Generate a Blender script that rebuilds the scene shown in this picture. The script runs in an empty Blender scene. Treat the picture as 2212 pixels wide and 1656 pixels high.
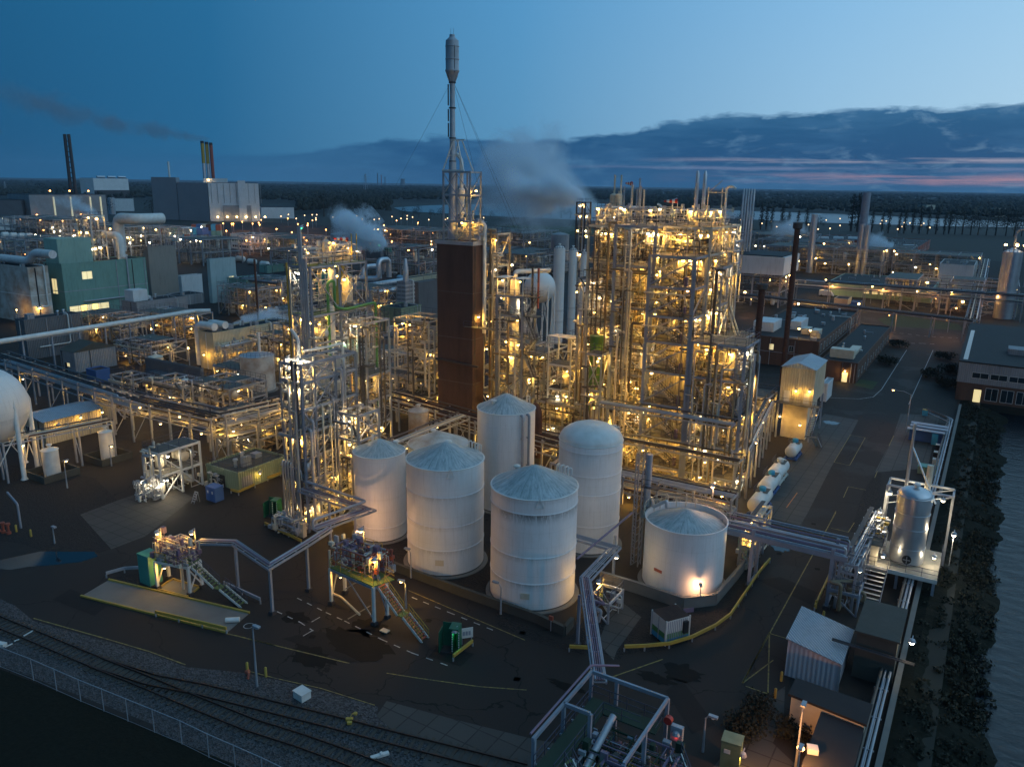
import bpy, math, random
from mathutils import Vector
R=random.Random(7)
rad=math.radians
# ---------------------------------------------------------------- camera
SC=bpy.context.scene
CAMZ=45.0; FPX=1700.0; PIT=rad(14.2); ROLL=rad(0.87); YAW=rad(31.3)
F_=Vector((-math.sin(YAW)*math.cos(PIT),math.cos(YAW)*math.cos(PIT),-math.sin(PIT)))
r_=F_.cross(Vector((0,0,1))).normalized(); u_=r_.cross(F_)
R_=math.cos(ROLL)*r_+math.sin(ROLL)*u_; U_=-math.sin(ROLL)*r_+math.cos(ROLL)*u_
cd=bpy.data.cameras.new('camera'); cam=bpy.data.objects.new('camera',cd); SC.collection.objects.link(cam)
cam.location=(0,0,CAMZ); cd.sensor_width=36; cd.lens=36*FPX/2212; cd.clip_start=.5; cd.clip_end=40000
from mathutils import Matrix
m3=Matrix((R_,U_,-F_)).transposed(); cam.rotation_euler=m3.to_euler(); SC.camera=cam
# ---------------------------------------------------------------- world: dusk sky with a cloud bank
SC.view_settings.view_transform='Standard'; SC.view_settings.look='None'; SC.view_settings.exposure=0.0; SC.view_settings.gamma=1
SC.cycles.use_denoising=True; SC.cycles.volume_step_rate=2.0; SC.cycles.volume_max_steps=128
SC.cycles.max_bounces=5; SC.cycles.diffuse_bounces=2; SC.cycles.glossy_bounces=2; SC.cycles.volume_bounces=3; SC.cycles.transparent_max_bounces=24
SC.cycles.sample_clamp_indirect=3
W=bpy.data.worlds.new('World'); SC.world=W; W.use_nodes=True
class NT:
    def __init__(s,tree): s.t=tree; s.n=tree.nodes; s.l=tree.links
    def new(s,ty,ins=None,**kw):
        n=s.n.new(ty)
        for k,v in kw.items(): setattr(n,k,v)
        for k,v in (ins or {}).items(): s.set(n,k,v)
        return n
    def set(s,n,k,v):
        if hasattr(v,'is_output') or hasattr(v,'links') and hasattr(v,'node'): s.l.new(v,n.inputs[k])
        else: n.inputs[k].default_value=v
    def math(s,op,a,b=None,c=None,clamp=False):
        n=s.n.new('ShaderNodeMath'); n.operation=op; n.use_clamp=clamp
        for i,v in enumerate((a,b,c)):
            if v is not None: s.set(n,i,v)
        return n.outputs[0]
    def ramp(s,fac,stops,interp='LINEAR'):
        n=s.n.new('ShaderNodeValToRGB'); cr=n.color_ramp; cr.interpolation=interp
        while len(cr.elements)<len(stops): cr.elements.new(.5)
        for e,(p,c) in zip(cr.elements,stops):
            e.position=p; e.color=(*c,1) if len(c)==3 else c
        s.set(n,0,fac); return n.outputs[0]
    def mix(s,f,a,b,bt='MIX'):
        n=s.n.new('ShaderNodeMix'); n.data_type='RGBA'; n.blend_type=bt
        s.set(n,0,f); s.set(n,6,a); s.set(n,7,b); return n.outputs[2]
    def noise(s,vec,scale,detail=4,rough=.55,dist=0):
        n=s.n.new('ShaderNodeTexNoise'); s.set(n,'Vector',vec); n.inputs['Scale'].default_value=scale
        n.inputs['Detail'].default_value=detail; n.inputs['Roughness'].default_value=rough; n.inputs['Distortion'].default_value=dist
        return n.outputs[0]
def lin(c):
    return tuple(((v/255+.055)/1.055)**2.4 if v/255>.04045 else v/255/12.92 for v in c)
w=NT(W.node_tree); bg=w.n['Background']
tc=w.new('ShaderNodeTexCoord'); sep=w.new('ShaderNodeSeparateXYZ',{0:tc.outputs['Generated']})
x,y,z=sep.outputs
el=w.math('ARCSINE',z)
# azimuth measured from the camera heading, positive to the right
ct,st=math.cos(YAW),math.sin(YAW)
fx=w.math('ADD',w.math('MULTIPLY',x,-st),w.math('MULTIPLY',y,ct))
rx=w.math('ADD',w.math('MULTIPLY',x,ct),w.math('MULTIPLY',y,st))
az=w.math('ARCTAN2',rx,fx)
a01=w.math('MULTIPLY_ADD',az,1/1.4,.5,clamp=True)     # 0 far left .. 1 far right
low=w.ramp(a01,[(0,lin((18,64,98))),(.25,lin((32,88,126))),(.5,lin((82,132,166))),(.75,lin((142,177,200))),(1,lin((176,202,216)))])
high=w.ramp(a01,[(0,lin((18,76,114))),(.25,lin((34,96,138))),(.5,lin((72,134,180))),(.75,lin((110,163,204))),(1,lin((138,184,216)))])
e01=w.math('DIVIDE',el,rad(16),clamp=True)
sky=w.mix(e01,low,high)
# the sky overhead and behind the camera is the brighter half
zen=w.math('MULTIPLY_ADD',w.math('MAXIMUM',z,0.0),-.12,1.0); zen=w.math('MULTIPLY',zen,w.math('MULTIPLY_ADD',w.math('LESS_THAN',fx,0.0),.05,1.0))
sky=w.mix(1,sky,w.new('ShaderNodeCombineXYZ',{0:zen,1:zen,2:zen}).outputs[0],'MULTIPLY')
# pink streaks low on the right
vec=w.new('ShaderNodeCombineXYZ',{0:w.math('MULTIPLY',az,2.6),1:w.math('MULTIPLY',el,17),2:.3}).outputs[0]
n1=w.noise(vec,2.4,7,.6); n2=w.noise(vec,6.0,5,.6)
vec3=w.new('ShaderNodeCombineXYZ',{0:w.math('MULTIPLY',az,14),1:w.math('MULTIPLY',el,40),2:.9}).outputs[0]
n4=w.noise(vec3,1.6,9,.62,.4)
elw=w.math('ADD',el,w.math('ADD',w.math('MULTIPLY_ADD',n2,.010,-.005),w.math('MULTIPLY_ADD',n4,.022,-.011)))
# top edge of the bank rises to the right
t01=w.math('MULTIPLY_ADD',az,1/1.2,.5,clamp=True)
tr=w.ramp(t01,[(0,(.16,)*3),(.30,(.34,)*3),(.37,(.47,)*3),(.55,(.50,)*3),(.62,(.62,)*3),(.68,(.72,)*3),(.8,(.78,)*3),(1,(.82,)*3)])
top=w.math('MULTIPLY',tr,.110)
top=w.math('ADD',top,w.math('MULTIPLY_ADD',n1,.020,-.010))
edge=w.math('DIVIDE',w.math('SUBTRACT',top,elw),.006,clamp=True)
sidem=w.math('MULTIPLY_ADD',az,2.6,1.25,clamp=True)
cl=w.math('MULTIPLY',edge,sidem)
ccol=w.ramp(w.math('DIVIDE',el,.11,clamp=True),[(0,lin((30,74,112))),(.35,lin((22,66,106))),(.7,lin((28,76,114))),(1,lin((44,96,136)))])
ccol=w.mix(w.math('MULTIPLY',w.math('SUBTRACT',n1,.48,clamp=True),1.7,clamp=True),ccol,lin((66,112,150))+(1,))
cl=w.math('MULTIPLY',cl,w.math('MULTIPLY_ADD',n4,1.4,.35,clamp=True))
sky=w.mix(w.math('MULTIPLY',cl,.97),sky,ccol)
vec2=w.new('ShaderNodeCombineXYZ',{0:w.math('MULTIPLY',az,5),1:w.math('MULTIPLY',el,120),2:1.7}).outputs[0]
n3=w.noise(vec2,1.2,7,.65)
def band(c,th,a0,k,rag,cc,am):
    global sky
    d=w.math('ABSOLUTE',w.math('SUBTRACT',el,w.math('MULTIPLY_ADD',w.math('SUBTRACT',n2,.5),rag,c)))
    m=w.math('SUBTRACT',1,w.math('DIVIDE',d,th),clamp=True)
    m=w.math('MULTIPLY',m,w.math('MULTIPLY',w.math('SUBTRACT',az,a0),k,clamp=True))
    m=w.math('MULTIPLY',m,w.math('MULTIPLY',w.math('SUBTRACT',n3,.40,clamp=True),7,clamp=True))
    sky=w.mix(w.math('MULTIPLY',m,am,clamp=True),sky,lin(cc)+(1,))
band(.0115,.0075,.16,4,.012,(168,128,134),.9)
band(.031,.0035,.14,5,.004,(160,154,166),.7)
band(.022,.003,-.05,3,.006,(110,120,150),.7)
w.set(bg,'Color',sky); bg.inputs['Strength'].default_value=1.32
# ---------------------------------------------------------------- sun: only the last soft glow of dusk
sd=bpy.data.lights.new('sun','SUN'); sd.energy=.10; sd.angle=rad(40); sd.color=(.62,.8,1.0)
so=bpy.data.objects.new('sun',sd); SC.collection.objects.link(so)
so.rotation_euler=Vector((.75,.25,.9)).normalized().to_track_quat('Z','Y').to_euler()
# ---------------------------------------------------------------- pixel -> world helpers (2212 x 1656 survey of the photo)
C0=Vector((0,0,CAMZ))
def ray(px,py): return (F_+(px-1106)/FPX*R_-(py-828)/FPX*U_).normalized()
def at(px,py,z=0.0):
    d=ray(px,py); return C0+d*((z-CAMZ)/d.z)
def hg(P,py):      # height above P at which the vertical through P reaches row py
    v=Vector((P[0],P[1],0))-C0; k=-(py-828)/FPX
    return (k*v.dot(F_)-v.dot(U_))/(U_.z-k*F_.z)
def axd(P,px,ax):  # distance along a unit vector until column px
    v=Vector(P)-C0; k=(px-1106)/FPX; a=Vector(ax)
    return (k*v.dot(F_)-v.dot(R_))/(a.dot(R_)-k*a.dot(F_))
def cyl(x0,x1,yb,z=0):
    xm=(x0+x1)/2; P=at(xm,yb,z); h=Vector((P.x,P.y,0)).normalized(); s=Vector((h.y,-h.x,0)); rr=5
    def pxx(Q): v=Q-C0; return 1106+FPX*v.dot(R_)/v.dot(F_)
    for _ in range(30):
        C=P+h*rr; rr*=(x1-x0)/(pxx(C+s*rr)-pxx(C-s*rr))
    return P+h*rr,rr
# ---------------------------------------------------------------- materials
MATS={}
RING={}
def mat(name,col,rough=.6,metal=0,kind=None,col2=None,scale=.5,bump=0,emit=None,es=0,amt=.5,alpha=None,spec=None):
    if name in MATS: return MATS[name]
    m=bpy.data.materials.new(name); m.use_nodes=True; t=NT(m.node_tree); b=t.n['Principled BSDF']
    b.inputs['Roughness'].default_value=rough; b.inputs['Metallic'].default_value=metal
    if spec is not None: b.inputs['Specular IOR Level'].default_value=spec
    c=(*col,1); MATS[name]=m
    if emit:
        b.inputs['Base Color'].default_value=c
        b.inputs['Emission Color'].default_value=(*emit,1); b.inputs['Emission Strength'].default_value=es
        m.cycles.emission_sampling='NONE'; return m
    tcn=t.new('ShaderNodeTexCoord'); g=t.new('ShaderNodeNewGeometry'); P=g.outputs['Position']
    n=t.noise(P,scale,6,.6)
    c2=col2 or tuple(v*.6 for v in col)
    base=t.mix(t.math('MULTIPLY',t.ramp(n,[(.35,(0,0,0)),(.68,(1,1,1))]),amt),c,(*c2,1))
    h=None
    if kind=='corr':      # corrugated cladding
        sp=t.new('ShaderNodeSeparateXYZ',{0:P}); s=t.math('ADD',sp.outputs[0],sp.outputs[1])
        h=t.math('SINE',t.math('MULTIPLY',s,15.0)); 
        base=t.mix(t.math('MULTIPLY_ADD',h,.18,.18),base,t.mix(1,base,(.55,.55,.55,1),'MULTIPLY'))
        sp2=t.new('ShaderNodeMapping',{0:P}); sp2.inputs['Scale'].default_value=(1,1,.12)
        st_=t.noise(sp2.outputs[0],1.6,5,.65)
        base=t.mix(t.math('MULTIPLY',t.math('SUBTRACT',st_,.5,clamp=True),1.6,clamp=True),base,(*[v*.45 for v in c2],1))
    if kind=='brick':
        bn=t.new('ShaderNodeTexBrick'); mp=t.new('ShaderNodeSeparateXYZ',{0:P})
        cx=t.new('ShaderNodeCombineXYZ',{0:t.math('ADD',mp.outputs[0],mp.outputs[1]),1:mp.outputs[2]})
        t.set(bn,'Vector',cx.outputs[0]); bn.inputs['Color1'].default_value=c; bn.inputs['Color2'].default_value=(*c2,1)
        bn.inputs['Mortar'].default_value=(.07,.055,.05,1); bn.inputs['Scale'].default_value=1.6; bn.inputs['Mortar Size'].default_value=.02
        bn.inputs['Row Height'].default_value=.16; bn.inputs['Brick Width'].default_value=.5
        base=t.mix(.45,base,bn.outputs[0])
        sp2=t.new('ShaderNodeMapping',{0:P}); sp2.inputs['Scale'].default_value=(.5,.5,.06)
        base=t.mix(t.math('MULTIPLY',t.math('SUBTRACT',t.noise(sp2.outputs[0],1,6,.7),.45,clamp=True),2.5,clamp=True),base,(.03,.018,.015,1))
    if kind=='tank':      # painted plate: weld rings, run-down dirt, algae
        sp=t.new('ShaderNodeSeparateXYZ',{0:tcn.outputs['Object']}); zz=sp.outputs[2]
        ang=t.math('ARCTAN2',sp.outputs[1],sp.outputs[0])
        v=t.new('ShaderNodeCombineXYZ',{0:t.math('MULTIPLY',ang,9),1:t.math('MULTIPLY',zz,.12)}).outputs[0]
        st_=t.noise(v,2.2,8,.72)
        v2=t.new('ShaderNodeCombineXYZ',{0:t.math('MULTIPLY',ang,14),1:t.math('MULTIPLY',zz,.5)}).outputs[0]
        rg=None
        for rz,st0 in RING.get(name,((3.2,.5),(6.6,.5),(9.9,.5))):   # grime hangs below each stiffener ring
            e=t.math('DIVIDE',t.math('SUBTRACT',rz-.02,zz),.35+.95*st0); g_=t.math('MULTIPLY',t.math('SUBTRACT',1,e,clamp=True),t.math('GREATER_THAN',e,0)); g_=t.math('MULTIPLY',g_,st0)
            rg=g_ if rg is None else t.math('MAXIMUM',rg,g_)
        dirt=t.math('MULTIPLY',rg,t.math('MULTIPLY',t.math('SUBTRACT',t.noise(v2,1.3,8,.8,1),.40,clamp=True),10,clamp=True))
        dirt=t.math('MULTIPLY',dirt,t.math('MULTIPLY_ADD',t.noise(tcn.outputs['Object'],.3,2,.5),2.2,-.45,clamp=True),clamp=True)
        base=t.mix(t.math('MULTIPLY',t.math('SUBTRACT',st_,.50,clamp=True),1.7,clamp=True),base,(.36,.34,.30,1))
        line=t.math('LESS_THAN',t.math('ABSOLUTE',t.math('SUBTRACT',t.math('FRACT',t.math('DIVIDE',zz,1.675)),.5)),.012)
        base=t.mix(t.math('MULTIPLY',line,.16),base,(.2,.2,.2,1))
        base=t.mix(t.math('MULTIPLY',dirt,.88),base,(.035,.038,.03,1))
    if kind=='roofalg':
        sp=t.new('ShaderNodeSeparateXYZ',{0:tcn.outputs['Object']})
        ang=t.math('ARCTAN2',sp.outputs[1],sp.outputs[0]); rr=t.math('SQRT',t.math('ADD',t.math('POWER',sp.outputs[0],2),t.math('POWER',sp.outputs[1],2)))
        v=t.new('ShaderNodeCombineXYZ',{0:t.math('MULTIPLY',ang,7),1:t.math('MULTIPLY',rr,.35)}).outputs[0]
        base=t.mix(t.math('MULTIPLY',t.math('SUBTRACT',t.noise(v,1.5,9,.75,.6),.40,clamp=True),4.5,clamp=True),base,(*c2,1))
        base=t.mix(t.math('MULTIPLY',t.math('SUBTRACT',t.noise(tcn.outputs['Object'],1.7,8,.8),.50,clamp=True),2.4,clamp=True),base,(.10,.13,.11,1))
    if kind=='asphalt':
        f=t.noise(P,9,5,.8); base=t.mix(t.math('MULTIPLY',f,.5),base,tuple(v*1.7 for v in c[:3])+(1,))
        vo=t.new('ShaderNodeTexVoronoi',feature='DISTANCE_TO_EDGE')
        vo.inputs['Scale'].default_value=.07
        nn=t.new('ShaderNodeTexNoise',{'Vector':P}); nn.inputs['Scale'].default_value=.35; nn.inputs['Detail'].default_value=6
        ad=t.new('ShaderNodeVectorMath',{0:P,1:nn.outputs[1]},operation='ADD'); sc_=t.new('ShaderNodeVectorMath',{0:nn.outputs[1]},operation='SCALE'); sc_.inputs['Scale'].default_value=3.2
        t.l.new(sc_.outputs[0],ad.inputs[1]); t.l.new(ad.outputs[0],vo.inputs['Vector'])
        crk=t.math('LESS_THAN',vo.outputs[0],.0035)
        base=t.mix(t.math('MULTIPLY',crk,.75),base,(.005,.005,.005,1))
        wet=t.ramp(t.noise(P,.09,5,.6),[(.56,(0,0,0)),(.62,(1,1,1))])
        t.l.new(t.math('MULTIPLY_ADD',wet,-.14,rough),b.inputs['Roughness'])
        base=t.mix(t.math('MULTIPLY',wet,.35),base,(.009,.008,.007,1)); h=f
    if kind=='gravel':
        vo=t.new('ShaderNodeTexVoronoi',{'Vector':P}); vo.inputs['Scale'].default_value=6.5
        hs=t.new('ShaderNodeSeparateColor',{0:vo.outputs['Color']})
        base=t.mix(t.math('MULTIPLY',hs.outputs[0],1.0),(*[v*.25 for v in col],1),(*[v*1.6 for v in col],1)); h=vo.outputs[0]
    if kind=='slabs':
        bn=t.new('ShaderNodeTexBrick',{'Vector':P}); bn.offset=0
        bn.inputs['Color1'].default_value=c; bn.inputs['Color2'].default_value=(*c2,1); bn.inputs['Mortar'].default_value=(.008,.007,.006,1)
        bn.inputs['Scale'].default_value=.5; bn.inputs['Mortar Size'].default_value=.03; bn.inputs['Row Height'].default_value=1; bn.inputs['Brick Width'].default_value=1
        base=t.mix(.85,base,bn.outputs[0]); base=t.mix(t.math('MULTIPLY',t.math('SUBTRACT',t.noise(P,1.2,8,.7),.45,clamp=True),2,clamp=True),base,(.05,.045,.04,1))
    if kind=='water':
        mp=t.new('ShaderNodeMapping',{0:P}); mp.inputs['Scale'].default_value=(.45,1.1,1); mp.inputs['Rotation'].default_value=(0,0,.7)
        h=t.noise(mp.outputs[0],scale,6,.62,.4)
    if kind=='leaf':
        f=t.noise(P,scale*4,3,.7); base=t.mix(t.math('MULTIPLY',f,.9),(*[v*.45 for v in col],1),(*[v*1.5 for v in col],1))
    if kind=='grating':
        pass
    t.l.new(base,b.inputs['Base Color'])
    if bump:
        if h is None: h=t.noise(P,scale*8,5,.6)
        bp=t.new('ShaderNodeBump',{'Height':h}); bp.inputs['Strength'].default_value=bump; bp.inputs['Distance'].default_value=.1 if kind!='water' else .35
        t.l.new(bp.outputs[0],b.inputs['Normal'])
    if kind=='mesh':
        b.inputs['Alpha'].default_value=alpha or .5
    return m
M=dict(
 pipeb=mat('brown_pipe_lagging',(.24,.19,.12),.6,.1,col2=(.11,.08,.05),scale=.9), darkp=mat('dark_pipe_lagging',(.10,.09,.08),.6,.2,col2=(.05,.045,.04),scale=.9),
 steel=mat('galvanised_steel',(.36,.38,.42),.45,.35,col2=(.20,.21,.23),scale=.6),
 white=mat('white_paint',(.62,.62,.60),.5,0,col2=(.40,.38,.34),scale=.7),
 cream=mat('cream_paint',(.55,.50,.40),.5,0,col2=(.30,.25,.18),scale=.7),
 dark=mat('dark_steel',(.045,.045,.055),.6,.3,col2=(.09,.07,.05)),
 rail=mat('handrail_paint',(.05,.055,.09),.5,.2),
 bluegrey=mat('blue_grey_paint',(.27,.30,.36),.5,.2,col2=(.15,.165,.19)),
 purple=mat('purple_pipe_paint',(.17,.12,.18),.5,0,col2=(.09,.06,.10)),
 deck=mat('deck_grating',(.12,.115,.10),.8,.2,col2=(.05,.05,.045),scale=1),
 gdeck=mat('green_deck',(.09,.15,.04),.8,0,col2=(.16,.16,.04),scale=.8),
 silver=mat('aluminium_cladding',(.55,.57,.60),.33,.75,col2=(.36,.37,.40),scale=.5),
 tank=mat('white_tank_paint',(.62,.62,.61),.42,0,kind='tank',col2=(.62,.61,.58),scale=.25,amt=.4),
 troof=mat('weathered_tank_roof',(.46,.49,.51),.6,0,kind='roofalg',col2=(.20,.245,.25),scale=.3,bump=.15),
 brick=mat('dark_brick',(.085,.046,.036),.85,0,kind='brick',col2=(.055,.032,.027),scale=.4,bump=.1),
 brick2=mat('orange_brick',(.13,.065,.042),.85,0,kind='brick',col2=(.10,.055,.04),scale=.4,bump=.1),
 teal=mat('teal_cladding',(.20,.36,.31),.6,0,kind='corr',col2=(.13,.25,.21),scale=.2,bump=.5),
 teal2=mat('pale_teal_cladding',(.28,.44,.38),.6,0,kind='corr',col2=(.2,.33,.29),scale=.2,bump=.5),
 pblue=mat('pale_blue_cladding',(.36,.48,.50),.6,0,kind='corr',col2=(.26,.36,.38),scale=.2,bump=.5),
 greyc=mat('grey_cladding',(.30,.31,.33),.55,.1,kind='corr',col2=(.2,.2,.21),scale=.2,bump=.5),
 dgreyc=mat('dark_grey_cladding',(.13,.14,.155),.6,.1,kind='corr',col2=(.09,.095,.1),scale=.2,bump=.5),
 whitec=mat('white_cladding',(.66,.67,.68),.5,0,kind='corr',col2=(.52,.52,.52),scale=.12,bump=.3),
 creamc=mat('cream_cladding',(.52,.47,.34),.6,0,kind='corr',col2=(.4,.33,.2),scale=.3,bump=.5),
 sidec=mat('slate_cladding',(.21,.23,.26),.6,.1,col2=(.16,.18,.2),scale=.05), beige=mat('beige_cladding',(.28,.25,.22),.7,0,kind='corr',col2=(.22,.2,.18),scale=.2,bump=.3),
 pink=mat('pale_shed_cladding',(.50,.46,.50),.6,0,kind='corr',col2=(.4,.37,.42),scale=.3,bump=.5),
 gcab=mat('pale_green_paint',(.15,.20,.12),.6,0,col2=(.08,.11,.06),scale=1.2), greenc=mat('green_cladding',(.24,.30,.20),.6,0,kind='corr',col2=(.17,.22,.14),scale=.3,bump=.5),
 rusty=mat('rusty_white_plate',(.50,.49,.46),.6,0,col2=(.24,.14,.08),scale=.35,amt=.8),
 deckl=mat('pale_deck',(.22,.21,.18),.7,0,col2=(.12,.11,.1),scale=.5), rust=mat('rusty_steel',(.055,.025,.02),.8,.2,col2=(.09,.042,.027),scale=1.5,amt=.8),
 roofd=mat('bitumen_roof',(.018,.019,.022),.75,0,col2=(.03,.03,.03),scale=.3,bump=.1,spec=.25),
 roofb=mat('metal_roof_sheet',(.38,.44,.50),.4,.3,kind='corr',col2=(.28,.33,.38),scale=.2,bump=.6),
 conc=mat('concrete',(.16,.155,.145),.85,0,col2=(.09,.085,.08),scale=.4,bump=.15),
 mossc=mat('mossy_concrete',(.062,.062,.053),.9,0,col2=(.03,.03,.026),scale=.5,bump=.2),
 asph=mat('asphalt',(.024,.0205,.0185),.8,0,kind='asphalt',col2=(.016,.0138,.0125),scale=.05,bump=.25,spec=.2),
 slabs=mat('concrete_slabs',(.058,.054,.048),.8,0,kind='slabs',col2=(.042,.039,.036),scale=.3,bump=.1),
 ballast=mat('ballast',(.050,.049,.052),.9,0,kind='gravel',scale=.2,bump=1.0),
 soil=mat('dark_soil',(.011,.009,.008),.95,0,kind='gravel',scale=.2,bump=.8),
 grassm=mat('rough_grass',(.013,.0145,.0105),.95,0,kind='leaf',scale=.5,bump=.8,col2=(.007,.0075,.006),spec=.1),
 lawn=mat('lawn',(.025,.045,.012),.95,0,kind='leaf',scale=.8,bump=.6),
 land=mat('far_land',(.014,.017,.012),.95,0,col2=(.02,.02,.017),scale=.004,amt=1),
 ywl=mat('yellow_paint',(.40,.27,.04),.6,0,col2=(.2,.15,.05),scale=1.5),
 ylw=mat('worn_yellow_line',(.30,.22,.05),.8,0,col2=(.07,.06,.045),scale=2.5,amt=1),
 whl=mat('worn_white_line',(.42,.42,.42),.8,0,col2=(.15,.15,.15),scale=2.5,amt=.8),
 green=mat('green_paint',(.012,.11,.06),.45,0,col2=(.01,.07,.04)), dgreen=mat('dark_green_deck',(.012,.035,.02),.8),
 gpipe=mat('green_pipe_paint',(.07,.22,.06),.5,0),
 gtank=mat('green_tank_paint',(.06,.16,.03),.5,0),
 tealp=mat('teal_plastic',(.05,.24,.20),.5,0,col2=(.03,.15,.13)),
 blue=mat('blue_paint',(.04,.11,.30),.5,0,col2=(.03,.08,.2)),
 lblue=mat('light_blue_paint',(.04,.30,.48),.5,0),
 red=mat('red_paint',(.45,.03,.02),.5,0),
 redb=mat('dull_red_paint',(.30,.07,.04),.6,0),
 orange=mat('orange_paint',(.5,.16,.03),.6,0),
 black=mat('black_plastic',(.015,.015,.018),.5,0),
 glass=mat('dark_window_glass',(.02,.028,.035),.15,0,spec=.8),
 water=mat('canal_water',(.003,.008,.013),.2,0,kind='water',scale=.75,bump=.9,spec=.35),
 lake=mat('lake_water',(.03,.05,.07),.38,0,kind='water',scale=.05,bump=.5,spec=1.0),
 leaf=mat('bank_foliage',(.018,.019,.009),.9,0,kind='leaf',scale=.6,col2=(.024,.014,.009)),
 tree=mat('tree_foliage',(.015,.017,.009),.9,0,kind='leaf',scale=.1,col2=(.024,.015,.010)),
 bark=mat('bark',(.05,.04,.03),.9,0),
 rtop=mat('rail_steel',(.07,.04,.032),.45,.6,col2=(.10,.055,.04)),
 sleep=mat('timber_sleeper',(.05,.042,.035),.9,0,col2=(.075,.06,.045),scale=2),
 patch=mat('asphalt_patch_tar',(.014,.0125,.012),.8,0,col2=(.019,.017,.016),scale=.8,bump=.1,spec=.2),
 stain=mat('oil_stain',(.010,.0088,.0078),.8,0,col2=(.016,.0138,.0122),spec=.12),
 puddle=mat('puddle',(.010,.012,.016),.08,0),
 bulb=mat('warm_bulb',(1,.8,.5),emit=(1,.60,.20),es=22), bulbp=mat('peach_bulb',(1,.7,.5),emit=(1,.58,.28),es=22), bulbw=mat('white_bulb',(1,1,.9),emit=(1,.84,.56),es=22),
 bulbo=mat('orange_bulb',(1,.6,.3),emit=(1,.42,.12),es=9), bulbg=mat('green_bulb',(.2,1,.4),emit=(.05,1,.35),es=6),
 bulbr=mat('red_bulb',(1,.1,.1),emit=(1,.05,.04),es=6), bulbf=mat('far_bulb',(1,.8,.6),emit=(1,.62,.3),es=4),
 litw=mat('lit_window',(1,.9,.6),emit=(1,.78,.34),es=.75), litw2=mat('dim_lit_window',(1,.9,.6),emit=(1,.85,.5),es=.3),
)
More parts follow.
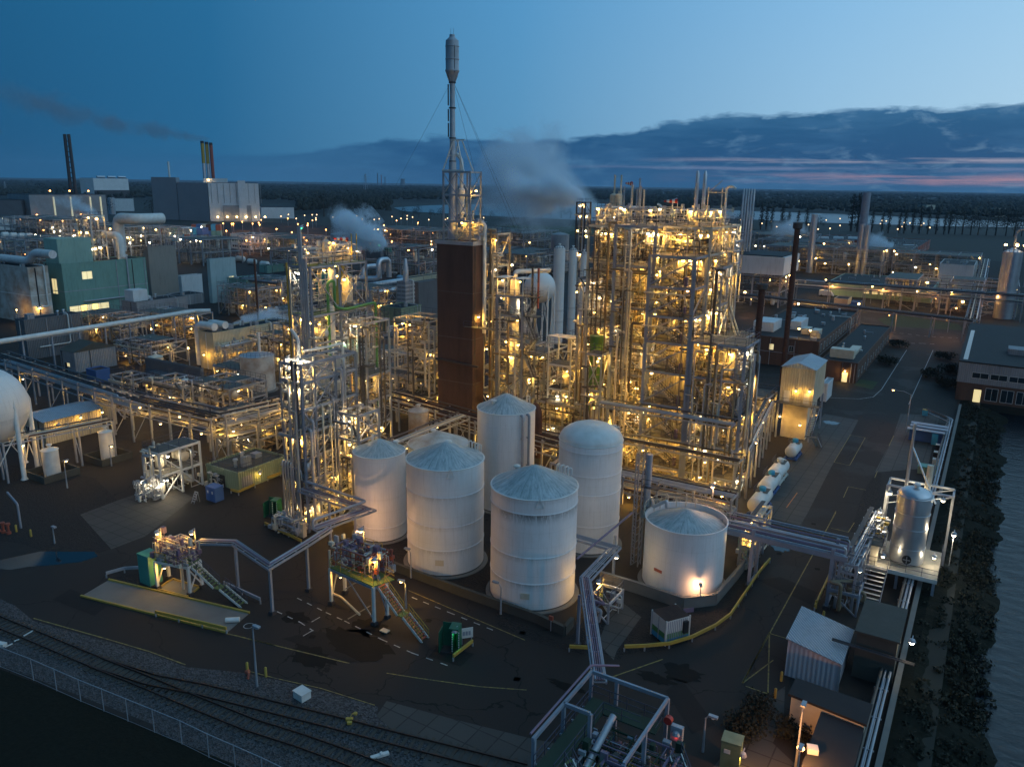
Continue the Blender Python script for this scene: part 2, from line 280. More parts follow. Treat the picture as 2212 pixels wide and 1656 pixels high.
# ---------------------------------------------------------------- mesh builder
ORG={}
class _T(dict):
    def __missing__(s,n): s[n]=[(math.cos(2*math.pi*i/n),math.sin(2*math.pi*i/n)) for i in range(n)]; return s[n]
TBL=_T()
class MB:
    def __init__(s): s.v=[];s.f=[];s.mi=[];s.m=0
    def face(s,*i): s.f.append(i); s.mi.append(s.m)
    def hexa(s,p):
        b=len(s.v); s.v+= [tuple(q) for q in p]
        for q in ((0,3,2,1),(4,5,6,7),(0,1,5,4),(1,2,6,5),(2,3,7,6),(3,0,4,7)): s.face(*[b+k for k in q])
        return s
    def box(s,x0,x1,y0,y1,z0,z1):
        return s.hexa([(x0,y0,z0),(x1,y0,z0),(x1,y1,z0),(x0,y1,z0),(x0,y0,z1),(x1,y0,z1),(x1,y1,z1),(x0,y1,z1)])
    def cbox(s,c,sz,rz=0):
        ca,sa=math.cos(rz),math.sin(rz); a,b,h=sz[0]/2,sz[1]/2,sz[2]
        P=[(c[0]+x*ca-y*sa,c[1]+x*sa+y*ca) for x,y in ((-a,-b),(a,-b),(a,b),(-a,b))]
        return s.hexa([(x,y,c[2]) for x,y in P]+[(x,y,c[2]+h) for x,y in P])
    def prism(s,pts,z0,z1):
        n=len(pts); b=len(s.v); s.v+=[(p[0],p[1],z0) for p in pts]+[(p[0],p[1],z1) for p in pts]
        s.face(*[b+n-1-i for i in range(n)]); s.face(*[b+n+i for i in range(n)])
        for i in range(n): j=(i+1)%n; s.face(b+i,b+j,b+n+j,b+n+i)
        return s
    def bar(s,p,q,w=.2,h=None):
        h=h or w; p=Vector(p);q=Vector(q); d=(q-p)
        if d.length<1e-5: return s
        d.normalize(); up=Vector((0,0,1)) if abs(d.z)<.95 else Vector((0,1,0))
        a=d.cross(up).normalized()*w/2; c=a.cross(d).normalized()*h/2
        return s.hexa([p-a-c,p+a-c,p+a+c,p-a+c,q-a-c,q+a-c,q+a+c,q-a+c])
    def ring(s,c,a,bv,r,n):
        b=len(s.v)
        for co,si in TBL[n]: s.v.append((c[0]+(a.x*co+bv.x*si)*r,c[1]+(a.y*co+bv.y*si)*r,c[2]+(a.z*co+bv.z*si)*r))
        return b
    def pipe(s,pts,r=.1,n=6,cap=True,bend=None):
        pts=[Vector(p) for p in pts]
        if bend:       # round the corners
            q=[pts[0]]
            for i in range(1,len(pts)-1):
                a,b,c=pts[i-1],pts[i],pts[i+1]; d1=(a-b);d2=(c-b); l=min(bend,d1.length*.45,d2.length*.45)
                if l<1e-3: q.append(b); continue
                d1.normalize();d2.normalize()
                for t in (0,.25,.5,.75,1): q.append((b+d1*l)*(1-t)**2+b*2*t*(1-t)+(b+d2*l)*t*t)
            q.append(pts[-1]); pts=q
        prev=None; up=Vector((.13,.21,.97)).normalized()
        for i,p in enumerate(pts):
            if i==0: d=pts[1]-p
            elif i==len(pts)-1: d=p-pts[i-1]
            else: d=(pts[i+1]-p).normalized()+(p-pts[i-1]).normalized()
            if d.length<1e-6: d=Vector((0,0,1))
            d.normalize(); a=d.cross(up)
            if a.length<.15: a=d.cross(Vector((1,0,0)))
            if prev is not None:
                a=prev-d*prev.dot(d)
            a.normalize(); prev=a; bb=d.cross(a); k=s.ring(p,a,bb,r,n)
            if i>0:
                for j in range(n): j2=(j+1)%n; s.face(k-n+j,k-n+j2,k+j2,k+j)
            elif cap: s.face(*[k+n-1-j for j in range(n)])
        if cap: s.face(*[k+j for j in range(n)])
        return s
    def lathe(s,c,prof,n=24,axis='z',cap=True):
        base=len(s.v)
        for r,h in prof:
            for co,si in TBL[n]:
                if axis=='z': s.v.append((c[0]+r*co,c[1]+r*si,c[2]+h))
                elif axis=='x': s.v.append((c[0]+h,c[1]+r*co,c[2]+r*si))
                else: s.v.append((c[0]+r*si,c[1]+h,c[2]+r*co))
        for k in range(len(prof)-1):
            for j in range(n):
                j2=(j+1)%n; s.face(base+k*n+j,base+k*n+j2,base+(k+1)*n+j2,base+(k+1)*n+j)
        if cap:
            s.face(*[base+n-1-j for j in range(n)]); e=base+(len(prof)-1)*n; s.face(*[e+j for j in range(n)])
        return s
    def ball(s,c,r,n=12,m=6,sz=1):
        return s.lathe(c,[(max(r*math.sin(math.pi*k/m),.001),-r*sz*math.cos(math.pi*k/m)) for k in range(m+1)],n)
    def build(s,name,mats,parent=None,smooth=False,loc=None):
        if not isinstance(mats,(list,tuple)): mats=[mats]
        o3=ORG.get(parent.name,(0,0,0)) if parent else (loc or (0,0,0))
        me=bpy.data.meshes.new(name)
        if o3[0] or o3[1] or o3[2]: vs=[(a-o3[0],b-o3[1],c-o3[2]) for a,b,c in s.v]
        else: vs=s.v
        me.from_pydata(vs,[],s.f)
        for m in mats: me.materials.append(M[m] if isinstance(m,str) else m)
        if len(mats)>1: me.polygons.foreach_set('material_index',s.mi)
        if smooth: me.polygons.foreach_set('use_smooth',[True]*len(me.polygons))
        if smooth:
            try: me.set_sharp_from_angle(angle=rad(38))
            except Exception: pass
        o=bpy.data.objects.new(name,me); SC.collection.objects.link(o)
        if parent: o.parent=parent; ORG[o.name]=o3
        else: o.location=o3; ORG[o.name]=o3
        return o
def tag(o,label,cat,group=None,kind=None):
    if label: o['label']=label
    if cat: o['category']=cat
    if group: o['group']=group
    if kind: o['kind']=kind
    return o
def thing(name,label,cat,loc=(0,0,0),group=None):
    o=bpy.data.objects.new(name,None); o.empty_display_size=.5; SC.collection.objects.link(o); o.location=loc; ORG[o.name]=tuple(loc)
    return tag(o,label,cat,group)
def structure(o): o['kind']='structure'; return o
def copy_tree(o,parent=None,loc=None):
    c=o.copy(); SC.collection.objects.link(c)
    if parent: c.parent=parent
    if loc is not None: c.location=loc
    for ch in list(o.children): copy_tree(ch,c)
    return c
# ---------------------------------------------------------------- lamps
LN={}
NL=[0]
def lampmesh(key,fn,mats):
    if key not in LN:
        b=MB(); fn(b); me=bpy.data.meshes.new(key[0]); me.from_pydata(b.v,[],b.f)
        for m in mats: me.materials.append(M[m])
        LN[key]=me
    return LN[key]
LCOL={'bulb':(1,.52,.075),'bulbp':(1,.50,.22),'bulbw':(1,.80,.50),'bulbo':(1,.42,.12),'bulbg':(.05,1,.35),'bulbr':(1,.06,.04),'bulbf':(1,.62,.3)}
def lamp(parent,p,kind='bulb',W_=260,r=.17,post=0,light=True,hood=True):
    """floodlight head with its bulb, child of parent, at world point p"""
    o3=ORG.get(parent.name,(0,0,0))
    def hd(b):
        b.lathe((0,0,0),[(.10,.42),(.24,.34),(.34,.12),(.33,.10),(.20,.14)],8,cap=True)
        b.bar((0,0,.4),(0,.45,.5),.07)
        if post: b.bar((0,.45,.52),(0,.45,-post),.09)
    h=bpy.data.objects.new('lamp',lampmesh(('lamp',round(post,1)),hd,['steel'])); SC.collection.objects.link(h)
    h.parent=parent; h.location=(p[0]-o3[0],p[1]-o3[1],p[2]-o3[2]); ORG[h.name]=tuple(p)
    bo=bpy.data.objects.new('bulb',lampmesh(('bulb',round(r,2),kind),lambda b:b.ball((0,0,.02),r,8,5,.8),[kind])); SC.collection.objects.link(bo); bo.parent=h
    if light and W_:
        NL[0]+=1
        ld=LN.get((kind,W_))
        if ld is None:
            ld=bpy.data.lights.new('lamp_light','POINT'); ld.energy=W_; ld.color=LCOL[kind]; ld.shadow_soft_size=.18; LN[(kind,W_)]=ld
        lo=bpy.data.objects.new('lamp_light',ld); SC.collection.objects.link(lo); lo.parent=h; lo.location=(0,0,-.25)
    return h
def street_lamp(p,h,label,kind='bulbo',W_=300,group=None,arm=1.2,dirx=(1,0),light=True,name='street_lamp',r=.2,mt='steel'):
    t=thing(name,label,'lamp',p,group); d=Vector((dirx[0],dirx[1],0)).normalized()
    b=MB(); b.lathe(p,[(.12,0),(.10,h*.3),(.06,h)],8); b.pipe([(p[0],p[1],p[2]+h-.1),(p[0]+d.x*arm*.4,p[1]+d.y*arm*.4,p[2]+h+.35),(p[0]+d.x*arm,p[1]+d.y*arm,p[2]+h+.35)],.05,6); b.build('pole',mt,t,True)
    q=Vector((p[0],p[1],p[2]+h+.33))+d*arm
    b=MB(); b.cbox((q.x,q.y,q.z-.03),(.75,.34,.16),math.atan2(d.y,d.x)); hd=b.build('lamp_head',mt,t)
    b=MB(); b.ball((q.x,q.y,q.z-.06),r,8,4,.6); b.build('bulb',kind,hd)
    if light and W_:
        NL[0]+=1; ld=bpy.data.lights.new('lamp_light','POINT'); ld.energy=W_; ld.color=LCOL[kind]; ld.shadow_soft_size=.2
        lo=bpy.data.objects.new('lamp_light',ld); SC.collection.objects.link(lo); lo.parent=t; lo.location=(q.x-p[0],q.y-p[1],q.z-p[2]-.35)
    return t
# ---------------------------------------------------------------- survey crops: (crop, x, y) -> overview pixel
ZM=dict(A=(0,450,2.011),B=(0,1200,1.8433),C=(1000,450,2.011),D=(1000,1200,1.9482),E=(0,1950,1.4827),F=(1000,1950,1.4827),
 G=(2000,650,2.011),H=(2000,1350,2.011),I=(2950,700,1.9302),J=(2950,1400,1.8403),K=(2000,2050,1.6282),L=(2950,2050,1.6283),
 P=(1080,950,2.76),Q=(1080,1400,2.0708),S=(2350,700,3.6867),T=(2450,1080,3.403),U=(2450,1540,2.957))
def Z(k,a,b):
    x0,y0,s=ZM[k]; q=2212/4096; return ((x0+a/s)*q,(y0+b/s)*q)
def gz(k,a,b,z=0.0): return at(*Z(k,a,b),z)
def poly(k,pts,z=0.0): return [gz(k,a,b,0)+Vector((0,0,z)) for a,b in pts]
def sheet(name,pts,z,m,kind='structure',sub=False):
    b=MB(); n=len(pts); b.v=[(p[0],p[1],z) for p in pts]
    area=sum(pts[i][0]*pts[(i+1)%n][1]-pts[(i+1)%n][0]*pts[i][1] for i in range(n))
    b.face(*(range(n) if area>0 else range(n-1,-1,-1))); o=b.build(name,m); o['kind']=kind; return o
def strip(name,pts,w,z,m,dash=None,kind='structure'):
    b=MB(); b=strip_into(b,pts,w,z,dash); o=b.build(name,m); 
    if kind: o['kind']=kind
    return o
def strip_into(b,pts,w,z,dash=None):
    for p,q in zip(pts[:-1],pts[1:]):
        p=Vector((p[0],p[1],z)); q=Vector((q[0],q[1],z)); L=(q-p).length; d=(q-p)/L; n=Vector((-d.y,d.x,0))*w/2
        segs=[(0,L)] if not dash else [(t,min(t+dash[0],L)) for t in [i*(dash[0]+dash[1]) for i in range(int(L/(dash[0]+dash[1]))+1)]]
        for a,c in segs:
            k=len(b.v); b.v+=[tuple(p+d*a-n),tuple(p+d*c-n),tuple(p+d*c+n),tuple(p+d*a+n)]; b.face(k,k+1,k+2,k+3)
    return b
# ---------------------------------------------------------------- ground, water, roads
CX0,CX1,CY0,CY1=1.2,70,-200,196
b=MB()
def q4(x0,x1,y0,y1):
    k=len(b.v); b.v+=[(x0,y0,0),(x1,y0,0),(x1,y1,0),(x0,y1,0)]; b.face(k,k+1,k+2,k+3)
BIG=30000
q4(-BIG,CX0,-400,BIG); q4(CX1,BIG,-400,BIG); q4(CX0,CX1,CY1,BIG); q4(CX0,CX1,-400,CY0)
# canal bed sides
k=len(b.v); b.v+=[(CX0,CY0,0),(CX0,CY1,0),(CX0,CY1,-4),(CX0,CY0,-4),(CX1,CY0,0),(CX1,CY1,0),(CX1,CY1,-4),(CX1,CY0,-4)]
b.face(k,k+1,k+2,k+3); b.face(k+4,k+7,k+6,k+5); b.face(k+1,k+5,k+6,k+2)
structure(b.build('ground','land'))
sheet('water',[(CX0,CY0),(CX1,CY0),(CX1,CY1),(CX0,CY1)],-1.6,'water')
sheet('lake',[at(*p) for p in [(850,449),(930,444),(1140,438.5),(1240,438),(1330,441),(1330,480),(1075,468),(985,463),(870,457)]],.5,'lake')
sheet('river',[at(*p) for p in [(1540,453),(1730,460),(1873,465),(2040,473),(2212,480.5),(2300,485),(2300,494),(2020,489),(1750,481),(1540,471)]],.5,'lake')
# works yard
sheet('yard',[(-420,30),(-2.2,30),(-2.2,330),(-420,420)],.02,'asph')
sheet('yard_apron',[(-420,420),(-2,330),(60,330),(60,620),(-700,620),(-700,120),(-420,60)],.012,'soil')
# canal bank (sloping, overgrown)
b=MB(); NY=200
prof=[(-2.6,.05),(-1.2,.25),(.5,-.2),(2.6,-.9),(4.6,-1.7),(6.2,-2.4)]
for j in range(NY+1):
    yy=20+j*(176/NY); off=1.1*math.sin(yy*.21)+.6*math.sin(yy*.63+1)+.4*R.random()
    for i,(xx,zz) in enumerate(prof): b.v.append((xx+(off*.9+.2*R.random() if i>1 else 0)+(.012*(yy-100)*(i/5)), yy, zz+(.12*R.random() if 0<i else 0)))
for j in range(NY):
    for i in range(len(prof)-1):
        a=j*6+i; b.face(a,a+1,a+7,a+6)
structure(b.build('canal_bank','grassm'))
# undergrowth on the bank: leafy clumps
def leafclump(b,c,r,n,rr,sz=.22,fl=.7):
    for _ in range(n):
        v=Vector((rr.gauss(0,1),rr.gauss(0,1),rr.gauss(0,1))); v.normalize(); v*=r*(rr.random()**.4); v.z*=fl
        p=Vector(c)+v; a=Vector((rr.gauss(0,1),rr.gauss(0,1),rr.gauss(0,1))).normalized(); d=a.cross(Vector((rr.gauss(0,1),rr.gauss(0,1),rr.gauss(0,1)))).normalized()
        s=sz*(.6+rr.random()); k=len(b.v); b.v+=[tuple(p+a*s),tuple(p+d*s*.6),tuple(p-a*s),tuple(p-d*s*.6)]; b.face(k,k+1,k+2,k+3)
b=MB()
for i in range(1000):
    yy=R.uniform(40,192); xx=R.choice([R.uniform(-1.5,4.6),R.uniform(1.8,5.2)]); zz=-.2-.36*max(0,xx-.5)
    leafclump(b,(xx,yy,zz+.35),R.uniform(.35,1.0),34,R,.17)
o=b.build('undergrowth','leaf'); tag(o,'dark scrub and tall weeds covering the sloping bank beside the canal','undergrowth',kind='stuff')
# railway ballast, grass verge
sheet('railway_ballast',poly('E',[(-300,520),(90,700),(200,790),(660,918),(900,985),(1100,1062)])+poly('F',[(-30,1098),(150,1138),(420,1200),(760,1300),(750,1352),(850,1440),(905,1475),(1080,1525),(1000,1700),(900,2200),(-200,2200)])+poly('E',[(900,1400),(0,1050),(-300,900)]),.030,'ballast')
sheet('grass_verge',poly('E',[(-300,960),(0,1075),(500,1270),(1000,1480),(1560,1710),(1560,2300),(-600,2300)]),.034,'grassm')
sheet('crossing_slabs',poly('F',[(750,1352),(810,1265),(1190,1368),(1700,1495)])+poly('K',[(370,1500),(380,1660),(250,1900),(-400,1900)])+poly('F',[(900,1900),(1080,1525),(905,1475),(840,1432)]),.040,'slabs')
sheet('dark_soil_patch',poly('E',[(-400,-200),(560,-60),(700,80),(480,160),(590,240),(660,365),(590,385),(240,370),(120,330),(-400,260)]),.028,'soil')
sheet('puddle',poly('E',[(0,430),(240,378),(560,380),(580,408),(480,440),(330,458),(160,470),(60,488),(-100,470)]),.033,'puddle')
sheet('slab_patch',poly('E',[(475,160),(700,75),(980,-20),(1150,60),(860,290),(660,365)]),.036,'slabs')
sheet('loading_pad',poly('E',[(480,645),(645,548),(1480,745),(1345,862)]),.038,'conc')
sheet('drip_tray_floor',poly('E',[(930,605),(1025,545),(1185,592),(1110,650)]),.041,'conc')
sheet('tank_pit_floor',poly('F',[(700,260),(1000,200),(1700,400),(1700,760),(1500,720),(820,500)]),.030,'soil')
sheet('stairs_soil_patch',poly('E',[(640,540),(820,505),(950,560),(930,605)]),.031,'soil')
sheet('slab_road_edge',poly('J',[(640,470),(890,515),(835,620),(690,860),(470,1290),(170,1215),(300,900),(440,690)]),.036,'slabs')
sheet('slab_road_side',poly('J',[(1140,655),(1440,690),(1490,480),(1200,470)])+[],.036,'slabs')
sheet('slab_strip',poly('J',[(1140,655),(1440,690),(1400,870),(1010,900)]),.040,'slabs')
sheet('tank_skid_soil',poly('J',[(1020,900),(1060,900),(1030,1350),(830,1340),(930,1030)]),.034,'soil')
sheet('lawn_strip',poly('I',[(1080,1110),(1250,1080),(1700,1150),(1760,1200),(1190,1170),(1130,1150)]),.034,'lawn')
sheet('lawn_corner',poly('J',[(900,215),(1035,235),(990,290),(860,260)]),.034,'lawn')
sheet('brick_paving',poly('K',[(720,640),(780,570),(920,680),(760,900),(740,960),(640,850)]),.035,'slabs')
sheet('verge_soil',poly('K',[(440,820),(760,600),(900,600),(1400,640),(1580,330),(1740,330),(1560,640),(1430,760),(1100,890),(810,920),(780,960),(640,900)]),.031,'soil')
sheet('rail_yard_soil',poly('K',[(-30,640),(360,830),(560,900),(560,930),(260,850),(-30,730)]),.030,'soil')
sheet('path_paving',poly('L',[(-160,1660),(220,1190),(310,1130),(300,1340),(230,1500),(400,1660)]),.033,'slabs')
# lines painted on the yard
def line(k,pts,w,m,dash=None,nm='painted_line'):
    return strip(nm,poly(k,pts),w,.046,m,dash)
line('E',[(200,775),(660,905),(880,970),(1100,1050)],.14,'ylw',None,'yellow_edge_line')
line('E',[(1345,865),(1631,935)],.14,'ylw',None,'yellow_edge_line'); line('F',[(0,900),(270,965),(590,1042)],.14,'ylw',None,'yellow_edge_line')
line('F',[(810,1100),(1000,1130),(1360,1180),(1640,1200)],.12,'ylw',None,'yellow_edge_line')
line('F',[(280,655),(450,740),(560,790),(780,900),(960,980),(1200,1065)],.13,'whl',(.8,.9),'dashed_line')
line('F',[(160,735),(300,800),(375,850)],.13,'whl',(.8,.9),'dashed_line')
line('F',[(960,650),(1180,740),(1440,845)],.13,'whl',(.8,.9),'dashed_line')
line('F',[(365,797),(415,768)],.12,'whl'); line('F',[(580,780),(715,700)],.2,'conc'); line('F',[(315,880),(375,845)],.12,'whl')
line('F',[(940,610),(1631,905)],.12,'ylw',None,'yellow_edge_line')
line('F',[(0,1090),(150,1130),(420,1190),(740,1290)],.10,'ylw',None,'yellow_edge_line')
line('K',[(730,1070),(1060,955)],.14,'ylw'); line('K',[(1600,1130),(1745,1180),(1755,780),(1580,1110),(1780,960)],.12,'ylw')
line('L',[(640,0),(410,420),(210,785),(30,1110)],.13,'ylw'); line('L',[(205,785),(320,820)],.12,'ylw'); line('L',[(600,410),(500,620)],.16,'ywl')
line('J',[(830,625),(940,645),(825,850),(710,825),(830,625)],.10,'ylw'); line('J',[(945,1030),(815,1005),(780,1085)],.10,'ylw')
line('J',[(725,1185),(665,1300)],.10,'ylw'); line('J',[(690,1310),(815,1340),(860,1270)],.10,'ylw'); line('J',[(1150,630),(1115,705)],.12,'ylw')
line('J',[(1030,890),(1010,940)],.12,'ylw'); line('J',[(440,1050),(360,1160)],.12,'orange')
line('J',[(1245,0),(1060,290),(1000,345),(900,360),(650,350)],.16,'whl',None,'kerb_line'); line('J',[(1440,0),(1290,330),(1260,400)],.16,'whl',None,'kerb_line')
line('I',[(1190,1215),(1500,1250),(1700,1258)],.3,'whl',(1.2,1.2),'road_marking'); line('I',[(1340,1300),(1420,1300),(1530,1306)],.3,'whl',(1.2,1.2),'road_marking')
# oil stains
def blob(k,a,c,rx_,ry_,m='stain',z=.043,seed=0):
    p=gz(k,a,c); rr=random.Random(seed); n=28
    sheet('road_stain',[(p.x+math.cos(t)*rx_*(1+.3*rr.uniform(-1,1)+.2*math.sin(3*t)),p.y+math.sin(t)*ry_*(1+.3*rr.uniform(-1,1))) for t in [i*2*math.pi/n for i in range(n)]],z,m)
blob('F',360,1000,2.6,1.4,seed=1); blob('F',270,770,1.6,1.0,seed=2); blob('F',640,930,3.8,2.2,seed=3); blob('K',1190,1050,1.7,1.5,seed=4)
blob('K',1010,1080,1.7,.8,seed=5); blob('K',440,1135,1.9,.5,seed=6); blob('J',690,535,1.6,1.2,'puddle',seed=8); blob('L',280,235,1.2,1.0,'puddle',seed=9); blob('F',700,830,2.2,1.6,seed=11)
rr=random.Random(77)
b=MB()
for (k,a,c) in (('F',850,545),('F',1060,790),('F',1615,860),('K',150,785),('K',110,1085),('F',800,860),('F',305,765),('F',370,885),('J',560,1280),('L',270,268),('L',520,368),('F',1585,1135),('E',1400,700)):
    p=gz(k,a,c); b.cbox((p.x,p.y,.044),(.6,.6,.006),.3)
o=structure(b.build('drain_covers','stain'))
for (k,pp) in (('F',[(190,895),(600,1040),(760,990),(420,850)]),('K',[(1080,1160),(1250,1440),(1400,1380),(1180,1080)]),('F',[(1120,930),(1330,985),(1250,1060),(1060,1000)]),('E',[(310,665),(420,600),(640,700),(560,760)]),('L',[(130,440),(280,420),(520,520),(480,600)])):
    sheet('asphalt_patch',poly(k,pp),.0425,mat('asphalt_patch_tar',(.010,.0095,.0105),.75,0,col2=(.014,.013,.013),scale=.8,spec=.2)) if False else sheet('asphalt_patch',poly(k,pp),.0425,'patch')
# ---------------------------------------------------------------- railway
def track(name,label,pts,n0):
    t=thing(name,label,'railway track',tuple(pts[0]))
    P=[Vector((p.x,p.y,0)) for p in pts]; segL=[(P[i+1]-P[i]).length for i in range(len(P)-1)]; T=sum(segL)
    def ev(s):
        i=0
        while i<len(segL)-1 and s>segL[i]: s-=segL[i]; i+=1
        d0=(P[min(i+1,len(P)-1)]-P[max(i-0,0)]).normalized(); return P[i]+(P[i+1]-P[i])*(s/segL[i]),d0
    for sg in (-1,1):
        b=MB(); L=[]
        for k in range(81):
            p,d=ev(T*k/80*.9999); n=Vector((-d.y,d.x,0)); L.append(p+n*sg*.7175+Vector((0,0,.22)))
        for p,q in zip(L[:-1],L[1:]): b.bar(p,q,.09,.16)
        b.build('rail','rtop',t)
    ns=min(99,int(T/.72))
    for k in range(ns):
        p,d=ev(T*(k+.5)/ns*.9999); b=MB(); b.cbox((p.x,p.y,.045),(2.5+.1*R.random(),.26,.08),math.atan2(d.y,d.x)+math.pi/2+R.uniform(-.02,.02)); b.build('sleeper','sleep',t)
E_=lambda *a:gz('E',*a); Fz=lambda *a:gz('F',*a)
track('railway_track','upper rail track curving away from the switch towards the concrete crossing slabs',[E_(-120,755),E_(0,808),E_(240,905),E_(560,1040),E_(900,1150),E_(1200,1208),Fz(0,1278),Fz(460,1392),Fz(870,1500),Fz(1080,1552),Fz(1631,1690)],0)
track('railway_track','lower rail track branching off nearest the chain link fence',[E_(560,1042),E_(800,1135),E_(1100,1260),Fz(-100,1375),Fz(0,1415),Fz(300,1510),Fz(550,1600),Fz(900,1740)],0)
# rail switch, relay box, white marker
t=thing('switch_lever','yellow rail switch mechanism beside the upper track','switch lever',tuple(Fz(590,1380)))
c=Fz(590,1385); b=MB(); b.cbox((c.x,c.y,.1),(.6,.3,.25),.6); b.cbox((c.x+.3,c.y-.3,.1),(.4,.3,.2),.6); b.build('switch_box','ywl',t)
b=MB(); b.pipe([(c.x,c.y,.3),(c.x+.06,c.y+.3,.6),(c.x+.1,c.y+.6,.5)],.04); b.lathe((c.x+.1,c.y+.65,.3),[(.02,0),(.18,.06),(.18,.2),(.02,.25)],10); b.build('lever','ywl',t)
def simple(name,label,cat,fn,m,group=None,smooth=False,loc=(0,0,0)):
    b=MB(); fn(b); return tag(b.build(name,m,smooth=smooth,loc=loc),label,cat,group)
c=Fz(310,1245)
t=thing('relay_cabinet','white concrete relay box on the ballast above the rail tracks','cabinet',tuple(c))
b=MB(); b.cbox((c.x,c.y,0),(1.25,1.0,.7),-.12); b.build('body','white',t); b=MB(); b.cbox((c.x,c.y,.7),(1.35,1.1,.08),-.12); b.build('lid','white',t)
c=Fz(770,1595); t=thing('rail_chock','white wheel stop block lying between the two rail tracks','rail stop',tuple(c))
b=MB(); b.cbox((c.x,c.y,.05),(1.5,.34,.2),1.0); b.build('block','white',t); b=MB(); b.cbox((c.x+.1,c.y+.1,.25),(.2,.36,.12),1.0); b.build('clamp','white',t)
c=E_(10,935); t=thing('buffer_block','white painted buffer block with white bars by the track at the picture edge','buffer block',tuple(c))
b=MB(); b.cbox((c.x,c.y,0),(.9,.5,.3),.3); b.build('block','white',t)
for a,q in (((30,950),(75,930)),((85,915),(115,905)),((140,885),(195,853))):
    b=MB(); b.bar(E_(*a)+Vector((0,0,.12)),E_(*q)+Vector((0,0,.12)),.12,.08); b.build('bar','white',t)
# chain link fence
t=thing('chain_link_fence','long grey chain link fence between the ballast and the dark grass','fence',tuple(E_(0,1060)))
fb=[E_(-200,990),E_(0,1062),E_(200,1142),E_(480,1268),E_(760,1385),E_(1080,1520),E_(1240,1600),E_(1560,1745),E_(1750,1840)]
mm=mat('chain_link',(.12,.17,.2),.6,.3,kind='mesh',alpha=.08); M['chain']=mm
for p,q in zip(fb[:-1],fb[1:]):
    L=(q-p).length; n=max(1,round(L/3.2))
    for i in range(n):
        a=p+(q-p)*i/n; b=MB(); b.pipe([a,a+Vector((0,0,2.3))],.04,6); b.build('post','steel',t)
    b=MB(); b.bar(p+Vector((0,0,2.25)),q+Vector((0,0,2.25)),.045); b.bar(p+Vector((0,0,.1)),q+Vector((0,0,.1)),.02); b.build('top_rail','steel',t)
    b=MB(); k=0; b.v+=[tuple(p+Vector((0,0,.1))),tuple(q+Vector((0,0,.1))),tuple(q+Vector((0,0,2.22))),tuple(p+Vector((0,0,2.22)))]; b.face(0,1,2,3); b.build('mesh_panel','chain',t)
# ---------------------------------------------------------------- tanks
def goose(b,c,h=1.0,w=.55,r=.09,d=(1,0)):
    x,y,z=c; b.pipe([(x,y,z),(x,y,z+h),(x+d[0]*w,y+d[1]*w,z+h),(x+d[0]*w,y+d[1]*w,z+.15)],r,6,bend=.25)
def tank(label,C,r,h,apex,rings=(),dome=False,m='tank',rm='troof',z0=0,rimwall=0,gooses=(),vents=((0,0),),n=64,name='storage_tank',ladder=None,foot=True):
    t=thing(name,label,'tank',(C[0],C[1],z0)); c=(C[0],C[1],z0)
    b=MB(); prof=[(r,.12),(r,h)]; 
    for q in sorted(rings): prof[-1:-1]=[(r,q-.07),(r+.06,q-.05),(r+.06,q+.05),(r,q+.07)]
    if dome: prof=prof[:-1]+[(r,h-.25),(r*.985,h-.02)]
    b.lathe(c,prof,n,cap=False); b.build('shell',m,t,True)
    b=MB()
    if dome: b.lathe(c,[(r*.985,h-.02)]+[(r*math.cos(a),h+(apex-h)*math.sin(a)) for a in [rad(x) for x in (8,16,26,38,50,62,74,86)]]+[(.01,apex)],n,cap=False)
    else:
        hr=h-rimwall; rr_=r-(.12 if rimwall else 0)
        b.lathe(c,[(rr_,hr),(rr_*.97,hr+.03),(rr_*.66,hr+(apex-hr)*.36),(rr_*.33,hr+(apex-hr)*.72),(.3,hr+(apex-hr)*.98),(.01,apex)],n,cap=False)
    b.build('roof',rm,t,True)
    if rimwall:
        b=MB(); b.lathe(c,[(r,h-.02),(r+.10,h-.02),(r+.10,h+.06),(r-.05,h+.06),(r-.05,h-rimwall)],n,cap=False); b.build('rim',m,t,True)
    else:
        b=MB(); b.lathe(c,[(r*.99,h-.10),(r+.03,h-.09),(r+.09,h-.02),(r*.985,h+.03)],n,cap=False); b.build('rim','white' if m.startswith('tank') else m,t,True)
    if foot:
        b=MB(); b.lathe(c,[(r+.55,0),(r+.5,.12),(r-.1,.14)],n,cap=False); b.build('foundation','conc',t)
        b=MB(); b.lathe(c,[(r+.02,.12),(r+.02,.24),(r-.1,.24)],n,cap=False); b.build('base_seal','dark',t)
    for a,q in vents:
        vr=abs(q)*r; vx,vy=c[0]+vr*math.cos(rad(a)),c[1]+vr*math.sin(rad(a)); vz=z0+h+(apex-h)*(1-abs(q))-.05
        b=MB(); b.lathe((vx,vy,vz),[(.22,0),(.22,.35),(.42,.38),(.42,.5),(.3,.58),(.05,.62)],16); b.build('vent','white',t,True)
    if gooses:
        for a,q,hh in gooses:
            vx,vy=c[0]+r*q*math.cos(rad(a)),c[1]+r*q*math.sin(rad(a)); b=MB(); goose(b,(vx,vy,z0+h-.05),hh,.5,.085,(math.cos(rad(a)),math.sin(rad(a)))); b.build('vent_pipe','white',t,True)
    if ladder is not None:
        a=rad(ladder); lx,ly=c[0]+(r+.2)*math.cos(a),c[1]+(r+.2)*math.sin(a); tx,ty=-math.sin(a)*.25,math.cos(a)*.25; b=MB()
        b.bar((lx+tx,ly+ty,z0),(lx+tx,ly+ty,z0+h+.9),.06); b.bar((lx-tx,ly-ty,z0),(lx-tx,ly-ty,z0+h+.9),.06)
        for k in range(int(h/.4)): b.bar((lx+tx,ly+ty,z0+.3+k*.4),(lx-tx,ly-ty,z0+.3+k*.4),.035)
        b.build('ladder','steel',t)
    return t
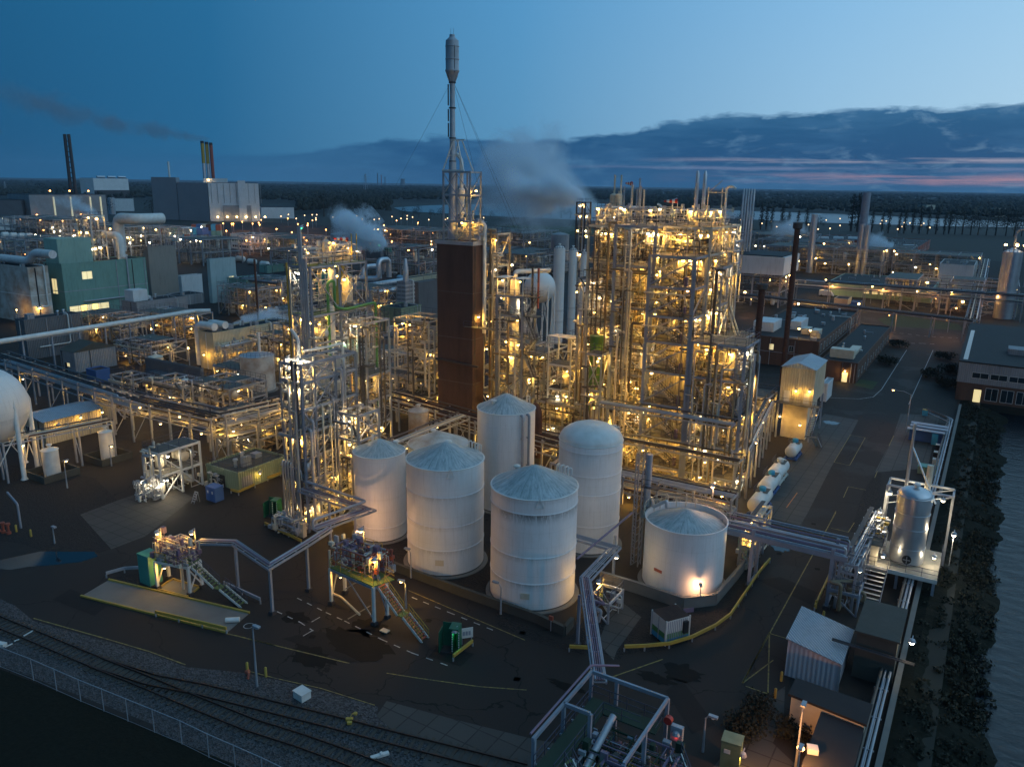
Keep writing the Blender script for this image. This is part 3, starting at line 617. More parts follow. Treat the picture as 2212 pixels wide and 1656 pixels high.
def rz_(C,r,ys):
    n=C-Vector((C.x,C.y,0)).normalized()*r; return [hg(n,y) for y in ys]
def tm(nm,rings,st):
    RING[nm]=list(zip(rings,st)); M[nm]=mat(nm,(.68,.68,.69),.5,0,kind='tank',col2=(.52,.51,.50),scale=.25,amt=.4); return nm
k1=rz_(Vector((-40.1,71.1,0)),4.8,(1113,1207,1263)); k2=rz_(Vector((-52.9,71.9,0)),4.65,(1076,1140,1191)); k3=rz_(Vector((-64.6,73.5,0)),3.35,(1078,1142))
tm('tank_front',k1+[12.9],(1,.42,.5,.35)); tm('tank_wide',k2+[13.0],(.42,.3,.42,.05)); tm('tank_slim',k3,(.12,.15)); tm('tank_back',[3,6],(.05,.05))
T1=tank('tall white tank with black dirt rings at the front of the tank group',(-40.1,71.1),4.8,13.0,15.2,m='tank_front',rings=k1,gooses=((60,.9,1.1),(68,.9,1.1),(76,.9,1.1),(84,.9,1.1)),vents=((150,.85),))
T2=tank('wide white tank with peaked mossy roof left of the dirt streaked front tank',(-52.9,71.9),4.65,13.3,15.2,m='tank_wide',rings=k2,gooses=((58,.9,1.0),(66,.9,1.0),(74,.9,1.0),(82,.9,1.0)),vents=((120,.85),))
T3=tank('slim white tank lit orange at its foot, leftmost of the tank group',(-64.6,73.5),3.35,11.5,13.0,m='tank_slim',rings=[k3[1]],vents=((60,.7),),gooses=((150,.7,1.4),))
T4=tank('low beige tank with weathered roof hidden behind the slim white tank',(-61.0,81.4),4.1,11.0,12.6,rings=(),m='cream',rm='rusty',vents=((140,.7),))
T5=tank('tall white tank in the rear with grey overflow pipes down its side',(-56.2,91.0),4.1,14.5,16.5,m='tank_back',rings=(),vents=((250,.55),),gooses=((60,.8,1.3),))
C6,r6=cyl(1200,1333,1200); k6=rz_(C6,r6,(982,1032,1072,1140)); tm('tank_domed',k6,(.35,.15,.12,.1))
T6=tank('tall white tank with smooth domed roof, left of the short wide tank',(C6.x,C6.y),r6,14.2,16.3,m='tank_domed',rm='white',rings=k6,dome=True,vents=((205,.78),),gooses=((50,.85,1.2),(62,.85,1.2)))
T7=tank('short wide white tank with sunken peaked roof and an orange glow on its side',(-26.4,82.6),4.63,8.0,9.1,m='tank_back',rings=(),rimwall=.7,vents=())
C8,r8=cyl(1917,1991,1222,2.4)
T8=tank('aluminium clad tank with domed top standing on the white deck by the canal',(C8.x,C8.y),r8,8.3,9.2,rings=(2.0,4.4,6.2),dome=True,m='silver',rm='silver',z0=2.4,foot=False,vents=((0,.02),))
c=at(1950,1205,3.2)
a8=math.atan2(-C8.y,-C8.x)+.05; b=MB(); px_,py_=C8.x+(r8+.02)*math.cos(a8),C8.y+(r8+.02)*math.sin(a8)
b.pipe([(px_,py_,3.3),(px_+.22*math.cos(a8),py_+.22*math.sin(a8),3.3)],.5,20); mw=b.build('manway','black',T8)
b=MB(); qx,qy=px_+.25*math.cos(a8),py_+.25*math.sin(a8)
b.bar((qx-.4*math.sin(a8),qy+.4*math.cos(a8),3.3),(qx+.4*math.sin(a8),qy-.4*math.cos(a8),3.3),.08); b.bar((qx,qy,2.9),(qx,qy,3.7),.08); b.build('star_bracket','silver',mw)
# overflow pipes on T5, lifting lugs, plates on T1/T2
for a in (-28,-14):
    b=MB(); ca,sa=math.cos(rad(a)),math.sin(rad(a)); x_,y_=-56.2+4.55*ca,91+4.55*sa
    b.pipe([(-56.2+3.9*ca,91+3.9*sa,14.3),(x_,y_,14.3),(x_,y_,.3)],.2,8,bend=.3); 
    for zz in (3,7,11): b.bar((x_,y_,zz),(-56.2+4.1*ca,91+4.1*sa,zz),.15)
    b.build('overflow_pipe','steel',T5,True)
for T,c,r,h in ((T1,(-40.1,71.1),4.8,13.0),(T2,(-52.9,71.9),4.65,13.3)):
    a0=math.atan2(-c[1],-c[0])+.12; b=MB(); p=(c[0]+(r+.12)*math.cos(a0),c[1]+(r+.12)*math.sin(a0)); s=(-math.sin(a0)*.45,math.cos(a0)*.45)
    q=Vector((p[0],p[1],h+.25)); b.bar((p[0]+s[0],p[1]+s[1],h-.85),q,.07); b.bar((p[0]-s[0],p[1]-s[1],h-.85),q,.07); b.bar((p[0]+s[0],p[1]+s[1],h-.85),(p[0]-s[0],p[1]-s[1],h-.85),.07); b.build('lifting_lug','white',T)
    a1=a0-.28; b=MB(); p=(c[0]+(r+.03)*math.cos(a1),c[1]+(r+.03)*math.sin(a1)); b.cbox((p[0],p[1],1.5),(.05,1.0,.7),a1); b.build('name_plate','cream',T)
# grey flat tank with vent pole left
tank('rust streaked grey tank with railed flat roof and thin white vent pole',(-135.7,115.1),3.65,7.9,8.3,rings=(),m='rusty',rm='roofb',vents=())
def hr_ring(b,c,r,z,h=1.0,n=24,k=.04):
    P=[(c[0]+r*math.cos(2*math.pi*i/n),c[1]+r*math.sin(2*math.pi*i/n),z) for i in range(n)]
    for i in range(n):
        p,q=Vector(P[i]),Vector(P[(i+1)%n]); u=Vector((0,0,h)); b.bar(p,p+u,k); b.bar(p+u,q+u,k); b.bar(p+u*.5,q+u*.5,k)
TL=[o for o in SC.collection.objects if o.get('label','').startswith('rust streaked grey tank')][0]
b=MB(); hr_ring(b,(-135.7,115.1),3.6,7.95); b.build('handrail','rail',TL); b=MB(); b.lathe((-136.2,116.4,8),[(.3,0),(.28,4.6),(.01,4.65)],10); b.build('vent_pole','white',TL,True)
# T7 roof platform with rails
b=MB()
def arcp(c,r,z,a0,a1,n): return [(c[0]+r*math.cos(rad(a0+(a1-a0)*i/n)),c[1]+r*math.sin(rad(a0+(a1-a0)*i/n)),z) for i in range(n+1)]
A=arcp((-26.4,82.6),4.85,8.1,40,215,18)
for p,q in zip(A[:-1],A[1:]):
    p,q=Vector(p),Vector(q); u=Vector((0,0,1)); b.bar(p,p+u,.045); b.bar(p+u,q+u,.045); b.bar(p+u*.5,q+u*.5,.045)
b.build('handrail','cream',T7)
b=MB(); A=arcp((-26.4,82.6),5.3,7.95,40,215,18); B=arcp((-26.4,82.6),4.7,7.95,40,215,18)
for i in range(18): b.hexa([B[i],A[i],A[i+1],B[i+1]]+[(q[0],q[1],q[2]+.06) for q in (B[i],A[i],A[i+1],B[i+1])])
b.build('walkway','deck',T7)
b=MB(); b.pipe([(-31.5,84.5,8.6),(-30.3,82.2,8.6),(-28.6,81.9,9.9),(-28.6,81.9,9.0)],.22,10,bend=.4); b.build('vent_duct','silver',T7,True)
b=MB()
for k,a in enumerate((95,110,125,140,155,170)):
    goose(b,(-26.4+4.3*math.cos(rad(a)),82.6+4.3*math.sin(rad(a)),7.6),1.0+.5*(k%2),.5,.06,(math.cos(rad(a)),math.sin(rad(a))))
b.build('vent_pipe','cream',T7,True)
lamp(T7,(-25.0,87.2,10.6),'bulbp',260,.2,post=1.5)
b=MB(); a0=math.atan2(-82.6,26.4)-.62; b.cbox((-26.4+4.66*math.cos(a0),82.6+4.66*math.sin(a0),2.7),(.04,1.1,.35),a0); b.build('name_plate','redb',T7)
# ---------------------------------------------------------------- walls, guardrails
def wall_line(name,label,cat,pts,h,w,m,group=None,cop='conc'):
    t=thing(name,label,cat,tuple(pts[0]),group)
    for p,q in zip(pts[:-1],pts[1:]):
        b=MB(); b.bar((p[0],p[1],h/2),(q[0],q[1],h/2),w,h); b.build('wall_panel',m,t)
        b=MB(); b.bar((p[0],p[1],h+.06),(q[0],q[1],h+.06),w+.12,.1); b.build('coping',cop,t)
    return t
wall_line('bund_wall','mossy concrete containment wall running below the two front white tanks','wall',poly('F',[(800,470),(1250,640),(1700,800)])+poly('K',[(420,800),(470,740)]),1.0,.3,'mossc',cop='mossc')
BW=wall_line('bund_wall','pale concrete containment wall bent round the short wide white tank','wall',poly('K',[(650,450),(880,520),(1190,625),(1400,600),(1545,430),(1640,300)]),1.3,.28,'conc')
p=gz('K',1230,640,.8); d=(gz('K',1400,600)-gz('K',1190,625)).normalized(); b=MB(); b.cbox((p.x+.02,p.y-.18,.75),(1.2,.05,.5),math.atan2(d.y,d.x)); b.build('warning_panel','purple',BW)
def guard(label,pts,h=.62,m='ywl'):
    t=thing('guardrail',label,'guardrail',tuple(pts[0]),'steel guardrails round the yard')
    L=0
    b=MB()
    for p,q in zip(pts[:-1],pts[1:]):
        p_=Vector((p[0],p[1],h)); q_=Vector((q[0],q[1],h)); b.bar(p_,q_,.16,.34)
    b.build('rail_beam',m,t)
    for p,q in zip(pts[:-1],pts[1:]):
        n=max(1,round((Vector(q)-Vector(p)).length/3)); 
        for i in range(n+1 if q is pts[-1] else n):
            c=Vector(p)+(Vector(q)-Vector(p))*i/n; b=MB(); b.cbox((c.x,c.y,0),(.12,.14,h-.18)); b.build('post','steel',t)
    return t
guard('long curved yellow guardrail sweeping round the short wide tank and the small container',poly('K',[(808,905),(940,900),(1100,885),(1250,840),(1400,765),(1500,690),(1600,540),(1680,420),(1755,330)]))
guard('short yellow guardrail piece at the foot of the pipe bridge beside the sweeping yellow rail',poly('K',[(450,905),(580,912)]))
guard('straight yellow guardrail along the near side of the pale loading pad',poly('E',[(925,765),(1345,865)]))
guard('grey guardrail with yellow end cap behind the left stairs',poly('E',[(1330,590),(1545,690)]),m='steel')
guard('grey guardrail at the green cabinet, far end of the loading pad',poly('E',[(632,535),(740,505),(830,500)]),m='steel')
guard('yellow guardrail in front of the green cage cabin and its white notice',poly('F',[(1205,1030),(1320,940)]))
guard('yellow guardrail on the corner of the green corrugated workshop',poly('B',[(1705,1425),(1760,1440),(1880,1385)]))
guard('yellow guardrail along the long side of the green corrugated workshop',poly('B',[(1975,1335),(2070,1300)]))
guard('yellow guardrail below the lit left tower with its pump plinth',poly('F',[(88,225),(305,330)]),h=.4)
guard('yellow guardrail between the road and the pipe bridge legs near the canal',poly('L',[(500,640),(600,420)]))
# loading pad kerbs
t=thing('yellow_kerb','pair of yellow kerbs framing the long pale loading pad','kerb',tuple(gz('E',645,548)))
for a,c in (((645,548),(1480,745)),((480,645),(1345,862))):
    b=MB(); b.bar(gz('E',*a)+Vector((0,0,.12)),gz('E',*c)+Vector((0,0,.12)),.2,.2); b.build('kerb_bar','ywl',t)
t=thing('drip_tray','square yellow rimmed drip tray under the left loading platform','drip tray',tuple(gz('E',930,605)))
pp=poly('E',[(930,605),(1025,545),(1185,592),(1110,650),(930,605)])
for p,q in zip(pp[:-1],pp[1:]):
    b=MB(); b.bar(p+Vector((0,0,.12)),q+Vector((0,0,.12)),.16,.2); b.build('rim','ywl',t)
# ---------------------------------------------------------------- generic process frame
X_=Vector((1,0,0));Y_=Vector((0,1,0));Z_=Vector((0,0,1))
def handrail(b,pts,h=1.05,k=.05,closed=True):
    n=len(pts)
    for i in range(n if closed else n-1):
        p=Vector(pts[i]);q=Vector(pts[(i+1)%n]); L=(q-p).length; m=max(1,round(L/1.6)); u=Z_*h
        for j in range(m): c=p+(q-p)*j/m; b.bar(c,c+u,k)
        b.bar(p+u,q+u,k); b.bar(p+u*.5,q+u*.5,k*.8)
def clutter(b,x0,x1,y0,y1,z0,z1,n,rr,nm=3,rmax=.12):
    """a tangle of small bore pipes, valves and boxes inside a box"""
    for _ in range(n):
        p=[rr.uniform(x0,x1),rr.uniform(y0,y1),rr.uniform(z0,z1)]; b.m=rr.randrange(nm); r=rr.choice((.04,.05,.07,rmax)); pts=[tuple(p)]; lim=((x0,x1),(y0,y1),(z0,z1)); last=-1
        for k in range(rr.randint(2,4)):
            a=rr.choice([i for i in (0,1,2,2) if i!=last]); last=a; L=rr.uniform(.4,(lim[a][1]-lim[a][0])*.6+.5)*rr.choice((-1,1)); v=min(max(p[a]+L,lim[a][0]),lim[a][1])
            if abs(v-p[a])<.2: continue
            p[a]=v; pts.append(tuple(p))
        if len(pts)>1: b.pipe(pts,r,5,cap=True)
        if rr.random()<.5:
            q=pts[0]; b.lathe(q,[(r*1.2,-.12),(r*2.6,-.1),(r*2.6,.1),(r*1.2,.12)],6)
        if rr.random()<.22:
            q=pts[-1]; b.cbox(q,(rr.uniform(.2,.6),rr.uniform(.2,.6),rr.uniform(.3,.8)))
def vessel(b,c,r,h,n=16):
    b.lathe(c,[(.02,0),(r*.6,.05*h*.3),(r,r*.45),(r,h-r*.45),(r*.72,h-r*.16),(r*.3,h),(.12,h),(.12,h+.35),(.2,h+.36),(.2,h+.42)],n)
def hvessel(b,c,r,L,ax='x',n=16):
    b.lathe(c,[(.02,-L/2-r*.4),(r*.6,-L/2-r*.3),(r,-L/2),(r,L/2),(r*.6,L/2+r*.3),(.02,L/2+r*.4)],n,axis=ax)
def stairs(t,p,q,w=.9,m='steel',tread='deck',rail='rail',name='stair',land=None):
    """one straight flight from p (low) to q (high): stringers, treads, rails"""
    p=Vector(p);q=Vector(q); d=q-p; hd=Vector((d.x,d.y,0)); L=hd.length; hd.normalize(); s=Vector((-hd.y,hd.x,0))*w/2
    b=MB(); b.bar(p+s,q+s,.07,.26); b.bar(p-s,q-s,.07,.26); st=b.build(name,m,t)
    n=max(3,int(abs(d.z)/.22)); b=MB()
    for i in range(1,n+1):
        c=p+d*(i/n); b.cbox((c.x,c.y,c.z-.04),(.26,w-.08,.045),math.atan2(hd.y,hd.x))
    b.build('tread',tread,st)
    b=MB()
    for sg in (s,-s):
        b.bar(p+sg+Z_*1.0,q+sg+Z_*1.0,.05); b.bar(p+sg+Z_*.55,q+sg+Z_*.55,.04)
        for i in range(5): c=p+sg+d*(i/4); b.bar(c,c+Z_*1.0,.045)
    b.build('handrail',rail,st)
    return st
def frame(name,label,cat,xs,ys,zs,seed=1,cm='steel',col=.30,open_decks=.25,braces='xy',density=26,vess=.6,pm=('pipeb','cream','steel','darkp'),lamps=1.6,lk='bulb',lw=230,fill=True,decks=None,railed=True,zb=0,npipe=14,vm=('silver','cream','white'),dm='deck',skipcols=(),bright=1,cz=None,xbr=.55):
    rr=random.Random(seed); t=thing(name,label,cat,(xs[-1],ys[0],zb)); x0,x1,y0,y1=xs[0],xs[-1],ys[0],ys[-1]; top=zs[-1]
    for i,x in enumerate(xs):
        for j,y in enumerate(ys):
            if (i,j) in skipcols: continue
            b=MB(); w=col; tz=(cz or {}).get((i,j),top)   # H-section column
            b.box(x-w/2,x+w/2,y-w/2,y-w/2+.06,zb,tz); b.box(x-w/2,x+w/2,y+w/2-.06,y+w/2,zb,tz); b.box(x-.04,x+.04,y-w/2+.06,y+w/2-.06,zb,tz); b.build('column',cm,t)
    prev=zb
    for li,zz in enumerate(zs):
        b=MB(); bh=.34
        for y in ys: b.box(x0+col/2,x1-col/2,y-.09,y+.09,zz-bh,zz-.02)
        for x in xs: b.box(x-.088,x+.088,y0+.1,y1-.1,zz-bh+.01,zz-.03)
        b.build('beam',cm,t)
        full=decks is None or li in decks
        if full:
            b=MB(); hol=[]
            for i in range(len(xs)-1):
                for j in range(len(ys)-1):
                    if rr.random()<open_decks: continue
                    b.box(xs[i]+.1,xs[i+1]-.1,ys[j]+.1,ys[j+1]-.1,zz-.015,zz+.03)
            if b.v: b.build('deck',dm,t)
            if railed:
                b=MB(); handrail(b,[(x0,y0,zz),(x1,y0,zz),(x1,y1,zz),(x0,y1,zz)]); b.build('handrail','rail',t)
        # diagonal bracing on the outer faces
        def br(p,q):
            b=MB(); b.bar(p,q,.14); b.build('brace',cm,t)
        if 'x' in braces:
            for i in range(len(xs)-1):
                if rr.random()<xbr:
                    a,c=(xs[i],xs[i+1]) if rr.random()<.5 else (xs[i+1],xs[i]); br((a,y0,prev),(c,y0,zz-.3)); 
                    if rr.random()<.4: br((c,y0,prev),(a,y0,zz-.3))
        if 'y' in braces:
            for j in range(len(ys)-1):
                if rr.random()<xbr:
                    a,c=(ys[j],ys[j+1]) if rr.random()<.5 else (ys[j+1],ys[j]); br((x1,a,prev),(x1,c,zz-.3)); 
                    if rr.random()<.4: br((x1,c,prev),(x1,a,zz-.3))
        hgt=zz-prev
        # vessels
        if fill:
            for i in range(len(xs)-1):
                for j in range(len(ys)-1):
                    if rr.random()<vess:
                        b=MB(); r=rr.uniform(.35,min(1.1,(xs[i+1]-xs[i])*.3)); cx=rr.uniform(xs[i]+r+.2,xs[i+1]-r-.2) if xs[i+1]-xs[i]>2*r+.5 else (xs[i]+xs[i+1])/2
                        cy=rr.uniform(ys[j]+r+.2,ys[j+1]-r-.2) if ys[j+1]-ys[j]>2*r+.5 else (ys[j]+ys[j+1])/2
                        if rr.random()<.7: vessel(b,(cx,cy,prev+.1),r,max(hgt*rr.uniform(.55,.95),1.4))
                        else: hvessel(b,(cx,cy,prev+r+.4),r*.8,min(3,xs[i+1]-xs[i]-1.4),'x')
                        b.build('vessel',rr.choice(vm),t,True)
            b=MB(); clutter(b,x0+.25,x1-.25,y0+.25,y1-.25,prev+.2,zz-.35,int(density*(x1-x0)*(y1-y0)*hgt/220),rr,len(pm)); 
            if b.v: o=b.build('pipework',list(pm),t); o['kind']='stuff'
        # lamps hung under the beams near the faces
        nl=lamps*(x1-x0+y1-y0)/12; nl=int(nl)+(rr.random()<nl%1)
        for _ in range(nl):
            if rr.random()<.62: p=(rr.uniform(x0+.5,x1-.5),y0+rr.uniform(.1,1.3),0)
            else: p=(x1-rr.uniform(.2,1.3),rr.uniform(y0+.5,y1-.5),0)
            lamp(t,(p[0],p[1],zz-.85-rr.random()*.6),lk if rr.random()<.85 else 'bulbw',lw*1.15,.22*bright)
        prev=zz
    # long vertical and horizontal runs on the faces
    for k in range(npipe):
        b=MB(); r=rr.choice((.08,.11,.15,.2)); mi=rr.choice(pm)
        if rr.random()<.5:
            x=rr.uniform(x0+.3,x1-.3); y=y0-.25-rr.random()*.3; za=rr.uniform(zb,top*.5); zc=rr.uniform(top*.55,top+1.5*rr.random()); b.pipe([(x,y+1.5,za),(x,y,za),(x,y,zc),(x+rr.choice((-1.2,1.2)),y,zc),(x+rr.choice((-1.2,1.2)),y+1.6,zc)],r,8,bend=.35)
        elif rr.random()<.5:
            y=rr.uniform(y0+.3,y1-.3); x=x1+.25+rr.random()*.3; za=rr.uniform(zb,top*.5); zc=rr.uniform(top*.55,top); b.pipe([(x-1.5,y,za),(x,y,za),(x,y,zc),(x-1.8,y,zc)],r,8,bend=.35)
        else:
            zz=rr.choice(zs)-rr.uniform(.4,1.6); y=y0-.2-rr.random()*.3; b.pipe([(x0-.5,y,zz),(x1-rr.random()*2,y,zz),(x1-rr.random()*2,y,zz+rr.choice((-1.4,1.2)))],r,8,bend=.35)
        b.build('pipe',mi,t,True)
    return t
def onY(px,py,Y):
    d=ray(px,py); return C0+d*(Y/d.y)
def onX(px,py,X):
    d=ray(px,py); return C0+d*(X/d.x)
# ---------------------------------------------------------------- main process complex
MY=108.6
ST=frame('stair_tower','tall stair tower with zigzag flights and diagonal braces on the front of the main plant','process structure',[-42.9,-36.2],[MY,114.2],[3.8,8.2,13.4,18.4,22.9,26.7,31.0,35.4],seed=3,cm='bluegrey',col=.42,open_decks=0,braces='',density=9,vess=.0,lamps=0,npipe=5)
zs_=[0,3.8,8.2,13.4,18.4,22.9,26.7,31.0,35.4]
for i in range(8):
    a,c=zs_[i],zs_[i+1]; m=(a+c)/2
    stairs(ST,(-38.6,110.6,a),(-41.6,110.6,m),.9,'cream','cream'); stairs(ST,(-41.6,109.6,m),(-38.2,109.6,c),.9,'cream','cream')
    b=MB(); b.box(-42.7,-41.6,109.1,111.1,m-.08,m); b.build('landing','deck',ST)
    b=MB(); b.bar((-42.9,MY,a+.1),(-36.2,MY,c-.4),.20); b.build('brace','bluegrey',ST)
    if i%2==0: b=MB(); b.bar((-36.2,MY,a+.1),(-36.2,114.2,c-.4),.18); b.build('brace','bluegrey',ST)
    lamp(ST,(-41.9,109.2,m+1.9),'bulb',330,.2); lamp(ST,(-38.0,111.6,c-.8),'bulb',240,.17)
    b=MB(); b.lathe((-37.6,109.5,a+.1),[(.28,0),(.3,.1),(.3,1.3),(.2,1.4)],12); b.build('drum','purple',ST,True)
b=MB(); b.box(-42.7,-36.4,112.6,112.75,0,22.5); b.build('cladding_wall','creamc',ST)
MBk=frame('process_block','brightly lit golden open steel block behind the stair tower, crowded with vessels','process structure',[-43.3,-39.6,-36.2],[114.8,119.5,124.5,130.0],[4.4,9.0,14.0,18.6,23.0,27.0,31.2,35.4,39.3],seed=11,cm='cream',col=.34,open_decks=.15,density=62,vess=.8,lamps=5.0,lw=380,npipe=38,vm=('cream','silver','creamc'),bright=1.1)
AN=frame('process_annex','lower steel annex with open decks at the right corner of the main plant','process structure',[-35.7,-32.0,-28.1],[MY,112.2,115.9],[3.75,8.36,13.2,18.45,23.5],seed=21,cm='bluegrey',col=.36,open_decks=.12,density=60,vess=.6,lamps=3.6,lw=330,npipe=32,vm=('cream','silver'))
b=MB(); b.cbox((-30.2,112.9,18.5),(2.6,1.8,3.0)); b.build('cabinet','cream',AN)
frame('process_annex','narrow lit bay with tanks and piping along the road side of the main plant','process structure',[-35.6,-31.6],[116.6,121.5,126.5],[4.6,9.6,14.2,18.6,22.5],seed=22,cm='steel',density=40,vess=.8,lamps=2.8,lw=340,npipe=14,vm=('cream','silver'))
F3=frame('process_tower','slender grey braced tower left of the stair tower with empty upper bays','process structure',[-50.0,-43.6],[112.0,117.2],[6.0,11.5,16.5,21.5,27.0,33.3,39.3],seed=31,cm='bluegrey',col=.40,open_decks=.3,density=34,vess=.5,lamps=2.6,lw=340,npipe=14,vm=('silver','cream'),xbr=1)
frame('process_block','deep golden lit block full of pipes behind the slender grey tower','process structure',[-57.5,-51.0,-44.2],[118.0,123.0,128.5,134.0],[4.5,9.0,13.8,18.4,23.0,28.0,33.0,38.8],cz={(0,0):37,(0,1):36,(1,0):40.6,(3,1):42},seed=32,cm='cream',col=.32,open_decks=.2,density=56,vess=.75,lamps=3.2,lw=420,npipe=36,vm=('cream','silver','white'))
xa=onY(1286,560,128).x
frame('process_block','tall far left block of the main plant with railed roof deck and twin drums','process structure',[xa,-58.0],[128.0,133.0],[4.5,9.0,13.8,18.4,23.0,28.0,33.0,37.5,41.0],seed=33,cm='cream',col=.32,open_decks=.2,density=56,vess=.7,lamps=4.4,lw=380,npipe=14,vm=('cream','silver'))
xa=onY(1232,640,127).x
frame('process_block','lower left shoulder of the main plant in front of the white silos','process structure',[xa,-60.5],[127,131.5],[4.5,9,13.5,18],seed=36,cm='cream',col=.3,open_decks=.2,density=56,vess=.6,lamps=3.4,lw=340,npipe=10,vm=('cream','silver'))
xa=onY(1244,500,232).x; xb=onY(1262,500,232).x
frame('process_tower','narrow dark lattice tower at the left end of the main plant, studded with small lamps','process structure',[xa,xb],[232,236],[6,12,18,24,30,onY(1250,490,232).z,onY(1250,460,232).z,onY(1250,436,232).z],seed=34,cm='dark',col=.4,open_decks=.2,density=12,vess=.2,lamps=5,lw=260,npipe=6,bright=1.7)
frame('process_unit','low dense piping unit at the foot of the left blocks behind the pipe rack','process structure',[-66,-61,-56,-51.5],[117.5,122,126.5],[4.0,8.0],seed=35,cm='steel',density=44,vess=.7,lamps=2.6,lw=330,npipe=18,vm=('cream','silver'))
frame('process_unit','two level lit unit between the brick tower and the main plant','process structure',[-80,-74,-68.5],[124,129,134],[5,10,15],seed=36,cm='steel',density=40,vess=.6,lamps=2.2,lw=330,npipe=16,vm=('cream','silver','white'))
for i,(x0_,x1_,y0_,y1_,za_,zb_,lab) in enumerate(((-44.6,-42.6,117.4,121,26.9,33.0,'small hanging platform high on the gap between the slender tower and the golden block'),(-36.0,-34.7,117,121.5,22.4,33.5,'cantilevered lit cage on the road side of the golden block'),(-59.5,-57.6,119,124,13.8,30.0,'narrow scaffold bay on the left side of the deep golden block'),(-53,-50.4,109.6,112.4,8,19.5,'pipe laden bay at the left foot of the slender grey tower'),(-36.0,-35.0,123,128,27,37.0,'upper road side cage near the top of the golden block'))):
    n_=max(2,int((zb_-za_)/4.2)); frame('process_annex',lab,'process structure',[x0_,x1_],[y0_,y1_],[za_+(zb_-za_)*(k+1)/n_ for k in range(n_)],seed=500+i,cm='steel',col=.22,density=60,vess=.35,lamps=3.5,lw=300,npipe=7,zb=za_ if i in (0,1,4) else 0,vm=('cream','silver'))
# roof equipment, flues, windsock
def flue(name,label,P,r,h,m='steel',cat='flue',parent=None,top='plain',rings=4,group=None):
    t=parent or thing(name,label,cat,tuple(P),group); b=MB(); pr=[(r,0)]
    for k in range(1,rings): pr+=[(r,h*k/rings-.06),(r*1.15,h*k/rings-.05),(r*1.15,h*k/rings+.05),(r,h*k/rings+.06)]
    pr+=[(r,h)]
    if top=='cone': pr+=[(r*.4,h+r*2)]
    b.lathe(P,pr,14); b.build('flue_pipe' if parent else 'shaft',m,t,True)
    if not parent:
        b=MB(); b.lathe(P,[(r*1.5,0),(r*1.5,.15),(r,.4)],14); b.build('base','dark',t)
    return t
for px,X,Y in ((1500,-43.0,129.0),(1516,-41.9,129.2)):
    P=onY(px,485,Y); top=onY(px,377,Y).z
    flue('flue','slim grey flue above the main block, %s of the pair'%('left' if px==1500 else 'right'),(P.x,Y,39.3),.3,top-39.3,'silver',top='cone',group='pair of slim flues')
def windsock(P,h,label,d=(-1,.1,.05),L=1.9):
    t=thing('windsock',label,'windsock',tuple(P)); b=MB(); b.lathe(P,[(.06,0),(.05,h)],8); b.build('mast','white',t)
    d=Vector(d).normalized(); tip=Vector(P)+Z_*h
    for k in range(5):
        b=MB(); r0=.36-.045*k; p=tip+d*(L*k/5); q=tip+d*(L*(k+1)/5); a=d.cross(Z_).normalized(); c=d.cross(a)
        k0=b.ring(p,a,c,r0,12); k1=b.ring(q,a,c,r0-.045,12)
        for j in range(12): b.face(k0+j,k0+(j+1)%12,k1+(j+1)%12,k1+j)
        b.build('sock_band','red' if k%2==0 else 'white',t,True)
P=onY(1461,480,120); windsock((P.x,120,39.35),onY(1461,434,120).z-39.35,'red and white windsock flying on the roof of the main block',d=(-.95,-.3,-.04),L=2.1)
P=onY(1352,450,131); windsock((-57.0,133.5,38.9),6.5,'small red and white windsock among the flues behind the slender tower',L=1.2)
RT=thing('roof_equipment','cluster of tall vent pipes and drums rising above the deep golden block','pipe cluster',(-51,126,38.9))
for px,py,Y in ((1329,378,132),(1343,378,132),(1349,402,127),(1367,400,127),(1385,402,124),(1392,409,124),(1377,408,126),(1383,385,126)):
    P=onY(px,py,Y); b=MB(); b.lathe((P.x,Y,38.8),[(.16,0),(.16,P.z-38.8)],8); b.build('vent_pipe',random.Random(px).choice(['steel','cream','silver']),RT,True)
for px,py in ((1326,418),(1337,418)):
    P=onY(px,py,131); b=MB(); vessel(b,(P.x,131,P.z-3.4),.65,3.4); b.build('drum','cream',RT,True)
for q in ((-56.5,119),(-52,119.2),(-47.6,119.4),(-56,127),(-49,127)): lamp(RT,(q[0],q[1],41.3),'bulb',360,.26,post=2.2)
rr=random.Random(71)
for k in range(9): x_=rr.uniform(-57,-45); y_=rr.uniform(118.5,133); h_=rr.uniform(1.5,4.5); b=MB(); vessel(b,(x_,y_,38.9),rr.uniform(.25,.6),h_) if k%3==0 else b.pipe([(x_,y_,38.9),(x_,y_,38.9+h_),(x_+rr.choice((-.7,.7)),y_,39.2+h_)],rr.choice((.1,.16)),8,bend=.3); b.build('vent_pipe',rr.choice(['steel','cream','silver']),RT,True)
b=MB(); clutter(b,-57,-45,118.5,133,38.9,41.6,70,random.Random(5),3); o=b.build('pipework',['cream','steel','silver'],RT); o['kind']='stuff'
b=MB(); P=onY(1570,405,124); b.pipe([(P.x,124,35),(P.x,124,P.z),(P.x+.9,124,P.z+.25),(P.x+1.4,124,P.z-.2)],.2,10,bend=.5); b.build('vent_pipe','white',MBk,True)
for px in (1530,1560):
    P=onY(px,420,124); b=MB(); b.bar((P.x,124,39),(P.x,124,45),.16); b.build('mast','cream',MBk)
b=MB(); b.bar((onY(1530,425,124).x,124,44.2),(onY(1572,425,124).x,124,44.2),.16); b.bar((onY(1530,425,124).x,124,44.2),(onY(1560,400,124).x,124,46),.1); b.build('mast_beam','cream',MBk)
for q in ((-40,116.2),(-37,116.5),(-37,121),(-41.5,121)): lamp(MBk,(q[0],q[1],41.4),'bulb',420,.22,post=2.2)
b=MB(); clutter(b,-43,-37,115.5,129,39.4,41.6,80,random.Random(6),3); o=b.build('pipework',['cream','steel','silver'],MBk); o['kind']='stuff'
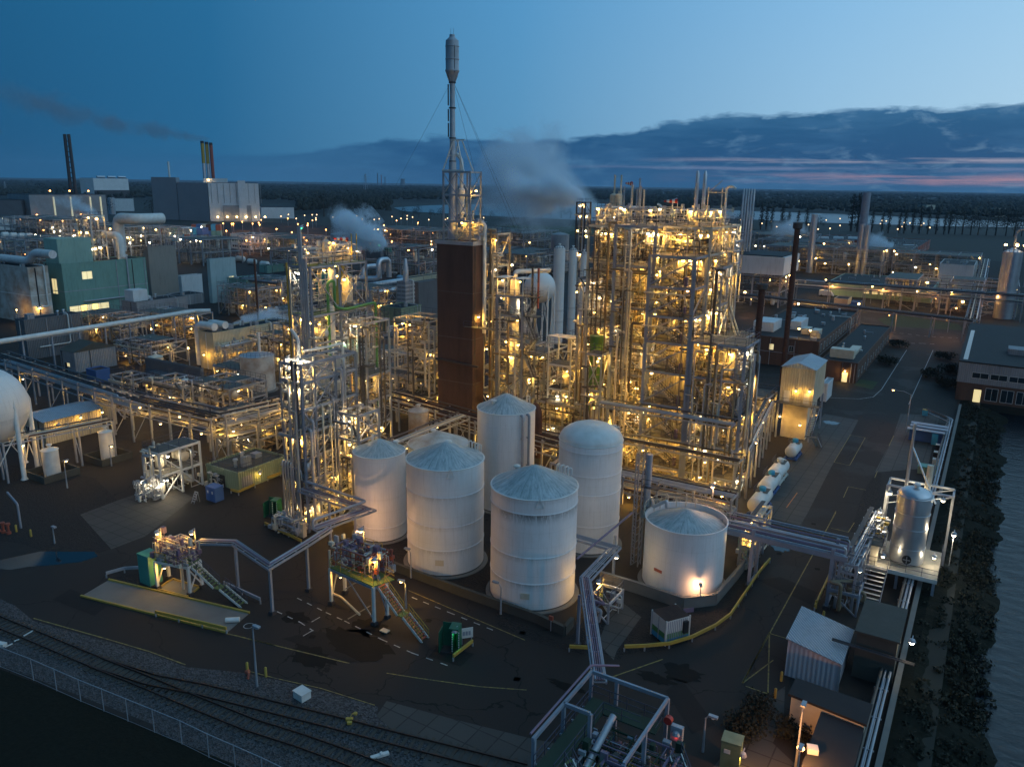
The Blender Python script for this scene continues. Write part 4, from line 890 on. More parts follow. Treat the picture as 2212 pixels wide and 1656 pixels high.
for (x,y,r,h) in ((-38.2,117.5,1.1,3.3),(-41.4,117.5,.7,3.6)):
    b=MB(); vessel(b,(x,y,31.4),r,h,20); b.build('vessel','cream',MBk,True)
b=MB(); b.pipe([(-42.5,116,33.4),(-42,115.6,34.6),(-37.4,115.6,34.6),(-36.8,116,32)],.3,10,bend=.6); b.build('duct','cream',MBk,True)
# pipes falling from the right edge of the block
for k,(dx,r) in enumerate(((0,.16),(.55,.13))):
    b=MB(); b.pipe([(-35.6+dx,123,38),(-35.4+dx,123,27),(-32.0+dx,122,19.5),(-32.0+dx,122,12)],r,8,bend=.5); b.build('down_pipe','cream',MBk,True)
# green tank, canopy skid, big vessel between racks
P=onY(1288,760,115.4)
tank('plain dark green tank standing left of the slender grey tower',(P.x,115.4),1.1,onY(1288,727,114.4).z,onY(1288,722,115.4).z,m='gtank',rm='gtank',foot=False,vents=(),n=32,name='green_tank')
P=onY(1218,728,121); 
CP=frame('canopy_platform','tall platform with white ribbed canopy roof left of the green tank','platform',[P.x-2.2,P.x+2.2],[119.6,123.4],[6,10,14.4],seed=41,cm='white',col=.24,density=36,vess=1,lamps=2.4,lw=330,npipe=6,open_decks=0,vm=('cream',))
b=MB(); zt=P.z; 
for k in range(22): b.bar((P.x-2.6+k*.248,119.2,zt+.25),(P.x-2.6+k*.248,123.8,zt-.1),.13,.06)
b.build('canopy_roof','white',CP)
for x in (-2.2,2.2):
    for y in (119.6,123.4): b=MB(); b.bar((P.x+x,y,14.4),(P.x+x,y,zt-.05),.2); b.build('canopy_post','white',CP)
# mid tower with white column
zt=onY(1131,641,118).z
zl=[max(2,onY(1131,y,118).z) for y in (868,812,765,731,684,641)]
MT=frame('column_tower','slender grey tower wrapped round a white column beside the brick tower','process structure',[-75.1,-69.8],[118.0,122.5],sorted(zl),seed=51,cm='bluegrey',col=.36,open_decks=0,density=14,vess=0,lamps=1.6,lw=330,npipe=8,xbr=1)
b=MB(); vessel(b,(-72.6,120.0,.3),.85,zt+2.6,24); b.build('column_vessel','white',MT,True)
b=MB(); vessel(b,(-70.9,121.3,.3),.6,zl[2],16); b.build('vessel','cream',MT,True)
b=MB(); b.pipe([(-72.6,120,zt+3),(-72.6,120,zt+4),(-70,124,zt+4),(-69,126,zt+4)],.42,12,bend=.7); b.build('duct','white',MT,True)
b=MB(); b.box(-75.3,-73.2,117.8,121,zt+3.0,zt+3.12); b.box(-71.6,-69.6,117.8,121,zt+3.0,zt+3.12); b.build('lamp_canopy','white',MT)
for x in (-75.1,-73.6,-71.4,-69.8): b=MB(); b.bar((x,118,zt),(x,118,zt+3.05),.15); b.build('post','white',MT)
lamp(MT,(-74.2,118.3,zt+2.5),'bulb',380,.2); lamp(MT,(-70.6,118.3,zt+2.5),'bulb',380,.2)
zz=sorted(zl)
for i in range(1,5): stairs(MT,(-67.6,118.6,zz[i]),(-69.6,118.6,zz[i+1]) ,.8) if i%2 else stairs(MT,(-69.6,119.8,zz[i]),(-67.6,119.8,zz[i+1]),.8)
for z_ in zz[1:]: b=MB(); b.box(-69.6,-67,118.1,120.4,z_-.05,z_+.03); b.build('landing','deck',MT); b=MB(); handrail(b,[(-69.6,118.1,z_),(-67,118.1,z_),(-67,120.4,z_)],closed=False); b.build('handrail','rail',MT)
for k,c in enumerate(('dark','redb')): b=MB(); b.bar((-68.6+k*1.2,119.2,zt-2),(-68.6+k*1.2,119.2,zt+5),.28); b.build('mast',c,MT)
# brick tower with flare
BX0,BX1,BY0,BY1,BH=-88.4,-80.4,118.0,121.7,34.2
BT=thing('brick_tower','windowless dark brick tower carrying the tall flare stack','tower',(BX0,BY0,0))
b=MB(); b.box(BX0,BX1,BY0,BY1,0,BH); b.build('wall','brick',BT)
for z_ in (8.5,17,25.5): b=MB(); b.box(BX0-.03,BX1+.03,BY0-.03,BY1+.03,z_,z_+.12); b.build('expansion_joint','darkp',BT)
b=MB(); b.bar((BX1+.1,BY0+.5,12),(BX1+.1,BY0+.5,BH),.09); b.bar((BX1+.1,BY0+.8,6),(BX1+.1,BY0+.8,BH),.06); b.build('conduit','darkp',BT)
b=MB(); b.bar((BX0-.2,BY0-.35,12.6),(BX1+1.5,BY0-.35,12.2),.5,.3); b.build('cable_tray','dark',BT)
b=MB(); b.box(BX0-.25,BX1+.25,BY0-.25,BY1+.25,BH,BH+.7); b.build('parapet','steel',BT)
b=MB(); b.box(BX0+.1,BX1-.1,BY0+.1,BY1-.1,BH+.7,BH+.73); b.build('roof','roofd',BT)
lamp(BT,(BX1+.5,BY0+1.2,onX(1034,683,BX1).z),'bulb',420,.2)
zb=BH+.72; xs=[onY(955,520,BY0).x,onY(1012,520,BY0).x]; 
RF=frame('flare_support_frame','open braced steel frame on top of the brick tower around the flare stack','steel frame',[xs[0],(xs[0]+xs[1])/2,xs[1]],[118.5,121.9],[zb+3.6,zb+8.2,zb+12.2],seed=61,cm='steel',col=.26,density=4,fill=False,vess=0,lamps=0,npipe=0,decks=[],zb=zb,xbr=1)
b=MB(); clutter(b,xs[0]+2.5,xs[1]+1.5,119,122,zb+.1,zb+3.4,90,random.Random(9),3); o=b.build('pipework',['cream','steel','silver'],RF); o['kind']='stuff'
for q in ((xs[0]+4,118.6,zb+3.2),(xs[0]+6,119.4,zb+3.3),(xs[0]+6.8,119,zb+8.8)): lamp(RF,q,'bulb',330,.2)
# pyramid head frame
zc=zb+12.2; cxm=(xs[0]+xs[1])/2-.9
for dx,dy in ((-2.3,0),(2.3,0),(-2.3,3.0),(2.3,3.0)): b=MB(); b.bar((cxm+dx,118.7+dy,zc),(cxm+dx*.18,118.7+dy*.5+.7,zc+5.3),.2); b.build('brace','white',RF)
b=MB(); b.bar((cxm-2.4,118.7,zc+.1),(cxm+2.4,118.7,zc+.1),.25); b.bar((cxm-1.1,119,zc+2.7),(cxm+1.3,119,zc+2.7),.14); b.bar((cxm-.8,119.2,zc+5.3),(cxm+2.2,119.2,zc+5.3),.22); b.build('beam','white',RF)
P=onY(978,440,120.2); fx_,fy_=P.x,120.2
FS=thing('flare_stack','tall grey guyed flare stack with bulky burner head','flare stack',(fx_,fy_,zb))
def hz(py): return onY(978,py,fy_).z
def Rp(w,py): p=onY(978-w/2,py,fy_);q=onY(978+w/2,py,fy_); return (q-p).length/2*.86
ztop=hz(75)
b=MB(); b.lathe((fx_,fy_,zb),[(Rp(19,500),0),(Rp(18,480),.1),(Rp(15,400),hz(350)-zb),(Rp(12,300),hz(345)-zb),(Rp(10.5,200),hz(180)-zb)],24); b.build('shaft','steel',FS,True)
b=MB()
for y in (180,235,300,350): b.lathe((fx_,fy_,hz(y)),[(Rp(11,y),0),(Rp(15,y),.03),(Rp(15,y),.2),(Rp(11,y),.23)],20)
b.build('flange','dark',FS)
b=MB(); 
for y0,y1 in ((182,228),(236,262),(266,296)): b.pipe([(fx_-.75,fy_-.2,hz(y1)),(fx_-.75,fy_-.2,hz(y0))],.13,8)
b.build('service_pipe','dark',FS)
b=MB(); r1=Rp(27,120); b.lathe((fx_,fy_,0),[(Rp(10,180),hz(184)),(Rp(11,175),hz(176)),(Rp(22,163),hz(163)),(r1*.95,hz(158)),(r1*1.08,hz(154)),(r1*1.08,hz(152)),(r1,hz(150)),(r1,hz(130)),(r1*1.06,hz(129)),(r1*1.06,hz(127)),(r1,hz(126)),(r1,hz(102)),(r1*1.06,hz(101)),(r1*1.06,hz(100)),(r1,hz(99)),(r1*.97,hz(88)),(Rp(11,78),hz(80)),(Rp(11,75),hz(75)),(Rp(10,75),hz(75)),(Rp(10,75),hz(80))],32); b.build('burner_head','steel',FS,True)
for k in range(8):
    a=k*math.pi/4; b=MB(); b.bar((fx_+.4*math.cos(a),fy_+.4*math.sin(a),hz(182)),(fx_+r1*.85*math.cos(a),fy_+r1*.85*math.sin(a),hz(162)),.12); b.build('strut','steel',FS)
b=MB(); b.bar((fx_-.3,fy_,ztop),(fx_-.3,fy_,ztop+1.0),.03); b.bar((fx_+.3,fy_,ztop),(fx_+.3,fy_,ztop+1.0),.03); b.build('lightning_rod','dark',FS)
b=MB(); a8=-.6; b.bar((fx_+r1*1.02*math.cos(a8),fy_+r1*1.02*math.sin(a8),hz(158)),(fx_+r1*1.02*math.cos(a8),fy_+r1*1.02*math.sin(a8),hz(99)),.08); b.build('ladder','dark',FS)
for px_,Y_2 in ((855,150),(1165,150),(1150,145),(1050,119)):
    e=onY(px_,{855:400,1165:620,1150:560,1050:470}[px_],Y_2); b=MB(); b.bar((fx_,fy_,hz(172)),tuple(e),.028); b.build('guy_wire','dark',FS)
b=MB(); P1=onY(997,372,120.8); x2=P1.x
b.pipe([(x2-1.0,120.8,onY(985,333,120.8).z),(x2,120.8,onY(997,345,120.8).z),(x2,120.8,zb+3.2),(onY(1047,500,120.8).x,120.8,zb+3.2),(onY(1047,500,120.8).x,120.8,18)],.34,12,bend=.7); b.build('riser_pipe','white',RF,True)
b=MB(); b.lathe((x2,120.8,zb+4.4),[(.3,0),(.62,.3),(.62,4.6),(.3,4.9)],20); b.build('silencer','white',RF,True)
for k,(px,t_) in enumerate(((1008,420),(1022,455))): P=onY(px,t_,121.2); b=MB(); b.pipe([(P.x,121.2,zb),(P.x,121.2,P.z)],.18,8); b.build('vent_pipe','creamc',RF)
frame('process_tower','gold lit tower of pipes behind the right side of the brick tower','process structure',[-84.0,-80.6],[126.5,131.0],[5,10,15,20,25,30,36],seed=62,cm='cream',col=.25,density=40,vess=.6,lamps=2.6,lw=380,npipe=16,vm=('cream','silver'))
frame('process_unit','lit low unit of pipes left of the brick tower','process structure',[-99,-94.5,-90.5],[118,122,126],[4.5,9.5,14,19.5],seed=63,cm='cream',col=.25,density=38,vess=.4,lamps=1.6,lw=330,npipe=14,vm=('cream','silver'),xbr=.3)
b=MB(); b.box(-82,-75.1,117.4,119.0,onX(1000,737,-80).z*0+19.4,19.5)
WK=thing('walkway','railed steel walkway bridging the brick tower and the column tower','walkway',(-80,117,19.4)); b.build('deck','deck',WK); b=MB(); handrail(b,[(-82,117.4,19.5),(-75.3,117.4,19.5)],closed=False); handrail(b,[(-80.2,119,19.5),(-75.3,119,19.5)],closed=False); b.build('handrail','rail',WK)
# ---------------------------------------------------------------- left towers
P=at(668,1150); LX,LY=P.x,P.y
zt=hg(P,787); dl=[hg(P,y) for y in (1090,1038,990,936,884,826,787)]
w_=-axd((LX,LY,zt),605,(1,0,0)); dY=axd((LX,LY,zt),767,(0,1,0))
w_=abs(w_)
L1=frame('process_tower','front left steel tower, silver grey with dark twin risers and lit white canopy','process structure',[LX-w_,LX],[LY,LY+dY*.22,LY+dY*.6,LY+dY],[z for z in dl if z>1],seed=71,cm='bluegrey',col=.3,open_decks=.15,density=75,vess=.6,lamps=3.2,lk='bulb',lw=330,npipe=26,decks=[0,1,2,3,4],vm=('cream','silver'),pm=('silver','steel','cream'))
b=MB(); vessel(b,(LX-w_*.55,LY+1.3,6.5),.8,zt-8.5,24); b.build('column_vessel','cream',L1,True)
b=MB(); vessel(b,(LX-w_*.5,LY+3.6,.3),.55,9,20); b.build('column_vessel','silver',L1,True)
for k in range(3): b=MB(); b.pipe([(LX-w_*.35+k*.38,LY-.35,2.5),(LX-w_*.35+k*.38,LY-.35,zt+.4)],.14,8); b.build('riser_pipe',('dark','steel','dark')[k],L1,True)
for k in range(4): b=MB(); b.pipe([(LX-w_+k*.5,LY-.6,.8),(LX-w_+k*.5,LY-.6,9.5),(LX-w_+k*.5,LY+.4,9.5)],.13,8,bend=.3); b.build('riser_pipe','silver',L1,True)
for q in ((LX-w_+.6,LY+.7),(LX-w_+1.6,LY+1.5),(LX-.8,LY+.8)): lamp(L1,(q[0],q[1],zt+.15),'bulbw',200,.2)
b=MB(); b.pipe([(LX-w_*.7,LY+2.2,zt-1),(LX-w_*.7,LY+2.2,zt+2.6),(LX-w_*.7-1.0,LY+2.0,zt+3.8)],.22,10,bend=.3); b.build('vent_pipe','white',L1,True)
b=MB(); b.pipe([(LX-w_*.7,LY+2.9,zt+.9),(LX-.8,LY+5.2,zt+1.2),(LX-.8,LY+dY*.85,zt+1.2),(LX-.8,LY+dY*.85,zt-2)],.17,8,bend=.3); b.build('roof_pipe','white',L1,True)
b=MB(); hvessel(b,(LX-.2,LY+1.6,1.5),.6,1.6,'y'); b.build('drum','cream',L1,True)
b=MB(); b.cbox((LX+.2,LY-1.3,0),(.8,.6,1.9)); b.build('control_box','cream',L1)
b=MB(); clutter(b,LX-w_-1,LX,LY-2.4,LY-.2,.1,2.2,50,random.Random(3),3,.16); o=b.build('pipework',['silver','steel','cream'],L1); o['kind']='stuff'
Yb=82.5; c0=onY(669,576,Yb); w2=abs(axd(c0,624,(1,0,0))); d2=axd(c0,790,(0,1,0)); X2=c0.x; z2=c0.z; zq=onY(681,683,Yb).z
L2=frame('process_tower','rear left steel tower with green decks, yellow corner column and windsock','process structure',[X2-w2,X2],[Yb,Yb+d2*.5,Yb+d2],[4.5,9,13.5,zq-4.2,zq,z2],seed=72,cm='bluegrey',col=.32,open_decks=0,density=40,vess=.5,lamps=2.2,lw=360,npipe=8,vm=('white','cream'),dm='gdeck',decks=[1,2,4,5],xbr=1,pm=('silver','steel','cream'))
b=MB(); b.bar((X2-w2-.25,Yb-.2,3),(X2-w2-.25,Yb-.2,z2+.3),.22); b.build('yellow_column','ywl',L2)
for k in range(4): b=MB(); b.pipe([(X2-1.6+k*.42,Yb-.4,8),(X2-1.6+k*.42,Yb-.4,z2+(5.6 if k in (0,1) else 1.2))],.17,8); b.build('riser_pipe','steel',L2,True)
b=MB(); vessel(b,(X2-w2*.45,Yb+d2*.45,z2+.1),.62,3.4,20); b.build('roof_vessel','cream',L2,True)
b=MB(); vessel(b,(X2-.9,Yb+d2*.40,zq-5.5),.6,6.5,20); b.build('vessel','white',L2,True)
b=MB(); vessel(b,(X2-.9,Yb+d2*.45,zq+3.6),.62,z2-zq-4.2,20); b.build('vessel','white',L2,True)
b=MB(); b.pipe([(X2-.6,Yb+d2*.6,z2-.5),(X2-.6,Yb+d2*.5,z2-3),(X2-.6,Yb+d2*.5,zq+1)],.5,12,bend=1.2); b.build('duct','ywl',L2,True)
b=MB(); b.pipe([(X2-.2,Yb+d2*.3,zq-8),(X2-.2,Yb+d2*.3,zq+4.5),(X2-.2,Yb+d2*.42,zq+4.8),(X2-.2,Yb+d2*.42,zq+.6),(X2+.5,Yb+d2*.55,zq+.2),(X2+.5,Yb+d2*1.12,zq+.5),(X2+.5,Yb+d2*1.12,1)],.22,10,bend=.6); b.build('green_pipe','gpipe',L2,True)
for q in ((X2-.5,Yb+d2*.5,z2-1.9),(X2-.4,Yb+d2*.62,zq+4.6),(X2-.6,Yb+d2*.5,zq+3.4)): lamp(L2,q,'bulb',520,.24)
for q in ((X2-3,Yb+2,z2+2.2),(X2-1,Yb+d2*.5,z2+3),(X2-1.5,Yb+d2*.8,z2+2)): lamp(L2,q,'bulb',240,.17,post=2)
lamp(L2,(X2-.2,Yb+d2*.55,zq-5.2),'bulbg',120,.16); lamp(L2,(X2-1.1,Yb-.2,z2+5.4),'bulbg',0,.12,light=False)
b=MB(); clutter(b,X2-w2+.5,X2-.3,Yb+.6,Yb+d2-.4,z2+.1,z2+2.6,60,random.Random(4),3); o=b.build('pipework',['cream','steel','white'],L2); o['kind']='stuff'
P=onX(752,560,X2-1); windsock((X2-1,P.y,z2),onX(750,517,X2-1).z-z2,'limp red and white windsock on the roof of the rear left tower',d=(-.3,-.95,.1),L=2.4)
for px in (759,770): P=onX(px,520,X2-1.2); b=MB(); b.bar((X2-1.2,P.y,z2),(X2-1.2,P.y,z2+4.2),.12); b.build('mast','ywl',L2)
frame('process_unit','side wing of piping on the right of the rear left tower with small railed platform','process structure',[X2+1.0,X2+4.4],[Yb+d2*.55,Yb+d2],[4,8,12,16,zq-1.5],seed=73,cm='steel',density=50,vess=.3,lamps=2.6,lw=330,npipe=10)
frame('process_unit','dense lit piping between the front left tower and the slim white tank','process structure',[LX+.6,LX+4.2],[LY+dY*.55,LY+dY*.95],[4,8,12,15.5],seed=74,cm='steel',density=60,vess=.4,lamps=3.0,lw=300,npipe=8)
# ---------------------------------------------------------------- buildings
def windows(t,face,u0,u1,z0,z1,n,w,fx=None,lit=(),m='glass',frame_m='white',off=.04,gap=None):
    """n windows on a wall: face=('x',X) or ('y',Y); u runs along the wall"""
    ax,v=face; step=(u1-u0)/n
    for i in range(n):
        a=u0+step*(i+.5)-w/2; c=a+w; b=MB(); s=-1 if ax=='y' else 1
        e=sorted((v,v+s*off))
        fr=.08
        for (p,q,r,k) in ((a,c,z0,z0+fr),(a,c,z1-fr,z1),(a,a+fr,z0,z1),(c-fr,c,z0,z1),((a+c)/2-.03,(a+c)/2+.03,z0,z1)):
            if ax=='y': b.box(p,q,e[0],e[1],r,k)
            else: b.box(e[0],e[1],p,q,r,k)
        f=b.build('window',frame_m,t); b=MB(); e=sorted((v+s*.012,v+s*.02))
        if ax=='y': b.box(a+fr,c-fr,e[0],e[1],z0+fr,z1-fr)
        else: b.box(e[0],e[1],a+fr,c-fr,z0+fr,z1-fr)
        b.build('pane','litw' if i in lit else m,f)
def bld(name,label,px,py,lx,rx,ty,wm,rm='roofd',z0=0,rt='flat',para=.35,cat='building',X=None,depth=None,width=None,h=None,over=.15,rise=.15,ridge='x'):
    """box building: nearest corner at pixel base, left face to column lx, right face to column rx, top at row ty (all measured at the roof)"""
    P=at(px,py,z0) if X is None else Vector(X); h=h or hg(P,ty); T=(P.x,P.y,h)
    w=width or abs(axd(T,lx,(1,0,0))); d=depth or abs(axd(T,rx,(0,1,0)))
    x0,x1,y0,y1=P.x-w,P.x,P.y,P.y+d
    t=thing(name,label,cat,(x0,y0,z0)); b=MB(); b.box(x0,x1,y0,y1,z0,h); b.build('wall',wm,t)
    b=MB(); o=over
    if rt=='flat':
        b.box(x0-.06,x1+.06,y0-.06,y0+.14,h,h+para);b.box(x0-.06,x1+.06,y1-.14,y1+.06,h,h+para);b.box(x0-.06,x0+.14,y0+.14,y1-.14,h,h+para);b.box(x1-.14,x1+.06,y0+.14,y1-.14,h,h+para); b.build('parapet',wm,t)
        b=MB(); b.box(x0+.14,x1-.14,y0+.14,y1-.14,h+.005,h+.06); b.build('roof',rm,t)
    elif rt=='shed':   # slopes down towards -x
        k=w*rise; b.hexa([(x0-o,y0-o,h-k),(x1+o,y0-o,h),(x1+o,y1+o,h),(x0-o,y1+o,h-k),(x0-o,y0-o,h-k+.15),(x1+o,y0-o,h+.15),(x1+o,y1+o,h+.15),(x0-o,y1+o,h-k+.15)]); b.build('roof',rm,t)
    elif rt=='gable':
        if ridge=='x': k=d*rise; ym=(y0+y1)/2; A=[(x0-o,y0-o,h),(x0-o,ym,h+k),(x0-o,y1+o,h)];B=[(x1+o,y0-o,h),(x1+o,ym,h+k),(x1+o,y1+o,h)]
        else: k=w*rise; xm=(x0+x1)/2; A=[(x0-o,y0-o,h),(xm,y0-o,h+k),(x1+o,y0-o,h)];B=[(x0-o,y1+o,h),(xm,y1+o,h+k),(x1+o,y1+o,h)]
        b.v=A+B; b.face(0,1,2); b.face(5,4,3); b.face(0,3,4,1); b.face(1,4,5,2); b.face(2,5,3,0); b.build('roof',rm,t)
    rr=random.Random(int(px*7+py)); H=h-z0
    if H>3 and w>3 and d>3:
        for k in range(2+int((w+d)/14)):        # downpipes, ladders, wall boxes, small doors
            b=MB(); 
            if rr.random()<.6: y=rr.uniform(y0+.5,y1-.5); b.bar((x1+.12,y,z0),(x1+.12,y,h),max(.12,H*.012))
            else: x=rr.uniform(x0+.5,x1-.5); b.bar((x,y0-.12,z0),(x,y0-.12,h),max(.12,H*.012))
            b.build('downpipe',rr.choice(['steel','white','dark']),t)
        if H>5:
            b=MB(); b.box(x1+.004,x1+.06,y0,y1,z0+H*.5,z0+H*.5+.12*H/8); b.box(x0,x1,y0-.06,y0-.004,z0+H*.5,z0+H*.5+.12*H/8); b.build('trim',rr.choice(['steel','white']),t)
            b=MB(); y=rr.uniform(y0+1,y1-2.2); b.box(x1+.004,x1+.05,y,y+1.2,z0+.05,z0+2.2); b.build('door','dgreyc',t)
            b=MB(); q=[(x1+.5,y0+d*.2,z0+H*.3),(x1+.5,y0+d*.75,z0+H*.3),(x1+.5,y0+d*.75,h+.6),(x1-w*.3,y0+d*.75,h+.6)]; b.pipe(q,max(.12,H*.015),8,bend=.6); b.build('wall_pipe',rr.choice(['silver','steel','white']),t,True)
        if rt=='flat' and w>5 and d>5:
            for k in range(3+int(w*d/90)):
                x=rr.uniform(x0+1,x1-1.6);y=rr.uniform(y0+1,y1-1.6); b=MB(); q=rr.random()
                if q<.4: b.lathe((x,y,h+.06),[(.22,0),(.22,.8),(.36,.85),(.3,1.1),(.02,1.15)],10)
                elif q<.7: b.box(x,x+rr.uniform(.6,1.6),y,y+rr.uniform(.6,1.6),h+.06,h+rr.uniform(.5,1.3))
                else: b.pipe([(x,y,h+.06),(x,y,h+.6),(x-min(3,w*.3),y,h+.6),(x-min(3,w*.3),y,h+.06)],.1,6)
                b.build('roof_vent',rr.choice(['silver','steel','greyc','white']),t)
    return t,(x0,x1,y0,y1,h)
def roofbits(t,B,n,seed=0,ms=('silver','greyc','steel')):
    rr=random.Random(seed); x0,x1,y0,y1,h=B
    for i in range(n):
        w,d=rr.uniform(.6,1.8),rr.uniform(.6,1.8); x=rr.uniform(x0+1,x1-1-w) if x1-x0>3+w else (x0+x1)/2; y=rr.uniform(y0+1,y1-1-d) if y1-y0>3+d else (y0+y1)/2
        b=MB()
        if rr.random()<.6: b.box(x,x+w,y,y+d,h+.06,h+rr.uniform(.6,1.6)); b.build('roof_unit',rr.choice(ms),t)
        else: b.lathe((x,y,h+.06),[(.25,0),(.25,1.0),(.4,1.05),(.35,1.3),(.02,1.4)],12); b.build('roof_vent','silver',t,True)
def door(t,face,u,z0,w=1,h=2.1,m='white',lit=False):
    ax,v=face; b=MB()
    if ax=='y': b.box(u,u+w,v-.05,v-.003,z0,z0+h)
    else: b.box(v+.003,v+.05,u,u+w,z0,z0+h)
    b.build('door','litw' if lit else m,t)
t,B=bld('workshop','green corrugated flat roofed workshop with roller shutter beside the left tower',517,1061,445,618,1026,'greenc','mossc'); 
G=B
b=MB(); b.box(B[1]+.003,B[1]+.06,B[2]+.6,B[2]+2.6,.1,B[4]-.6); b.build('shutter','greyc',t); b=MB(); b.box(B[0]+1.2,B[0]+4.2,B[2]-.05,B[2]-.004,0,B[4]-.7); b.build('opening','black',t)
door(t,('x',B[1]),B[2]+4.2,0,1,2.1,'greenc'); lamp(t,(B[1]+.5,B[2]+3.6,B[4]-.8),'bulb',60,.13); b=MB(); handrail(b,[(B[0],B[2],B[4]+.35),(B[1],B[2],B[4]+.35),(B[1],B[3],B[4]+.35)],closed=False); b.build('handrail','rail',t); roofbits(t,B,5,3)
b=MB(); clutter(b,B[0]+1.3,B[0]+4,B[2]-1.2,B[2]-.2,0,2.2,14,random.Random(1),2); o=b.build('pipework',['steel','cream'],t); o['kind']='stuff'
for k in range(1):
    t=thing('storage_cabinet','blue metal storage cabinet with double doors in front of the green workshop','cabinet',tuple(at(470,1087)))
    P=at(466,1087); b=MB(); b.box(P.x-2.0,P.x,P.y,P.y+1.5,.1,2.2); b.build('body','blue',t); b=MB(); b.box(P.x-2.05,P.x+.05,P.y-.05,P.y+1.55,2.2,2.27); b.build('roof','blue',t)
    for a in (-1.95,-.98): b=MB(); b.box(P.x+a,P.x+a+.93,P.y-.05,P.y-.004,.2,2.1); d_=b.build('door','blue',t); b=MB(); b.box(P.x+a+.3,P.x+a+.6,P.y-.06,P.y-.052,1.3,1.7); b.build('sign','white',d_)
# lit frame skid left
P=at(352,1078); h=hg(P,945); FS_=frame('process_skid','white framed skid of round tanks left of the green workshop, brightly lit','process structure',[P.x-3.6,P.x],[P.y,P.y+3.4,P.y+6.8],[3.6,h-.2 if h<8 else 7],seed=81,cm='white',col=.26,open_decks=.1,density=44,vess=1,lamps=2,lk='bulbw',lw=120,npipe=8,vm=('cream',),pm=('silver','steel','cream'))
c=at(300,1085); b=MB(); clutter(b,c.x-.8,c.x+1.8,c.y,c.y+2.8,.2,3.2,60,random.Random(8),3); o=b.build('pipework',['silver','white','steel'],FS_); o['kind']='stuff'; lamp(FS_,(c.x+.8,c.y+1,3.0),'bulbw',130,.18); lamp(FS_,(c.x+2.2,c.y+2.4,2.6),'bulbw',130,.18)
# small tanks in bunds
for (x0,x1,yb,yt,lab,lz) in ((96,134,1032,975,'small white upright tank in a dark concrete basin, nearest the sphere',(140,1000)),(219,250,996,935,'small upright tank glowing orange from a lamp at its side, in the second dark basin',(238,968))):
    C,r=cyl(x0,x1,yb); hh=hg(C-Vector((C.x,C.y,0)).normalized()*r,yt); t=tank(lab,(C.x,C.y),r,hh,hh+.35,rings=(),m='white',rm='white',foot=False,vents=((0,.02),),n=32)
    b=MB(); 
    for a in range(4): b.bar((C.x+r*math.cos(a*1.57+.5),C.y+r*math.sin(a*1.57+.5),0),(C.x+r*math.cos(a*1.57+.5),C.y+r*math.sin(a*1.57+.5),.6),.2)
    b.build('leg','white',t)
    w=thing('bund_basin',('first' if x0<100 else 'second')+' dark concrete basin holding a small upright tank','basin',(C.x,C.y,0))
    L=r+1.6
    for (a,c_,e,g_) in ((-L,L,-L,-L+.25),(-L,L,L-.25,L),(-L,-L+.25,-L+.25,L-.25),(L-.25,L,-L+.25,L-.25)): b=MB(); b.box(C.x+a,C.x+c_,C.y+e,C.y+g_,0,1.1); b.build('basin_wall','mossc',w)
    p=onY(*lz,C.y-r-.4); street_lamp((p.x,C.y-r-.5,0),max(p.z,2.2),'low lamp post by the '+('first' if x0<100 else 'second')+' small upright tank','bulb',90,None,.3,(0,1))
# sphere at left edge
def sphere_tank(label,C,r,legs=8,z0=None):
    t=thing('sphere_tank',label,'sphere tank',(C[0],C[1],0)); b=MB(); b.ball(C,r,48,24); b.build('sphere','tank',t,True)
    for k in range(legs):
        a=k*2*math.pi/legs+.3; b=MB(); x,y=C[0]+r*.97*math.cos(a),C[1]+r*.97*math.sin(a); b.lathe((x,y,0),[(r*.09,0),(r*.07,.2),(r*.055,.4),(r*.055,C[2]+r*.1),(.02,C[2]+r*.25)],12); b.build('leg','white',t,True)
        a2=a+2*math.pi/legs; b=MB(); b.bar((x,y,.6),(C[0]+r*.97*math.cos(a2),C[1]+r*.97*math.sin(a2),C[2]-r*.5),.12); b.build('brace','white',t)
    return t
P=at(-30,1035); d_=(P-C0).length
hd=Vector((P.x,P.y,0)).normalized()
Cs=P+hd*3.5; zc=onY(-39,880,Cs.y).z; Cx=onY(-39,880,Cs.y).x; rr_=89/FPX*((Vector((Cx,Cs.y,zc))-C0).dot(F_)); sphere_tank('large white sphere tank on stout legs, cut by the left picture edge',(Cx,Cs.y,zc),rr_)
sphere_tank('white sphere tank glowing behind the column tower',(lambda p,r:(p.x,p.y,p.z))(onY(1166,620,178),0),34/FPX*((onY(1166,620,178)-C0).dot(F_)))
ST_=[o for o in SC.collection.objects if o.get('label','').startswith('large white sphere')][0]
b=MB(); hr_ring(b,(Cx,Cs.y),2.2,zc+rr_*.96,1.0,12,.06); b.build('handrail','rail',ST_)
# silos
for i,(px,w,yb,yt) in enumerate(((1203,24,742,536),(1232,17,735,540),(1255,15,735,548))):
    C,r=cyl(px-w/2,px+w/2,yb); hh=hg(C-Vector((C.x,C.y,0)).normalized()*r,yt+4)
    t=tank(['widest','middle','slimmest, rightmost'][i]+' of the three tall white silos left of the main plant',(C.x,C.y),r,hh,hh+1.2,rings=(hh*.33,hh*.66),dome=True,m='tank',rm='white',foot=False,n=32,name='silo'); t['group']='row of three white silos'
    b=MB(); hr_ring(b,(C.x,C.y),r*.9,hh+.1,1,12,.07); b.build('handrail','rail',t)
